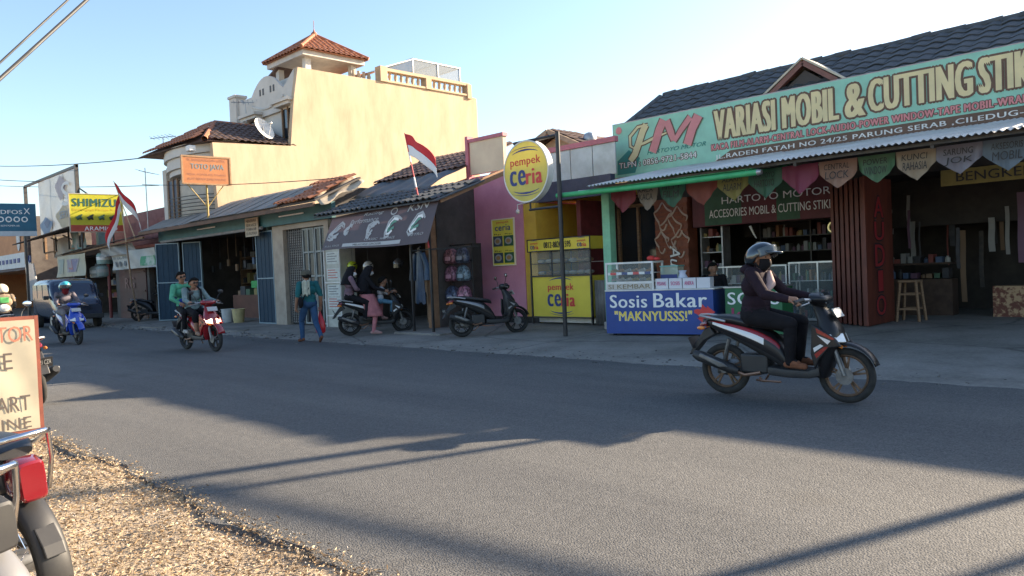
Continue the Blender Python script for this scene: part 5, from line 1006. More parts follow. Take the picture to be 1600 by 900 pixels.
def upole(x, y, h, r, lab, bar=0):
    t = thing('utility_pole', lab, 'pole', (x, y, .12), 0); mb = MB(); mb.tube([(0, 0, 0), (0, 0, h-.12)], [r*1.25, r], 12); obj('shaft', mb, M_GREY, t, smooth=40)
    if bar: mb = MB(); mb.box(-.5, .5, -.04, .04, h-.4, h-.32); obj('crossarm', mb, M_TIMBER, t)
def rmast(x, h, r, lab):
    t = thing('roof_mast', lab, 'mast', (x, 16.4, 4.6), 0, 'service masts on the lower roof'); mb = MB(); mb.tube([(0, 0, 0), (0, 0, h-4.6)], [r*1.1, r], 12); obj('shaft', mb, M_GREY, t, smooth=40)
    mb = MB(); mb.box(-.25, .25, -.03, .03, h-4.85, h-4.79); obj('crossarm', mb, M_TIMBER, t)
rmast(-.78, 6.7, .085, 'grey service mast nearest the signboard on the lower roof'); rmast(-.2, 6.35, .06, 'thinner grey service mast further right on the lower roof')
upole(2.1, 14, 5.8, .06, 'grey steel pole far right of the workshop front'); upole(2.75, 14.1, 5.4, .05, 'last thin steel pole at the far right end')
cable('bundled cable strung right from the service mast', ((-.78, 16.4, 6.25), (9, 17.6, 6.3)), .055, .12)

# ================================================================== sausage cart
a_ = R(11)
CT = thing('sausage_cart', 'blue sausage cart lettered Sosis Bakar with glass food case', 'food cart', (-8.24, 12.17, .1), a_)
M_CB = mat('cart_blue', (.012, .055, .27), (.01, .045, .22), 2, rough=.45)
mb = MB(); mb.box(-1.09, 1.07, 0, .02, .04, .86); fr_ = obj('front_banner', mb, M_CB, CT)
mb = MB(); mb.box(-1.07, 1.05, .03, .75, .08, .84); obj('body', mb, M_CB, CT)
mb = MB(); mb.box(-1.1, 1.1, -.01, .78, .86, .885); obj('counter_top', mb, M_WHITE, CT, bevel=.004)
text(CT, 'Sosis', -.99, -.22, .54, .79, -.004, P_WHITE, .035); text(CT, 'Bakar', -.08, .95, .54, .81, -.004, P_WHITE, .035)
text(CT, '"MAKNYUSSS!"', -.9, .66, .29, .48, -.004, mat('maknyus', (.85, .62, .08), rough=.5), .03, outline=.02, omat=P_WHITE)
mb = MB(); mb.add([(.9+.16*(1+.35*math.sin(5*q))*math.cos(q), -.004, .42+.14*(1+.3*math.cos(7*q))*math.sin(q)) for q in [i*.25 for i in range(25)]], [tuple(range(25))]); obj('red_splash', mb, P_RED, CT)
for x in (-.95, .95): mb = MB(); mb.lathe([(.05, -.02), (.05, .02)], 12, 0, Matrix.Translation((x, .08, .05)) @ Matrix.Rotation(R(90), 4, 'Y')); obj('caster', mb, M_BLACK, CT)
# glass case on the left
x0, x1, z0, z1 = -1.08, -.08, .886, 1.42
mb = MB(); t_ = .035
for x in (x0, x1-t_):
    for y in (.02, .5): mb.box(x, x+t_, y, y+t_, z0, z1)
for y in (.018, .5): [mb.box(x0+t_, x1-t_, y, y+t_, z, z+t_) for z in (z0+.12, z1-t_)]
[mb.box(x, x+t_, .055, .5, z1-t_, z1) for x in (x0, x1-t_)]
cs = obj('glass_case', mb, M_WHITE, CT)
mb = MB(); mb.box(x0+t_, x1-t_, .03, .035, z0+.15, z1-t_); obj('pane', mb, M_GLASS, cs)
mb = MB(); mb.box(x0+t_, x1-t_, .06, .5, z0+.13, z0+.145); mb.box(x0+t_, x1-t_, .06, .5, z0+.31, z0+.32); sh = obj('case_shelf', mb, M_WHITE, cs)
mb = MB(); mb.box(x0+.03, x1-.03, .012, .02, z0+.005, z0+.12); obj('name_plate', mb, mat('plate_grey', (.55, .52, .48)), cs)
text(CT, 'SI KEMBAR', x0+.06, x1-.06, z0+.02, z0+.105, .008, pmat('print_olive', (.22, .17, .08)), .01)
mb = MB(); mb.box(x0+.04, x1-.04, .04, .05, z0+.29, z0+.34); obj('striped_tape', mb, P_WHITE, cs)
for k in range(4): mb = MB(); mb.box(x0+.1+k*.24, x0+.22+k*.24, .034, .0395, z0+.29, z0+.34); obj('tape_mark', mb, (P_RED, P_NAVY)[k % 2], cs)
rnd = random.Random(2)
for z in (z0+.145, z0+.32):
    for k in range(6): mb = MB(); x = x0+.12+k*.15; mb.tube([(x-.06, .15, z+.04), (x, .25, z+.06), (x+.06, .2, z+.04)], [.02, .035, .02], 7); obj('packet', mb, rnd.choice([GOODS[8], GOODS[3], GOODS[1], GOODS[4], GOODS[7]]), sh, smooth=50)
# second case, tray boxes and a bag
mb = MB(); mb.box(-.05, .3, .3, .62, .887, 1.3); c2 = obj('bottle_case', mb, glassm('green_glass', (.5, .7, .6), .4), CT)
mb = MB(); mb.box(-.06, .31, .29, .63, 1.3, 1.32); obj('case_lid', mb, mat('lid_teal', (.12, .4, .38), rough=.4), c2)
for k in range(5): mb = MB(); mb.lathe([(.025, 0), (.03, .1), (.012, .15)], 8, 0, Matrix.Translation((-.0+k*.065, .4, .89))); obj('sauce_bottle', mb, rnd.choice([GOODS[0], GOODS[1], GOODS[4]]), c2, smooth=40)
mb = MB(); mb.box(-.04, .29, .285, .29, 1.05, 1.15); obj('case_label', mb, P_NAVY, c2)
for k in range(4):
    x = -.06+k*.27; mb = MB(); mb.box(x, x+.255, .06, .26, .887, 1.08); b_ = obj('tray_box', mb, mat('tray_white', (.62, .62, .66), rough=.5), CT, bevel=.006)
    if k < 3: text(CT, ('PISANG', 'SOSIS', 'ANEKA')[k], x+.04, x+.215, .95, 1.02, .054, pmat('print_magenta', (.55, .05, .2)), .02)
mb = MB(); rings = [[(.37+wx*math.cos(a), .35+wx*.6*math.sin(a)*(1+.2*math.sin(3*a)), z) for a in [2*math.pi*j/12 for j in range(12)]] for z, wx in ((.887, .10), (.97, .13), (1.08, .11), (1.16, .06), (1.22, .09))]; mb.loft(rings); obj('plastic_bag', mb, mat('bag_pale', (.5, .55, .68), rough=.3), CT, smooth=60)
mb = MB(); mb.ell((-.25, .35, 1.475), (.09, .08, .05), 10, 6); mb.ell((-.12, .32, 1.46), (.07, .06, .035), 10, 6); obj('tomato_pack', mb, P_RED, CT, smooth=60)
# green neighbour cart
GC = thing('green_cart', 'low green sosis cart end-on right of the blue cart', 'food cart', (-6.55, 12.65, .11), R(8))
mb = MB(); mb.box(-.52, .5, 0, .6, .04, .86); obj('body', mb, mat('cart_green', (.015, .13, .05), rough=.5), GC); mb = MB(); mb.box(-.54, .52, -.02, .62, .86, .885); obj('counter_top', mb, M_STEEL, GC)
text(GC, 'SOSIS', -.47, .45, .56, .78, -.006, P_WHITE, .03); text(GC, 'lezat', -.4, .35, .3, .5, -.006, pmat('print_wine', (.3, .03, .1)), .04); mb = MB(); mb.box(-.03, -.01, -.008, 0, .05, .86); obj('seam', mb, P_BLACK, GC)
# ================================================================== motor scooters
def ringx(x, cz, hz, hy, n=18, p=2.6, cy=0):
    out = []
    for j in range(n):
        a = 2*math.pi*j/n; c, s = math.cos(a), math.sin(a)
        out.append((x, cy+hy*math.copysign(abs(c)**(2/p), c), cz+hz*math.copysign(abs(s)**(2/p), s)))
    return out
def ringz(z, cx, hx, hy, n=18, p=2.6):
    return [(cx+hx*math.copysign(abs(math.cos(a))**(2/p), math.cos(a)), hy*math.copysign(abs(math.sin(a))**(2/p), math.sin(a)), z) for a in [2*math.pi*j/n for j in range(n)]]
def interp(rows, k=3):   # smooth rows of numbers
    out = []
    for i in range(len(rows)-1):
        p0, p1, p2, p3 = rows[max(i-1, 0)], rows[i], rows[i+1], rows[min(i+2, len(rows)-1)]
        for q in range(k):
            t = q/k; out.append(tuple(.5*((2*b)+(c-a)*t+(2*a-5*b+4*c-d)*t*t+(-a+3*b-3*c+d)*t**3) for a, b, c, d in zip(p0, p1, p2, p3)))
    return out+[rows[-1]]
M_TYRE = mat('tyre', (.018, .018, .018), (.035, .033, .03), 12, rough=.9)
M_CHROME = mat('chrome', (.7, .7, .72), rough=.18, metal=1)
M_PLAST = mat('black_plastic', (.02, .02, .022), (.03, .03, .03), 5, rough=.5)
M_SEAT = mat('seat_vinyl', (.016, .016, .018), rough=.42, bump=.1, bscale=200)
M_ENG = mat('engine_alloy', (.22, .22, .22), (.12, .12, .12), 8, rough=.45, metal=.7)
M_LENS = mat('lamp_lens', (.75, .75, .74), rough=.06, spec=.9, coat=1)
M_RLENS = mat('red_lens', (.17, .008, .012), rough=.12, coat=1)
M_OLENS = mat('orange_lens', (.75, .22, .02), rough=.12, coat=1)
M_MIRR = mat('mirror_glass', (.85, .87, .9), rough=.03, metal=1)
M_PLATE = mat('number_plate', (.03, .03, .032), rough=.5)
def paint(name, c): return mat(name, c, rough=.22, coat=.6, spec=.5)
def wheel(parent, x, r, rim_m, wd=.05, name='wheel', spokes=5, disc=False):
    z = r; mb = MB(); mb.torus((x, 0, z), r-wd*.8, wd*.8, 40, 10, 0, None, 1.0); ty = obj(name, mb, M_TYRE, parent, smooth=50)
    mb = MB(); mb.torus((x, 0, z), r-wd*1.65, .017, 36, 8, 0, None, 1.6); rr = obj('rim', mb, rim_m, ty, smooth=50)
    for k in range(spokes):
        a = 2*math.pi*k/spokes+.3; mb = MB(); rin, ro = .03, r-wd*1.7
        for s in (-1, 1): mb.bar((x+rin*math.cos(a), 0, z+rin*math.sin(a)), (x+ro*math.cos(a+s*.13), 0, z+ro*math.sin(a+s*.13)), .022, .018)
        obj('spoke', mb, rim_m, ty)
    mb = MB(); mb.lathe([(.045, -.06), (.05, 0), (.045, .06)], 14, 0, Matrix.Translation((x, 0, z)) @ Matrix.Rotation(R(90), 4, 'X')); obj('hub', mb, M_ENG, ty, smooth=40)
    if disc: mb = MB(); mb.lathe([(.085, -.003), (.085, .003)], 24, 0, Matrix.Translation((x, -.075, z)) @ Matrix.Rotation(R(90), 4, 'X')); obj('brake_disc', mb, M_ENG, ty, smooth=40)
    return ty
def scooter(lab, loc, rz, body, accent, stripe, rim_m, mirrors=True, steer=0, lens=None, plate='B 6021 CZA', group='motor scooters', lean=0, fair=None):
    fair = fair or body
    t = thing('motor_scooter', lab, 'scooter', loc, rz, group)
    if lean: t.rotation_euler = (lean, 0, rz)
    wheel(t, -.63, .28, rim_m, .05, 'rear_wheel'); fwl = wheel(t, .64, .275, rim_m, .045, 'front_wheel', disc=True)
    # tail body, with a stripe along each flank
    rows = interp([(-.87, .80, .025, .03), (-.78, .785, .05, .075), (-.6, .735, .085, .125), (-.4, .675, .12, .15), (-.2, .60, .15, .155), (-.02, .50, .15, .14), (.08, .40, .10, .13), (.12, .35, .04, .12)], 3)
    mb = MB(); n = 18; mb.loft([ringx(*r_) for r_ in rows])
    for i in range(len(rows)-1):
        for j in range(n):
            a = (j+.5)/n*360
            side = min(abs(a-0), abs(a-360), abs(a-180))
            lowside = (180 < a < 360)
            if 20 < side < 42 and not lowside and 1 < i < 16: mb.m[i*n+j] = 1
            if side < 20 and not lowside and 3 < i < 13: mb.m[i*n+j] = 2
            if lowside and side > 12: mb.m[i*n+j] = 3
    obj('tail_body', mb, [body, accent, stripe, M_PLAST], t, smooth=40)
    rows = interp([(-.80, .815, .02, .08), (-.7, .835, .04, .115), (-.5, .825, .05, .135), (-.32, .79, .045, .145), (-.12, .765, .045, .13), (.03, .735, .04, .09), (.07, .70, .02, .05)], 3)
    mb = MB(); mb.loft([ringx(*r_, 16) for r_ in rows]); obj('seat', mb, M_SEAT, t, smooth=50)
    mb = MB(); mb.tube([(-.55, .15, .81), (-.72, .145, .845), (-.87, .10, .865), (-.9, 0, .868), (-.87, -.10, .865), (-.72, -.145, .845), (-.55, -.15, .81)], .014, 8); obj('grab_rail', mb, M_STEEL, t, smooth=50)
    # floor and leg shield
    mb = MB(); mb.loft([ringx(x, z, hz, hy, 14, 5) for x, z, hz, hy in ((-.1, .30, .05, .15), (.1, .285, .05, .165), (.32, .285, .045, .165), (.42, .32, .06, .15))]); obj('floor_board', mb, M_PLAST, t, smooth=35)
    rows = interp([(.25, .42, .05, .11), (.36, .45, .07, .15), (.5, .48, .085, .185), (.62, .50, .11, .20), (.72, .50, .115, .17), (.82, .47, .09, .13), (.92, .42, .07, .09), (.97, .39, .05, .07)], 3)
    mb = MB(); mb.loft([ringz(z, cx, hx, hy) for z, cx, hx, hy in rows])
    for i in range(len(rows)-1):
        for j in range(18):
            a = (j+.5)/18*360; back = 110 < a < 250
            mb.m[i*18+j] = 3 if back else 0
    obj('front_apron', mb, [body, accent, stripe, M_PLAST], t, smooth=40)
    # knee fairings sweep
    for s in (-1, 1):
        mb = MB(); mb.prism([(.38, .80), (.60, .66), (.66, .58), (.54, .56), (.44, .44), (.40, .34), (.36, .5)], s*.17, s*.205); sf_ = obj('side_fairing', mb, fair, t, bevel=.012)
        for pl_, mm in (([(.42, .76), (.60, .655), (.575, .645), (.43, .71)], accent), ([(.43, .69), (.56, .635), (.53, .60), (.50, .625)], stripe), ([(.42, .46), (.535, .575), (.50, .575), (.40, .50)], accent), ([(.40, .52), (.49, .585), (.46, .60), (.39, .56)], stripe)): mb = MB(); mb.prism(pl_, s*.2045, s*.2075); obj('graphic', mb, mm, sf_)
        mb = MB(); mb.add([(.60, s*.05, .70), (.635, s*.05, .60), (.57, s*.185, .62), (.52, s*.19, .70)], [(0, 1, 2, 3)]); mb.add([(.60+.03, s*.045, .695), (.66, s*.05, .615), (.585, s*.195, .625), (.535, s*.197, .695)], [(0, 1, 2, 3)]); mb.f += [(0, 1, 5, 4), (1, 2, 6, 5), (2, 3, 7, 6), (3, 0, 4, 7)]; mb.m += [0]*4; obj('headlight', mb, lens or M_LENS, t, smooth=30)
        mb = MB(); mb.bar((.56, s*.12, .60), (.62, s*.06, .56), .03); obj('front_indicator', mb, M_OLENS, t)
    mb = MB(); mb.prism([(.60, .58), (.66, .60), (.62, .70), (.52, .80), (.48, .78)], -.05, .05); obj('nose_panel', mb, body, t, bevel=.012)
    # front mudguard and fork
    mb = MB(); g_ = []
    for i in range(13):
        a = R(20+i*11.5); rr = .305; g_.append([(.64+(rr+.012*math.cos(q))*math.cos(a), .075*math.sin(q), .275+(rr+.03*math.cos(q))*math.sin(a)) for q in [math.pi*(j/8-.5) for j in range(9)]])
    mb.loft(g_, 0, False, False); obj('front_mudguard', mb, body, t, smooth=60, solid=.006)
    for s in (-1, 1): mb = MB(); mb.tube([(.64, s*.085, .28), (.585, s*.085, .45), (.50, s*.07, .70)], [.022, .026, .02], 8); obj('fork_leg', mb, M_ENG, t, smooth=40)
    # handlebar cowl, bars, mirrors
    rows = interp([(.97, .40, .07, .08), (1.01, .41, .10, .15), (1.05, .41, .10, .17), (1.085, .38, .07, .12), (1.10, .36, .03, .06)], 2)
    mb = MB(); mb.loft([ringz(z, cx, hx, hy, 16) for z, cx, hx, hy in rows]); obj('handlebar_cowl', mb, body, t, smooth=50)
    mb = MB(); mb.add([(.50, -.1, .99), (.50, .1, .99), (.46, .09, 1.10), (.46, -.09, 1.10), (.48, -.1, .99), (.48, .1, .99), (.42, .09, 1.11), (.42, -.09, 1.11)], [(0, 1, 2, 3), (4, 7, 6, 5), (0, 4, 5, 1), (1, 5, 6, 2), (2, 6, 7, 3), (3, 7, 4, 0)]); obj('fly_screen', mb, M_DGLASS, t, bevel=.01)
    for s in (-1, 1):
        mb = MB(); mb.tube([(.37, s*.12, 1.03), (.33, s*.24, 1.04), (.28, s*.35, 1.02)], .016, 8); hb = obj('handlebar', mb, M_STEEL, t, smooth=40)
        mb = MB(); mb.tube([(.325, s*.25, 1.04), (.275, s*.36, 1.02)], .021, 10); obj('grip', mb, M_PLAST, hb, smooth=40)
        mb = MB(); mb.tube([(.36, s*.2, 1.02), (.39, s*.28, 1.01), (.35, s*.37, .99)], .007, 5); obj('brake_lever', mb, M_STEEL, hb)
        if mirrors:
            mb = MB(); mb.tube([(.34, s*.21, 1.05), (.36, s*.26, 1.16), (.35, s*.31, 1.22)], .007, 6); mi = obj('mirror', mb, M_PLAST, t)
            mb = MB(); mb.ell((0, 0, 0), (.018, .065, .043), 12, 8, 0, Matrix.Translation((.35, s*.33, 1.255)) @ Matrix.Rotation(R(-14*s), 4, 'X')); obj('mirror_shell', mb, M_PLAST, mi, smooth=50)
            mb = MB(); mb.ell((0, 0, 0), (.004, .058, .037), 12, 8, 0, Matrix.Translation((.331, s*.33, 1.255)) @ Matrix.Rotation(R(-14*s), 4, 'X')); obj('mirror_glass', mb, M_MIRR, mi, smooth=50)
    # engine, swingarm, muffler, stand
    mb = MB(); mb.loft([ringx(x, z, hz, hy, 12, 4, .06) for x, z, hz, hy in ((-.74, .28, .07, .04), (-.55, .29, .10, .06), (-.3, .31, .10, .07), (-.12, .33, .07, .06))]); obj('crankcase', mb, M_ENG, t, smooth=40)
    mb = MB(); mb.box(-.42, -.12, -.1, .1, .26, .46); obj('engine_block', mb, M_PLAST, t, bevel=.02)
    mb = MB(); mb.tube([(-.2, -.10, .27), (-.36, -.13, .24), (-.46, -.14, .28)], .018, 8); obj('exhaust_pipe', mb, mat('rusty_pipe', (.35, .2, .13), rough=.4, metal=.8), t, smooth=40)
    mb = MB(); mb.tube([(-.42, -.15, .28), (-.48, -.155, .30), (-.86, -.165, .43), (-.92, -.165, .45)], [.03, .055, .06, .04], 14); mf = obj('muffler', mb, M_PLAST, t, smooth=40)
    mb = MB(); mb.prism([(-.5, .33), (-.55, .37), (-.82, .47), (-.84, .43), (-.6, .32)], -.235, -.215); obj('heat_shield', mb, M_ENG, mf, bevel=.01)
    for s in (-1, 1): mb = MB(); mb.tube([(-.62, s*.10, .30), (-.52, s*.13, .62)], .022, 8); obj('rear_shock', mb, M_ENG, t, smooth=40)
    mb = MB(); mb.tube([(-.2, -.12, .22), (-.15, -.18, .20), (.05, -.19, .20)], .012, 6); mb.tube([(-.2, .12, .22), (-.28, .2, .13), (-.38, .22, .14)], .012, 6); obj('stand', mb, mat('rusty_pipe', (.35, .2, .13)), t, smooth=40)
    # rear mudguard, plate, lamps
    mb = MB(); mb.prism([(-.78, .74), (-.84, .72), (-1.0, .50), (-1.04, .42), (-.98, .44), (-.86, .58), (-.72, .66)], -.06, .06); rm = obj('rear_mudguard', mb, M_PLAST, t, bevel=.01)
    Mp = Matrix.Translation((-.985, 0, .56)) @ Matrix.Rotation(R(-25), 4, 'Y'); mb = MB(); mb.box(-.004, .004, -.12, .12, -.07, .07, 0, Mp); pl = obj('number_plate', mb, M_PLATE, t)
    text(t, plate, -.10, .10, -.02, .045, 0, P_WHITE, .01, fn=lambda a, b, y: Mp @ Vector((-.008, -a, b)))
    mb = MB(); mb.loft([ringx(x, z, hz, hy, 14) for x, z, hz, hy in ((-.80, .775, .035, .09), (-.87, .765, .03, .075), (-.905, .755, .012, .05))]); obj('tail_light', mb, M_RLENS, t, smooth=40)
    for s in (-1, 1): mb = MB(); mb.ell((-.86, s*.10, .73), (.05, .022, .022), 10, 6); obj('rear_indicator', mb, M_OLENS, t, smooth=50)
    # front plate
    mb = MB(); Mf = Matrix.Translation((.575, 0, .90)) @ Matrix.Rotation(R(-30), 4, 'Y'); mb.box(-.004, .004, -.11, .11, -.05, .05, 0, Mf); obj('front_plate', mb, pmat('plate_pale', (.45, .45, .44)), t); mb = MB(); mb.bar((.5, 0, .88), (.575, 0, .9), .03); obj('plate_bracket', mb, M_PLAST, t)
    return t
P_BLK, P_RD, P_WT, P_BL = mat('paint_black', (.012, .012, .014), rough=.4, coat=.12, spec=.35), paint('paint_red', (.26, .008, .012)), paint('paint_white', (.68, .68, .68)), paint('paint_blue', (.015, .06, .42))
M_RIMBR = mat('rim_brown', (.22, .13, .08), (.12, .08, .05), 10, rough=.6, metal=.4); M_RIMBK = mat('rim_black', (.03, .03, .03), rough=.4, metal=.5)
M_LIT = mat('glowing_headlight', (.9, .6, .45), rough=.1, emis=((1, .62, .42), 2.2))
sc_front = scooter('black, red and white scooter ridden past the sausage cart', (-3.65, 7.63, .02), R(4.4), P_BLK, P_RD, P_WT, M_RIMBR, mirrors=False)
sc_couple = scooter('dark red scooter with lit headlights carrying two people', (-16.45, 6.97, .02), R(4), P_RD, P_RD, P_BLK, M_RIMBK, lens=M_LIT, plate='B 3915 VKS')
sc_blue = scooter('bright blue scooter coming along the road behind the red one', (-22.45, 6.08, .02), R(2), P_BL, P_WT, P_BL, M_RIMBK, plate='B 4470 NQ')
sc_hijab = scooter('black and white scooter facing the helmet shop with two women', (-15.45, 10.85, zf(10.85)), R(62), P_BLK, P_BLK, P_WT, M_RIMBK, plate='B 6733 WTE')
sc_park = scooter('black scooter parked before the pink wall', (-12.1, 11.45, zf(11.45)), R(66), P_BLK, P_BLK, mat('dull_silver', (.25, .25, .26), rough=.35, metal=.5), M_RIMBK, lean=R(-6), plate='B 3708 KQT')
sc_far = scooter('dark scooter parked beside the left blue door', (-31.2, 11.35, zf(11.35)), R(35), P_BLK, P_BLK, P_BLK, M_RIMBK, lean=R(-6))
sc_near = scooter('black scooter parked behind the banner frame by the verge', (-11.85, 2.62, .02), R(183), P_BLK, P_RD, P_BLK, M_RIMBK, lean=R(-6))
sc_left = scooter('dark scooter of the rider in a pale helmet at far left', (-23.2, 4.75, .02), R(178), P_BLK, P_BLK, P_BLK, M_RIMBK)

# ================================================================== people
M_SKIN = mat('skin', (.33, .17, .105), (.28, .14, .085), 9, rough=.55)
M_HAIR = mat('hair', (.008, .007, .006), rough=.85, spec=.15)
def fabric(name, c, k=.7): return mat(name, c, tuple(q*k for q in c), 7, rough=.9, bump=.55, bscale=13, spec=.2)
def evalmesh(mb, voxel, smooth=3):
    me = bpy.data.meshes.new('tmp'); me.from_pydata(mb.v, [], mb.f); o = bpy.data.objects.new('tmp', me); COL.objects.link(o)
    md = o.modifiers.new('r', 'REMESH'); md.mode = 'VOXEL'; md.voxel_size = voxel
    ms = o.modifiers.new('s', 'SMOOTH'); ms.iterations = smooth; ms.factor = .5
    out = bpy.data.meshes.new_from_object(o, depsgraph=bpy.context.evaluated_depsgraph_get()); bpy.data.objects.remove(o); bpy.data.meshes.remove(me); return out
def capsule(mb, a, b, ra, rb, n=12):
    a, b = Vector(a), Vector(b); d = b-a
    if d.length < 1e-4: d = Vector((0, 0, 1e-3)); b = a+d
    dn = d.normalized(); pts, rs = [], []
    for t in (1, .92, .7, .38): pts.append(a-dn*ra*t); rs.append(ra*math.sqrt(max(0, 1-t*t))+1e-4)
    pts.append(a); rs.append(ra); pts.append(b); rs.append(rb)
    for t in (.38, .7, .92, 1): pts.append(b+dn*rb*t); rs.append(rb*math.sqrt(max(0, 1-t*t))+1e-4)
    mb.tube([tuple(p) for p in pts], rs, n)
def person(lab, loc, rz, J, cols, parent_lean=0, voxel=.017, name='person', hd=(1, 0, 0), sleeves='long', hands=True, bulk=1.0, trousers='long', group=None, grip=True, collar=True):
    """J: joints (local); cols: top, bottom, shoe"""
    t = thing(name, lab, 'person', loc, rz, group); V = {k: Vector(v) for k, v in J.items()}
    H = V['head']; hf = Vector(hd).normalized(); N = V['neck']; P = V['pelvis']; Cc = V['chest']
    SK, TOP, BOT, SHO = 0, 1, 2, 3; B = []; k = bulk
    lat = (V['shL']-V['shR']).normalized()
    B += [(P+lat*.06, P-lat*.06, .125*k, .125*k, BOT), (P.lerp(Cc, .4)+lat*.05, P.lerp(Cc, .4)-lat*.05, .118*k, .118*k, TOP), (Cc+lat*.07, Cc-lat*.07, .12*k, .12*k, TOP), (Cc.lerp(N, .65)+lat*.09, Cc.lerp(N, .65)-lat*.09, .085*k, .085*k, TOP), (P.lerp(Cc, .15)+lat*.05, P.lerp(Cc, .15)-lat*.05, .122*k, .122*k, TOP)]
    B += [(N-Vector((0, 0, .03)), H-Vector((0, 0, .04)), .055, .05, SK)]
    upv = (H-N).normalized()
    B += [(H+upv*.015-hf*.012, H+upv*.015+hf*.012, .092, .088, SK), (H+hf*.03-upv*.04, H+hf*.045-upv*.085, .066, .047, SK)]
    for s, L in (('L', 1), ('R', -1)):
        sh, el, wr, hp, kn, an, toe = (V[q+s] for q in ('sh', 'el', 'wr', 'hip', 'kn', 'an', 'toe'))
        B += [(sh, el, .062*k, .05*k, TOP), (el, wr, .049*k, .034*k, TOP if sleeves == 'long' else SK), (hp, kn, .09*k, .066*k, BOT), (kn, an, .062*k, .045*k, BOT if trousers == 'long' else SK)]
        if sleeves == 'short': B.append((sh, sh.lerp(el, .75), .068*k, .066*k, TOP))
        if trousers == 'short': B.append((kn, kn.lerp(an, .3), .075*k, .08*k, BOT))
        B += [(an, an.lerp(toe, .5), .042, .04, SHO), (an-(toe-an)*.25+Vector((0, 0, -.035)), toe, .036, .032, SHO)]
        hn = V.get('hand'+s); d = (hn-wr).normalized() if hn else (wr-el).normalized()
        B += [(wr, wr+d*.075, .031, .036, SK)]
        B += [(H+lat*L*.088-upv*.01, H+lat*L*.092-upv*.03, .014, .012, SK)]
    mb = MB()
    for a, b, ra, rb, _ in B: capsule(mb, a, b, ra, rb)
    me = evalmesh(mb, voxel)
    out = MB(); out.v = [tuple(v.co) for v in me.vertices]
    segs = [(a, b-a, max((b-a).length_squared, 1e-9), ra, rb, m) for a, b, ra, rb, m in B]
    for p in me.polygons:
        c = Vector((0, 0, 0))
        for i in p.vertices: c += me.vertices[i].co
        c /= len(p.vertices); best = 9; bm_i = 0
        for a, d, l2, ra, rb, m in segs:
            u = min(1, max(0, (c-a).dot(d)/l2)); q = (c-(a+d*u)).length-(ra+(rb-ra)*u)
            if q < best: best, bm_i = q, m
        out.f.append(tuple(p.vertices)); out.m.append(bm_i)
    bpy.data.meshes.remove(me)
    # face: nose, eyes, brows, mouth
    fl = hf.cross(upv).normalized()
    def F(a, b, c): return H+hf*a+upv*b+fl*c
    k0 = len(out.f)
    capsule(out, F(.085, .012, 0), F(.113, -.022, 0), .009, .014, 8)
    for s in (-1, 1): capsule(out, F(.098, -.026, s*.012), F(.1, -.026, s*.013), .008, .008, 6)
    out.m[k0:] = [0]*(len(out.f)-k0); k0 = len(out.f)
    for s in (-1, 1):
        capsule(out, F(.083, .012, s*.033-.01), F(.083, .012, s*.033+.01), .009, .009, 6); capsule(out, F(.088, .034, s*.036-.016), F(.086, .036, s*.036+.016), .005, .005, 6)
    capsule(out, F(.093, -.058, -.02), F(.093, -.058, .02), .0055, .0055, 6)
    out.m[k0:] = [4]*(len(out.f)-k0); k0 = len(out.f)
    # fingers
    if hands:
        for s, L in (('L', 1), ('R', -1)):
            wr, el = V['wr'+s], V['el'+s]; hn = V.get('hand'+s); d = (hn-wr).normalized() if hn else (wr-el).normalized()
            n = V.get('palm'+s, Vector((0, 0, -1))); n = (n-d*n.dot(d)).normalized(); sd_ = d.cross(n)
            for i, (ln, off) in enumerate(((.9, -.033), (1.0, -.011), (.96, .011), (.78, .033))):
                b0 = wr+d*.085+sd_*off; b1 = b0+d*.032*ln+n*.012; b2 = b1+n*.026*ln+d*.008; b3 = b2+n*.012-d*.016*ln
                if not grip: b1 = b0+d*.036*ln+n*.004; b2 = b1+d*.024*ln+n*.01; b3 = b2+d*.016*ln+n*.012
                capsule(out, b0, b1, .0105, .0095, 6); capsule(out, b1, b2, .0095, .009, 6); capsule(out, b2, b3, .009, .0075, 6)
            th = -sd_ if (n.cross(d)).dot(Vector((0, 0, 1))) < 0 else sd_
            b0 = wr+d*.03+sd_*-.03; b1 = b0-sd_*.022+d*.03+n*.01; b2 = b1+d*.024+n*.018; capsule(out, b0, b1, .013, .011, 6); capsule(out, b1, b2, .0105, .009, 6)
        out.m[k0:] = [0]*(len(out.f)-k0)
    obj('body', out, [M_SKIN, cols[0], cols[1], cols[2], mat('face_dark', (.03, .018, .014), rough=.4)], t, smooth=80)
    t['H'] = 0; del t['H']
    return t, H, hf, upv, fl
def hmat(H, hf, upv): 
    fl = upv.cross(hf).normalized(); return Matrix(((hf.x, fl.x, upv.x, H.x), (hf.y, fl.y, upv.y, H.y), (hf.z, fl.z, upv.z, H.z), (0, 0, 0, 1)))
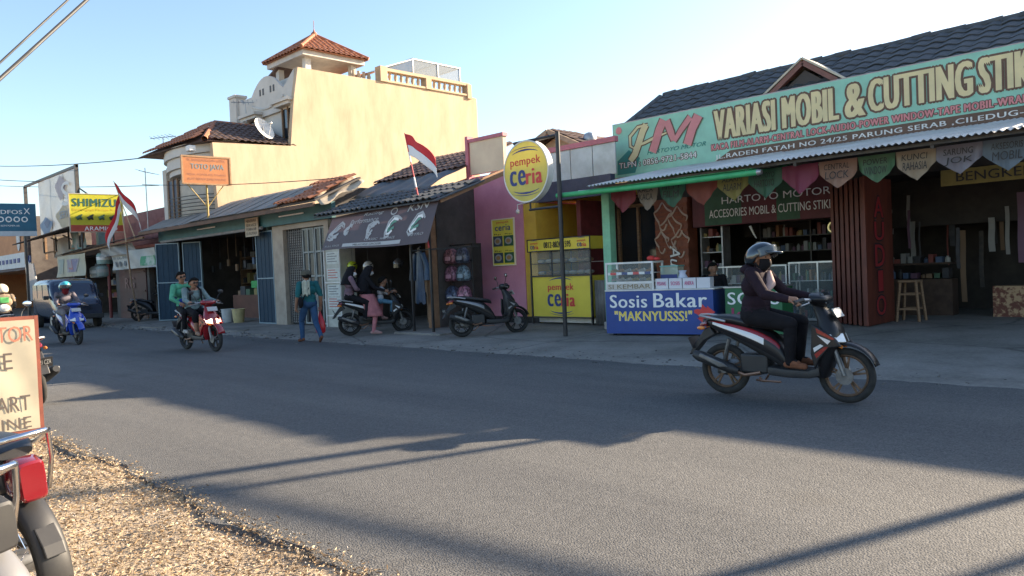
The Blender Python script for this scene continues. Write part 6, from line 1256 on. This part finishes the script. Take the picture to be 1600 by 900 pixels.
def helmet(t, H, hf, upv, shell, visor=True, peak=True, trim=None):
    M = hmat(H, hf, upv); mb = MB(); rings = []
    for i in range(13):
        v = i/12*R(128); row = []
        for j in range(28):
            a = 2*math.pi*j/28; front = max(0, math.cos(a)); vv = v if v < R(68) else R(68)+(v-R(68))*(1-front**.5*1.0 if math.cos(a) > .15 else 1)
            row.append((.155*math.sin(vv)*math.cos(a)*1.02-.008, .135*math.sin(vv)*math.sin(a), .145*math.cos(vv)+.025))
        rings.append(row)
    k = MB(); k.loft(rings, 0, False); mb.add(k.v, k.f, 0, M); h = obj('helmet', mb, shell, t, smooth=60, solid=.012)
    if trim:
        k = MB(); k.torus((0, 0, 0), .1, .006, 4, 4)
    if visor:
        k = MB(); k.grid(lambda u, v: (.172*math.cos((u-.5)*2.4), .150*math.sin((u-.5)*2.4), .075-.115*v*.9+.0), 14, 5); mb = MB(); mb.add(k.v, k.f, 0, M @ Matrix.Translation((.006, 0, 0)) @ Matrix.Rotation(R(-28 if visor == 'up' else 0), 4, 'Y')); obj('visor', mb, glassm('visor_smoke', (.10, .12, .13), .8, .06), h, smooth=60, solid=.004)
    if peak:
        k = MB(); k.grid(lambda u, v: ((.15+.085*v)*math.cos((u-.5)*1.8), (.14+.02*v)*math.sin((u-.5)*1.8), .083-.02*v-.01*(2*u-1)**2), 12, 4); mb = MB(); mb.add(k.v, k.f, 0, M); obj('peak', mb, shell, h, smooth=60, solid=.01)
    mb = MB(); k = MB(); k.tube([(.02, .11, -.05), (.05, .06, -.115), (.05, -.06, -.115), (.02, -.11, -.05)], .008, 6); mb.add(k.v, k.f, 0, M); obj('chin_strap', mb, M_BLACK, h)
    return h
def hair(t, H, hf, upv, m_=None):
    M = hmat(H, hf, upv); k = MB(); rings = []
    for i in range(10):
        row = []
        for j in range(24):
            a = 2*math.pi*j/24; lim = R(62) if math.cos(a) > .5 else R(62)+R(58)*min(1, (.5-math.cos(a))/.9); v = lim*i/9
            rr = 1+.03*math.sin(a*7+i)+.02*math.sin(a*13)
            row.append((.112*math.sin(v)*math.cos(a)*rr-.008, .102*math.sin(v)*math.sin(a)*rr, .112*math.cos(v)*rr+.018))
        rings.append(row)
    k.loft(rings, 0, False); mb = MB(); mb.add(k.v, k.f, 0, M); obj('hair', mb, m_ or M_HAIR, t, smooth=60, solid=.012)
def mask(t, H, hf, upv, m_, low=0):
    M = hmat(H, hf, upv); k = MB(); k.grid(lambda u, v: (.02+(.085+.032*math.sin(math.pi*min(1, v*1.1)))*math.cos((u-.5)*2.6), (.088-.012*v)*math.sin((u-.5)*2.6), -.008-(.095+low)*v), 14, 8); mb = MB(); mb.add(k.v, k.f, 0, M); obj('face_mask', mb, m_, t, smooth=60, solid=.004)
def hijab(t, H, hf, upv, m_, length=.42, wide=.24):
    M = hmat(H, hf, upv); k = MB(); rings = []
    for i in range(18):
        v = i/17; row = []
        for j in range(30):
            a = 2*math.pi*j/30; c, s = math.cos(a), math.sin(a)
            if v < .35:
                q = v/.35*R(95); rx, ry, z = .122*math.sin(q), .112*math.sin(q), .122*math.cos(q)+.02
                x = rx*c-.012
            else:
                q = (v-.35)/.65; rx = .12+(wide-.12)*q**.8*.72; ry = .112+(wide-.112)*q**.7; z = .012-length*q; x = rx*c-.012
                x *= 1+.05*math.sin(a*6+q*3)*q; ry *= 1+.05*math.sin(a*5)*q
            # face opening
            if c > .55 and R(40)/R(95)*.35 < v < .62: x = min(x, .07)
            row.append((x, ry*s, z))
        rings.append(row)
    k.loft(rings, 0, False); mb = MB(); mb.add(k.v, k.f, 0, M); obj('headscarf', mb, m_, t, smooth=60, solid=.006)
def rider_pose(**o):
    J = dict(pelvis=(-.27, 0, .875), chest=(-.25, 0, 1.18), neck=(-.225, 0, 1.36), head=(-.18, 0, 1.485), shL=(-.23, .185, 1.315), shR=(-.23, -.185, 1.315), elL=(-.06, .27, 1.10), elR=(-.06, -.27, 1.10), wrL=(.19, .30, 1.05), wrR=(.19, -.30, 1.05), handL=(.30, .305, 1.035), handR=(.30, -.305, 1.035), hipL=(-.25, .10, .86), hipR=(-.25, -.10, .86), knL=(.15, .16, .79), knR=(.15, -.16, .79), anL=(.13, .13, .40), anR=(.13, -.13, .40), toeL=(.28, .15, .365), toeR=(.28, -.15, .365), palmL=(.2, 0, -1), palmR=(.2, 0, -1))
    J.update(o); return J
def pillion_pose(**o):
    J = dict(pelvis=(-.62, 0, .93), chest=(-.60, 0, 1.24), neck=(-.57, 0, 1.42), head=(-.52, .05, 1.55), shL=(-.58, .19, 1.375), shR=(-.58, -.19, 1.375), elL=(-.47, .25, 1.12), elR=(-.47, -.25, 1.12), wrL=(-.3, .16, 1.02), wrR=(-.3, -.16, 1.02), handL=(-.2, .13, 1.0), handR=(-.2, -.13, 1.0), hipL=(-.58, .10, .91), hipR=(-.58, -.10, .91), knL=(-.2, .23, .82), knR=(-.2, -.23, .82), anL=(-.28, .20, .45), anR=(-.28, -.20, .45), toeL=(-.13, .22, .41), toeR=(-.13, -.22, .41))
    J.update(o); return J
F_BLACK, F_HOOD = fabric('cloth_black', (.014, .013, .016)), fabric('cloth_plum_black', (.028, .016, .024))
F_SANDAL, F_SHOE = fabric('sandal_brown', (.22, .09, .05)), fabric('shoe_dark', (.05, .045, .04))
# rider of the front scooter
t, H, hf, upv, fl = person('rider in dark plum hoodie and black helmet on the nearest scooter', (-3.65, 7.63, .02), R(4.4), rider_pose(head=(-.2, 0, 1.47), neck=(-.235, 0, 1.35)), (F_HOOD, F_BLACK, F_SANDAL), bulk=1.12, voxel=.014, hd=(1, -.15, -.03))
helmet(t, H, hf, upv, mat('helmet_black', (.012, .02, .026), rough=.18, coat=1), 'up'); mask(t, H, hf, upv, F_BLACK, .03)
mb = MB(); mb.tube([(-.13, .05, 1.33), (-.10, 0, 1.2), (-.11, -.1, 1.12)], [.02, .055, .03], 10); obj('chest_pouch', mb, fabric('pouch_pale', (.6, .42, .38)), t, smooth=60)
mb = MB(); mb.ell((-.33, 0, 1.355), (.09, .12, .06), 14, 8); obj('hood', mb, F_HOOD, t, smooth=60)
# couple on the red scooter
t, H, hf, upv, fl = person('bespectacled person in grey-teal jacket driving the red scooter', (-16.45, 6.97, .02), R(4), rider_pose(neck=(-.225, 0, 1.33), head=(-.17, 0, 1.455)), (fabric('jacket_greyteal', (.20, .27, .27)), F_BLACK, fabric('sandal_tan', (.35, .22, .16))), trousers='short', hd=(1, 0, -.05))
hair(t, H, hf, upv); M = hmat(H, hf, upv)
def glasses(t, M):
    mb = MB(); k = MB()
    for s in (-1, 1): k.torus((0, 0, 0), .024, .004, 12, 5); 
    k = MB(); [k.bar((.103, s*.008, .012), (.1, s*.06, .012), .012, .03) for s in (-1, 1)]; mb.add(k.v, k.f, 0, M); obj('glasses', mb, M_BLACK, t)
glasses(t, M)
for s in (-1, 1): mb = MB(); mb.tube([(-.24, s*.11, 1.37), (-.11, s*.12, 1.3), (-.10, s*.13, 1.08)], .022, 6); obj('backpack_strap', mb, F_BLACK, t, smooth=50)
t, H, hf, upv, fl = person('person in mint green jacket riding pillion on the red scooter', (-16.45, 6.97, .02), R(4), pillion_pose(head=(-.52, -.10, 1.60), neck=(-.57, -.07, 1.46), chest=(-.6, -.05, 1.27), shL=(-.58, .14, 1.41), shR=(-.58, -.25, 1.40), elR=(-.47, -.36, 1.14), wrR=(-.3, -.26, 1.03), handR=(-.2, -.22, 1.0)), (fabric('jacket_mint', (.10, .38, .24)), F_BLACK, fabric('shoe_pale', (.5, .48, .45))), hd=(1, -.1, -.08))
hair(t, H, hf, upv); glasses(t, hmat(H, hf, upv))
mb = MB(); mb.ell((-.42, -.12, 1.04), (.13, .12, .10), 14, 8); obj('lap_bag', mb, fabric('bag_blue', (.03, .07, .36)), t, smooth=60)
# blue scooter rider
t, H, hf, upv, fl = person('rider in grey hoodie, turquoise helmet and dark red mask', (-22.45, 6.08, .02), R(2), rider_pose(), (fabric('hoodie_grey', (.17, .15, .17)), fabric('trouser_grey', (.22, .21, .21)), F_SHOE), hd=(1, 0, 0))
helmet(t, H, hf, upv, mat('helmet_turq', (.05, .38, .45), rough=.2, coat=1), True, False); mask(t, H, hf, upv, fabric('mask_maroon', (.20, .02, .03)), .10)
# far left rider seen from behind
t, H, hf, upv, fl = person('rider in tan jacket and cream helmet seen from behind', (-23.2, 4.75, .02), R(178), rider_pose(), (fabric('jacket_tan', (.30, .23, .16)), F_BLACK, F_SHOE), bulk=1.1)
helmet(t, H, hf, upv, mat('helmet_cream', (.68, .58, .42), rough=.3, coat=.6), True, True)
mb = MB(); mb.box(-.415, -.39, -.1, .1, 1.16, 1.3); obj('green_back_print', mb, pmat('print_lime', (.10, .42, .12)), t, bevel=.02); mb = MB(); mb.ell((-.40, .02, 1.03), (.05, .13, .1), 12, 8); obj('waist_bag', mb, M_WHITE, t, smooth=60)
# women and child at the helmet shop
sp, sr = (-15.45, 10.85, zf(10.85)), R(62)
t, H, hf, upv, fl = person('woman in mauve top, black headscarf and white mask sitting pillion', sp, sr, pillion_pose(head=(-.54, 0, 1.53), knL=(-.25, -.05, .80), knR=(-.22, -.24, .79), anL=(-.28, -.16, .43), anR=(-.26, -.27, .42), toeL=(-.15, -.2, .39), toeR=(-.12, -.3, .38), wrL=(-.3, .05, 1.05), handL=(-.22, 0, 1.06), wrR=(-.3, -.1, 1.05), handR=(-.22, -.06, 1.06)), (fabric('top_mauve', (.22, .14, .17)), F_BLACK, F_SHOE), hd=(1, -.25, -.1))
hijab(t, H, hf, upv, F_BLACK, .34, .2); mask(t, H, hf, upv, mat('mask_white', (.75, .77, .8), rough=.8))
mb = MB(); mb.box(-.36, -.14, -.1, .06, 1.08, 1.12); obj('held_paper', mb, pal('paper_pale', (.6, .55, .5), .8), t, bevel=.005)
t, H, hf, upv, fl = person('woman in pink skirt and long black headscarf astride the scooter', sp, sr, rider_pose(pelvis=(-.2, -.05, .90), chest=(-.2, -.03, 1.22), neck=(-.18, 0, 1.4), head=(-.13, 0, 1.53), shL=(-.19, .17, 1.36), shR=(-.19, -.17, 1.36), hipL=(-.2, .08, .88), hipR=(-.2, -.13, .88), knR=(-.05, -.3, .50), anR=(-.12, -.36, .10), toeR=(.05, -.38, .06), elL=(-.03, .24, 1.13), elR=(-.03, -.25, 1.13)), (F_BLACK, fabric('skirt_pink', (.50, .19, .20)), fabric('shoe_pink', (.5, .3, .28))), hd=(1, -.15, -.1))
hijab(t, H, hf, upv, F_BLACK, .55, .26); mask(t, H, hf, upv, mat('mask_grey', (.5, .5, .5), rough=.8))
def skirt(): 
    mb = MB(); rings = []
    for i in range(9):
        v = i/8; c = Vector((-.2, -.05, .98)).lerp(Vector((-.06, -.27, .45)), v); rings.append([(c.x+(.17+.02*v+.012*math.sin(a*7+v*4))*math.cos(a), c.y+(.17-.03*v+.012*math.sin(a*6))*math.sin(a), c.z) for a in [2*math.pi*j/24 for j in range(24)]])
    mb.loft(rings, 0, False); return mb
obj('skirt', skirt(), MATS['skirt_pink'], t, smooth=60, solid=.006)
def scaleJ(J, s, off): return {k: (Vector(v)-Vector((-.25, 0, .86)))*s+Vector(off) if not k.startswith('palm') else Vector(v) for k, v in J.items()}
kid = scaleJ(rider_pose(elR=(-.05, -.24, 1.12), wrR=(.12, -.2, 1.18), handR=(.22, -.2, 1.2)), .66, (.13, -.04, .80)); kid['head'] = Vector((.19, -.04, 1.265)); kid['neck'] = Vector((.15, -.04, 1.14))
t, H, hf, upv, fl = person('small child in grey shirt and jeans standing at the scooter handlebar', sp, sr, kid, (fabric('shirt_palegrey', (.36, .38, .42)), fabric('jeans_pale', (.10, .22, .33)), fabric('shoe_black', (.03, .03, .03))), sleeves='short', bulk=.66, voxel=.014)
hair(t, H, hf, upv)
# man walking past with a towel and a red bag
WJ = dict(pelvis=(0, 0, .90), chest=(.02, 0, 1.20), neck=(.03, 0, 1.39), head=(.07, 0, 1.52), shL=(.02, .19, 1.345), shR=(.02, -.19, 1.345), elL=(-.03, .27, 1.07), elR=(-.06, -.27, 1.07), wrL=(.08, .27, .83), wrR=(.02, -.29, .83), handL=(.1, .27, .74), handR=(.03, -.29, .73), hipL=(.0, .09, .88), hipR=(0, -.09, .88), knL=(.22, .10, .50), knR=(-.10, -.10, .47), anL=(.22, .10, .09), anR=(-.38, -.10, .14), toeL=(.38, .12, .035), toeR=(-.26, -.12, .035), palmL=(0, -1, 0), palmR=(0, 1, 0))
t, H, hf, upv, fl = person('man in teal shirt, jeans and cap walking along the road edge', (-15.72, 9.2, 0), R(172), WJ, (fabric('shirt_teal', (.025, .14, .15)), fabric('jeans_blue', (.045, .10, .20)), F_SANDAL), sleeves='short', bulk=1.05, grip=True)
M = hmat(H, hf, upv); k = MB(); k.lathe([(.118, .0), (.118, .05), (.10, .1), (.05, .125), (.005, .13)], 20); mb = MB(); mb.add(k.v, k.f, 0, M @ Matrix.Translation((-.005, 0, .03))); cp = obj('cap', mb, fabric('cap_olive', (.12, .11, .08)), t, smooth=60)
k = MB(); k.grid(lambda u, v: ((.11+.07*v)*math.cos((u-.5)*1.9), (.11)*math.sin((u-.5)*1.9), .045-.02*v), 10, 3); mb = MB(); mb.add(k.v, k.f, 0, M); obj('cap_peak', mb, MATS['cap_olive'], cp, smooth=60, solid=.006)
hair(t, H, hf, upv)
mb = MB(); mb.grid(lambda u, v: (-.13+.02*math.sin(u*9)+.10*v*0-.02, .02+.17*u+.0*v, 1.42-.34*v+.02*math.sin(u*11)), 10, 8); obj('towel', mb, fabric('towel_pale', (.55, .56, .45)), t, smooth=60, solid=.02)
mb = MB(); mb.tube([(.12, -.1, 1.40), (-.14, .05, 1.25), (-.17, .2, 1.0)], .015, 6); mb.ell((-.12, .24, .93), (.07, .06, .13), 12, 8); obj('sling_bag', mb, F_BLACK, t, smooth=60)
RB = thing('red_bag', 'bright red plastic carrier bag in the walking man\'s hand', 'bag', (-15.72-.03, 9.2+.29, .18), 0)
mb = MB(); rings = [[(wx*math.cos(a)*(1+.08*math.sin(5*a)), wy*math.sin(a)*(1+.08*math.sin(4*a)), z) for a in [2*math.pi*j/18 for j in range(18)]] for z, wx, wy in ((0, .08, .05), (.03, .14, .09), (.15, .16, .10), (.3, .13, .08), (.42, .06, .04), (.5, .025, .02), (.56, .03, .01))]; mb.loft(rings); obj('bag_body', mb, mat('bag_red', (.55, .02, .03), rough=.3), RB, smooth=60); mb = MB(); mb.torus((0, 0, .58), .04, .008, 14, 5); obj('handle', mb, MATS['bag_red'], RB)
# shopkeeper sitting at the sausage cart
SJ = dict(pelvis=(0, 0, .56), chest=(.04, 0, .84), neck=(.06, 0, 1.02), head=(.1, 0, 1.15), shL=(.05, .18, .98), shR=(.05, -.18, .98), elL=(.1, .25, .74), elR=(.1, -.25, .74), wrL=(.3, .16, .76), wrR=(.3, -.16, .76), handL=(.4, .12, .76), handR=(.4, -.12, .76), hipL=(0, .1, .55), hipR=(0, -.1, .55), knL=(.4, .13, .53), knR=(.4, -.13, .53), anL=(.42, .12, .1), anR=(.42, -.12, .1), toeL=(.56, .13, .04), toeR=(.56, -.13, .04))
t, H, hf, upv, fl = person('seller in black shirt sitting behind the white tray boxes', (-7.95, 13.75, .16), R(-70), SJ, (F_BLACK, F_BLACK, F_SHOE), hd=(1, .5, -.1)); hair(t, H, hf, upv)
k = thing('plastic_stool', 'black plastic stool under the seated seller', 'stool', (-7.95, 13.75, .16)); mb = MB(); mb.lathe([(.16, .40), (.17, .42), (.17, .44), (.01, .45)], 18); obj('seat', mb, M_PLAST, k, smooth=40)
for q in range(4): mb = MB(); a = q*math.pi/2+.78; mb.bar((.2*math.cos(a), .2*math.sin(a), 0), (.13*math.cos(a), .13*math.sin(a), .41), .035); obj('leg', mb, M_PLAST, k)
# ================================================================== parked minivan on the left
VN = thing('minivan', 'dark blue minivan parked at the kerb behind the blue scooter', 'van', (-32.4, 8.75, .01), R(-3))
M_VB = paint('van_blue', (.012, .022, .05)); mb = MB()
prof = [(-1.9, .42, .30, .72), (-1.85, 1.0, .62, .78), (-1.5, 1.08, .74, .80), (.2, 1.08, .75, .80), (.95, 1.02, .70, .79), (1.35, .78, .46, .78), (1.75, .68, .36, .76), (1.92, .60, .26, .70)]
mb.loft([ringx(x, cz, hz, hy, 24, 6) for x, cz, hz, hy in interp(prof, 3)]); obj('body', mb, M_VB, VN, smooth=35)
M_VG = mat('van_glass', (.04, .075, .11), rough=.06, spec=.9)
mb = MB(); mb.add([(1.40, -.66, 1.13), (1.40, .66, 1.13), (.99, .60, 1.70), (.99, -.60, 1.70), (1.36, -.66, 1.10), (1.36, .66, 1.10), (.93, .60, 1.70), (.93, -.60, 1.70)], [(0, 1, 2, 3), (4, 7, 6, 5), (0, 4, 5, 1), (1, 5, 6, 2), (2, 6, 7, 3), (3, 7, 4, 0)]); obj('windscreen', mb, M_VG, VN)
for s in (-1, 1):
    for (a, b) in ((.1, .9), (-.8, .02), (-1.65, -.9)): mb = MB(); mb.prism([(a, 1.12), (b+(.2 if b > .8 else 0), 1.12), (b-.05, 1.62), (a+.03, 1.62)], s*.775, s*.81); obj('side_window', mb, M_VG, VN)
    mb = MB(); mb.box(1.80, 1.90, s*.42, s*.66, .66, .82); obj('headlight', mb, M_LENS, VN, bevel=.02)
    mb = MB(); mb.box(.98, 1.12, s*.82, s*.98, 1.08, 1.22); obj('wing_mirror', mb, M_PLAST, VN, bevel=.02)
    for x in (-1.25, 1.2): mb = MB(); mb.lathe([(.16, -.09), (.29, -.09), (.30, 0), (.29, .09), (.16, .09)], 24, 0, Matrix.Translation((x, s*.70, .30)) @ Matrix.Rotation(R(90), 4, 'X')); wv = obj('wheel', mb, M_TYRE, VN, smooth=40); mb = MB(); mb.lathe([(.165, -.06), (.165, .06)], 18, 0, Matrix.Translation((x, s*.735, .30)) @ Matrix.Rotation(R(90), 4, 'X')); obj('rim', mb, M_STEEL, wv, smooth=40)
mb = MB(); mb.box(1.90, 1.99, -.74, .74, .34, .52); obj('bumper', mb, M_PLAST, VN, bevel=.03); mb = MB(); mb.box(1.86, 1.92, -.38, .38, .66, .80); obj('grille', mb, M_PLAST, VN); mb = MB(); mb.box(1.985, 1.995, -.2, .2, .38, .48); obj('number_plate', mb, M_PLATE, VN)
# ================================================================== banner frame by the verge
BF = thing('banner_frame', 'cream workshop banner in a rusty red frame at the left edge', 'banner', (-8.63, 1.55, 0), R(90))
M_RUST = mat('rust_red_frame', (.27, .075, .045), (.18, .05, .03), 6, rough=.7)
mb = MB(); [mb.box(x, x+.035, -.018, .018, 0, 1.24) for x in (-.5, .475)]; [mb.box(-.465, .475, -.017, .017, z, z+.035) for z in (.1, 1.205)]; obj('frame', mb, M_RUST, BF)
for x in (-.48, .49): mb = MB(); mb.bar((x, .02, .95), (x, .55, .01), .03); obj('back_leg', mb, M_RUST, BF)
mb = MB(); mb.grid(lambda u, v: (-.465+.94*u, -.022+.008*math.sin(u*14+v*5)*math.sin(v*3.1), .14+1.065*v), 24, 20); obj('cloth', mb, vinyl('banner_cream', (.66, .58, .42), .35), BF, smooth=60)
P_RS = pmat('banner_red', (.50, .16, .10)); P_DB = pmat('banner_dark', (.10, .08, .07))
text(BF, 'MOTOR', -.08, .455, 1.0, 1.15, -.034, P_RS, .012); text(BF, 'SERVICE', -.40, .27, .74, .90, -.034, P_DB, .015); text(BF, 'SPARE PART', -.42, .40, .33, .48, -.034, P_DB, .015); text(BF, 'ONLINE', -.22, .40, .16, .27, -.034, P_DB, .01)
# ================================================================== underbone motorbikes in the near corner
M_GSIL = mat('silver_paint', (.15, .15, .155), rough=.4, coat=.3)
def underbone(lab, loc, rz, side, lean=0, guard=None):
    t = thing('motorbike', lab, 'motorbike', loc, rz, 'motorbikes parked on the verge')
    t.rotation_euler = (lean, 0, rz)
    for nm, x in (('rear_wheel', -.62), ('front_wheel', .62)):
        mb = MB(); mb.torus((x, 0, .285), .245, .04, 48, 12, 0, None, 1.05); ty = obj(nm, mb, M_TYRE, t, smooth=50)
        for k in range(30):
            a = 2*math.pi*k/30
            mb = MB(); mb.box(-.006, .006, -.032, .032, .281, .288, 0, Matrix.Translation((x, 0, .285)) @ Matrix.Rotation(a, 4, 'Y')); obj('tread_block', mb, M_TYRE, ty)
        mb = MB(); mb.torus((x, 0, .285), .205, .014, 40, 8, 0, None, 1.7); obj('rim', mb, M_CHROME, ty, smooth=50)
        for k in range(18): a = 2*math.pi*k/18; mb = MB(); mb.tube([(x+.05*math.cos(a+.4), .025*(1 if k % 2 else -1), .285+.05*math.sin(a+.4)), (x+.2*math.cos(a), 0, .285+.2*math.sin(a))], .0022, 4); obj('spoke', mb, M_CHROME, ty)
        mb = MB(); mb.lathe([(.055, -.05), (.06, 0), (.055, .05)], 16, 0, Matrix.Translation((x, 0, .285)) @ Matrix.Rotation(R(90), 4, 'X')); obj('hub', mb, M_ENG, ty, smooth=40)
    rows = interp([(-.72, .70, .07, .06), (-.66, .70, .10, .095), (-.45, .66, .12, .13), (-.2, .60, .12, .13), (.05, .52, .09, .10), (.25, .50, .07, .08), (.42, .62, .08, .09)], 3)
    mb = MB(); mb.loft([ringx(*r_, 16) for r_ in rows]); obj('body_cover', mb, mat('cover_dark', (.05, .05, .052), rough=.3, coat=.5), t, smooth=45)
    for s in (-1, 1): mb = MB(); mb.prism([(-.68, .74), (-.3, .66), (.0, .54), (-.25, .56), (-.62, .66)], s*.125, s*.137); obj('side_panel', mb, side, t, bevel=.01)
    rows = interp([(-.74, .80, .02, .07), (-.6, .815, .035, .12), (-.3, .80, .04, .135), (.0, .77, .035, .11), (.12, .74, .02, .06)], 3)
    mb = MB(); mb.loft([ringx(*r_, 16) for r_ in rows]); obj('seat', mb, M_SEAT, t, smooth=50)
    mb = MB(); pts = [(-.35, .15, .74), (-.6, .15, .80), (-.78, .125, .87), (-.86, .07, .89), (-.865, -.07, .89), (-.78, -.125, .87), (-.6, -.15, .80), (-.35, -.15, .74)]; mb.tube(pts, .013, 10); gr = obj('grab_rail', mb, M_CHROME, t, smooth=60)
    for s in (-1, 1): mb = MB(); mb.tube([(-.80, s*.115, .875), (-.74, s*.14, .74), (-.70, s*.13, .60), (-.55, s*.135, .57)], .011, 8); obj('rail_stay', mb, M_CHROME, gr, smooth=60)
    # boxy tail light with orange indicators
    mb = MB(); mb.loft([ringx(x, z, hz, hy, 16, 6) for x, z, hz, hy in ((-.74, .70, .082, .058), (-.80, .70, .09, .062), (-.86, .69, .085, .055), (-.868, .69, .075, .047))]); tl = obj('tail_light', mb, M_PLAST if guard else M_RLENS, t, smooth=35)
    mb = MB(); mb.box(-.8, -.74, -.066, .066, .595, .605); obj('tail_light_base', mb, M_PLAST, tl)
    for s in (-1, 1):
        mb = MB(); mb.tube([(-.72, s*.06, .60), (-.75, s*.10, .60)], .012, 6); ind = obj('indicator', mb, M_PLAST, t)
        if s < 0: continue
        mb = MB(); mb.loft([ringx(x, .60, hz, hy, 12, 4, s*.115) for x, hz, hy in ((-.70, .02, .025), (-.76, .034, .04), (-.775, .032, .036))]); obj('indicator_shell', mb, mat('smoke_lens', (.25, .2, .18), rough=.15), ind, smooth=40)
        mb = MB(); mb.loft([ringx(x, .60, hz, hy, 12, 4, s*.115) for x, hz, hy in ((-.776, .031, .035), (-.80, .026, .03), (-.81, .01, .012))]); obj('indicator_lens', mb, M_OLENS, ind, smooth=40)
    # rear mudguard
    g_ = []
    for i in range(13):
        a = R(60+i*11); rr = .325; g_.append([(-.62+(rr+.02*math.cos(q))*math.cos(a), .065*math.sin(q), .285+(rr+.04*math.cos(q))*math.sin(a)) for q in [math.pi*(j/8-.5) for j in range(9)]])
    mb = MB(); mb.loft(g_, 0, False, False); rg = obj('rear_mudguard', mb, guard or M_PLAST, t, smooth=60, solid=.006)
    mb = MB(); mb.prism([(-.90, .50), (-.955, .43), (-.975, .38), (-.965, .38), (-.935, .43), (-.88, .49)], -.042, .042); obj('mud_flap', mb, M_PLAST, rg, bevel=.008)
    mb = MB(); mb.tube([(-.25, .12, .24), (-.45, .15, .25), (-.55, .155, .26), (-.85, .16, .31), (-.87, .16, .312)], [.02, .025, .042, .042, .03], 12); obj('muffler', mb, M_PLAST, t, smooth=40)
    for s in (-1, 1): mb = MB(); mb.tube([(-.62, s*.11, .30), (-.5, s*.13, .62)], .026, 10); obj('rear_shock', mb, M_CHROME, t, smooth=40); mb = MB(); mb.bar((-.68, s*.1, .285), (-.15, s*.1, .30), .03, .04); obj('swing_arm', mb, M_PLAST, t)
    mb = MB(); mb.loft([ringx(x, z, hz, hy, 14, 3) for x, z, hz, hy in ((-.25, .30, .08, .1), (-.05, .29, .10, .12), (.15, .31, .08, .09), (.22, .32, .05, .06))]); obj('engine', mb, M_ENG, t, smooth=40)
    mb = MB(); mb.loft([ringz(z, cx, hx, hy) for z, cx, hx, hy in ((.30, .34, .03, .12), (.45, .38, .05, .2), (.62, .42, .06, .22), (.80, .42, .06, .15), (.92, .38, .05, .08))]); obj('leg_shield', mb, side, t, smooth=45)
    for s in (-1, 1): mb = MB(); mb.tube([(.62, s*.08, .29), (.42, s*.07, .8)], .024, 10); obj('fork_leg', mb, M_CHROME, t, smooth=40)
    g_ = []
    for i in range(13):
        a = R(25+i*11); rr = .31; g_.append([(.62+(rr+.015*math.cos(q))*math.cos(a), .06*math.sin(q), .285+(rr+.03*math.cos(q))*math.sin(a)) for q in [math.pi*(j/8-.5) for j in range(9)]])
    mb = MB(); mb.loft(g_, 0, False, False); obj('front_mudguard', mb, side, t, smooth=60, solid=.006)
    mb = MB(); mb.loft([ringz(z, cx, hx, hy, 16) for z, cx, hx, hy in ((.88, .42, .06, .08), (.96, .43, .11, .15), (1.02, .40, .09, .15), (1.05, .37, .04, .08))]); obj('headlight_cowl', mb, side, t, smooth=50)
    mb = MB(); mb.ell((.53, 0, .96), (.025, .085, .055), 14, 8); obj('headlight', mb, M_LENS, t, smooth=50)
    for s in (-1, 1): mb = MB(); mb.tube([(.37, s*.12, 1.0), (.28, s*.36, .99)], .016, 8); hb = obj('handlebar', mb, M_CHROME, t, smooth=40); mb = MB(); mb.tube([(.31, s*.27, .99), (.275, s*.37, .985)], .02, 8); obj('grip', mb, M_PLAST, hb, smooth=40); mb = MB(); mb.tube([(.33, s*.2, 1.01), (.35, s*.28, 1.2)], .007, 6); mb.ell((.345, s*.3, 1.23), (.015, .06, .045), 12, 8); obj('mirror', mb, M_PLAST, t, smooth=50)
    mb = MB(); mb.tube([(-.1, .1, .24), (-.22, .24, .01)], .012, 6); obj('side_stand', mb, M_CHROME, t)
    return t
underbone('motorbike with square red tail light and chrome grab rail', (-4.60, .735, .0), R(191), mat('panel_greyred', (.07, .065, .068), rough=.3, coat=.5), R(-5))
underbone('silver grey motorbike half cut off in the bottom left corner', (-3.93, .355, .0), R(200), M_GSIL, R(-5), M_GSIL)
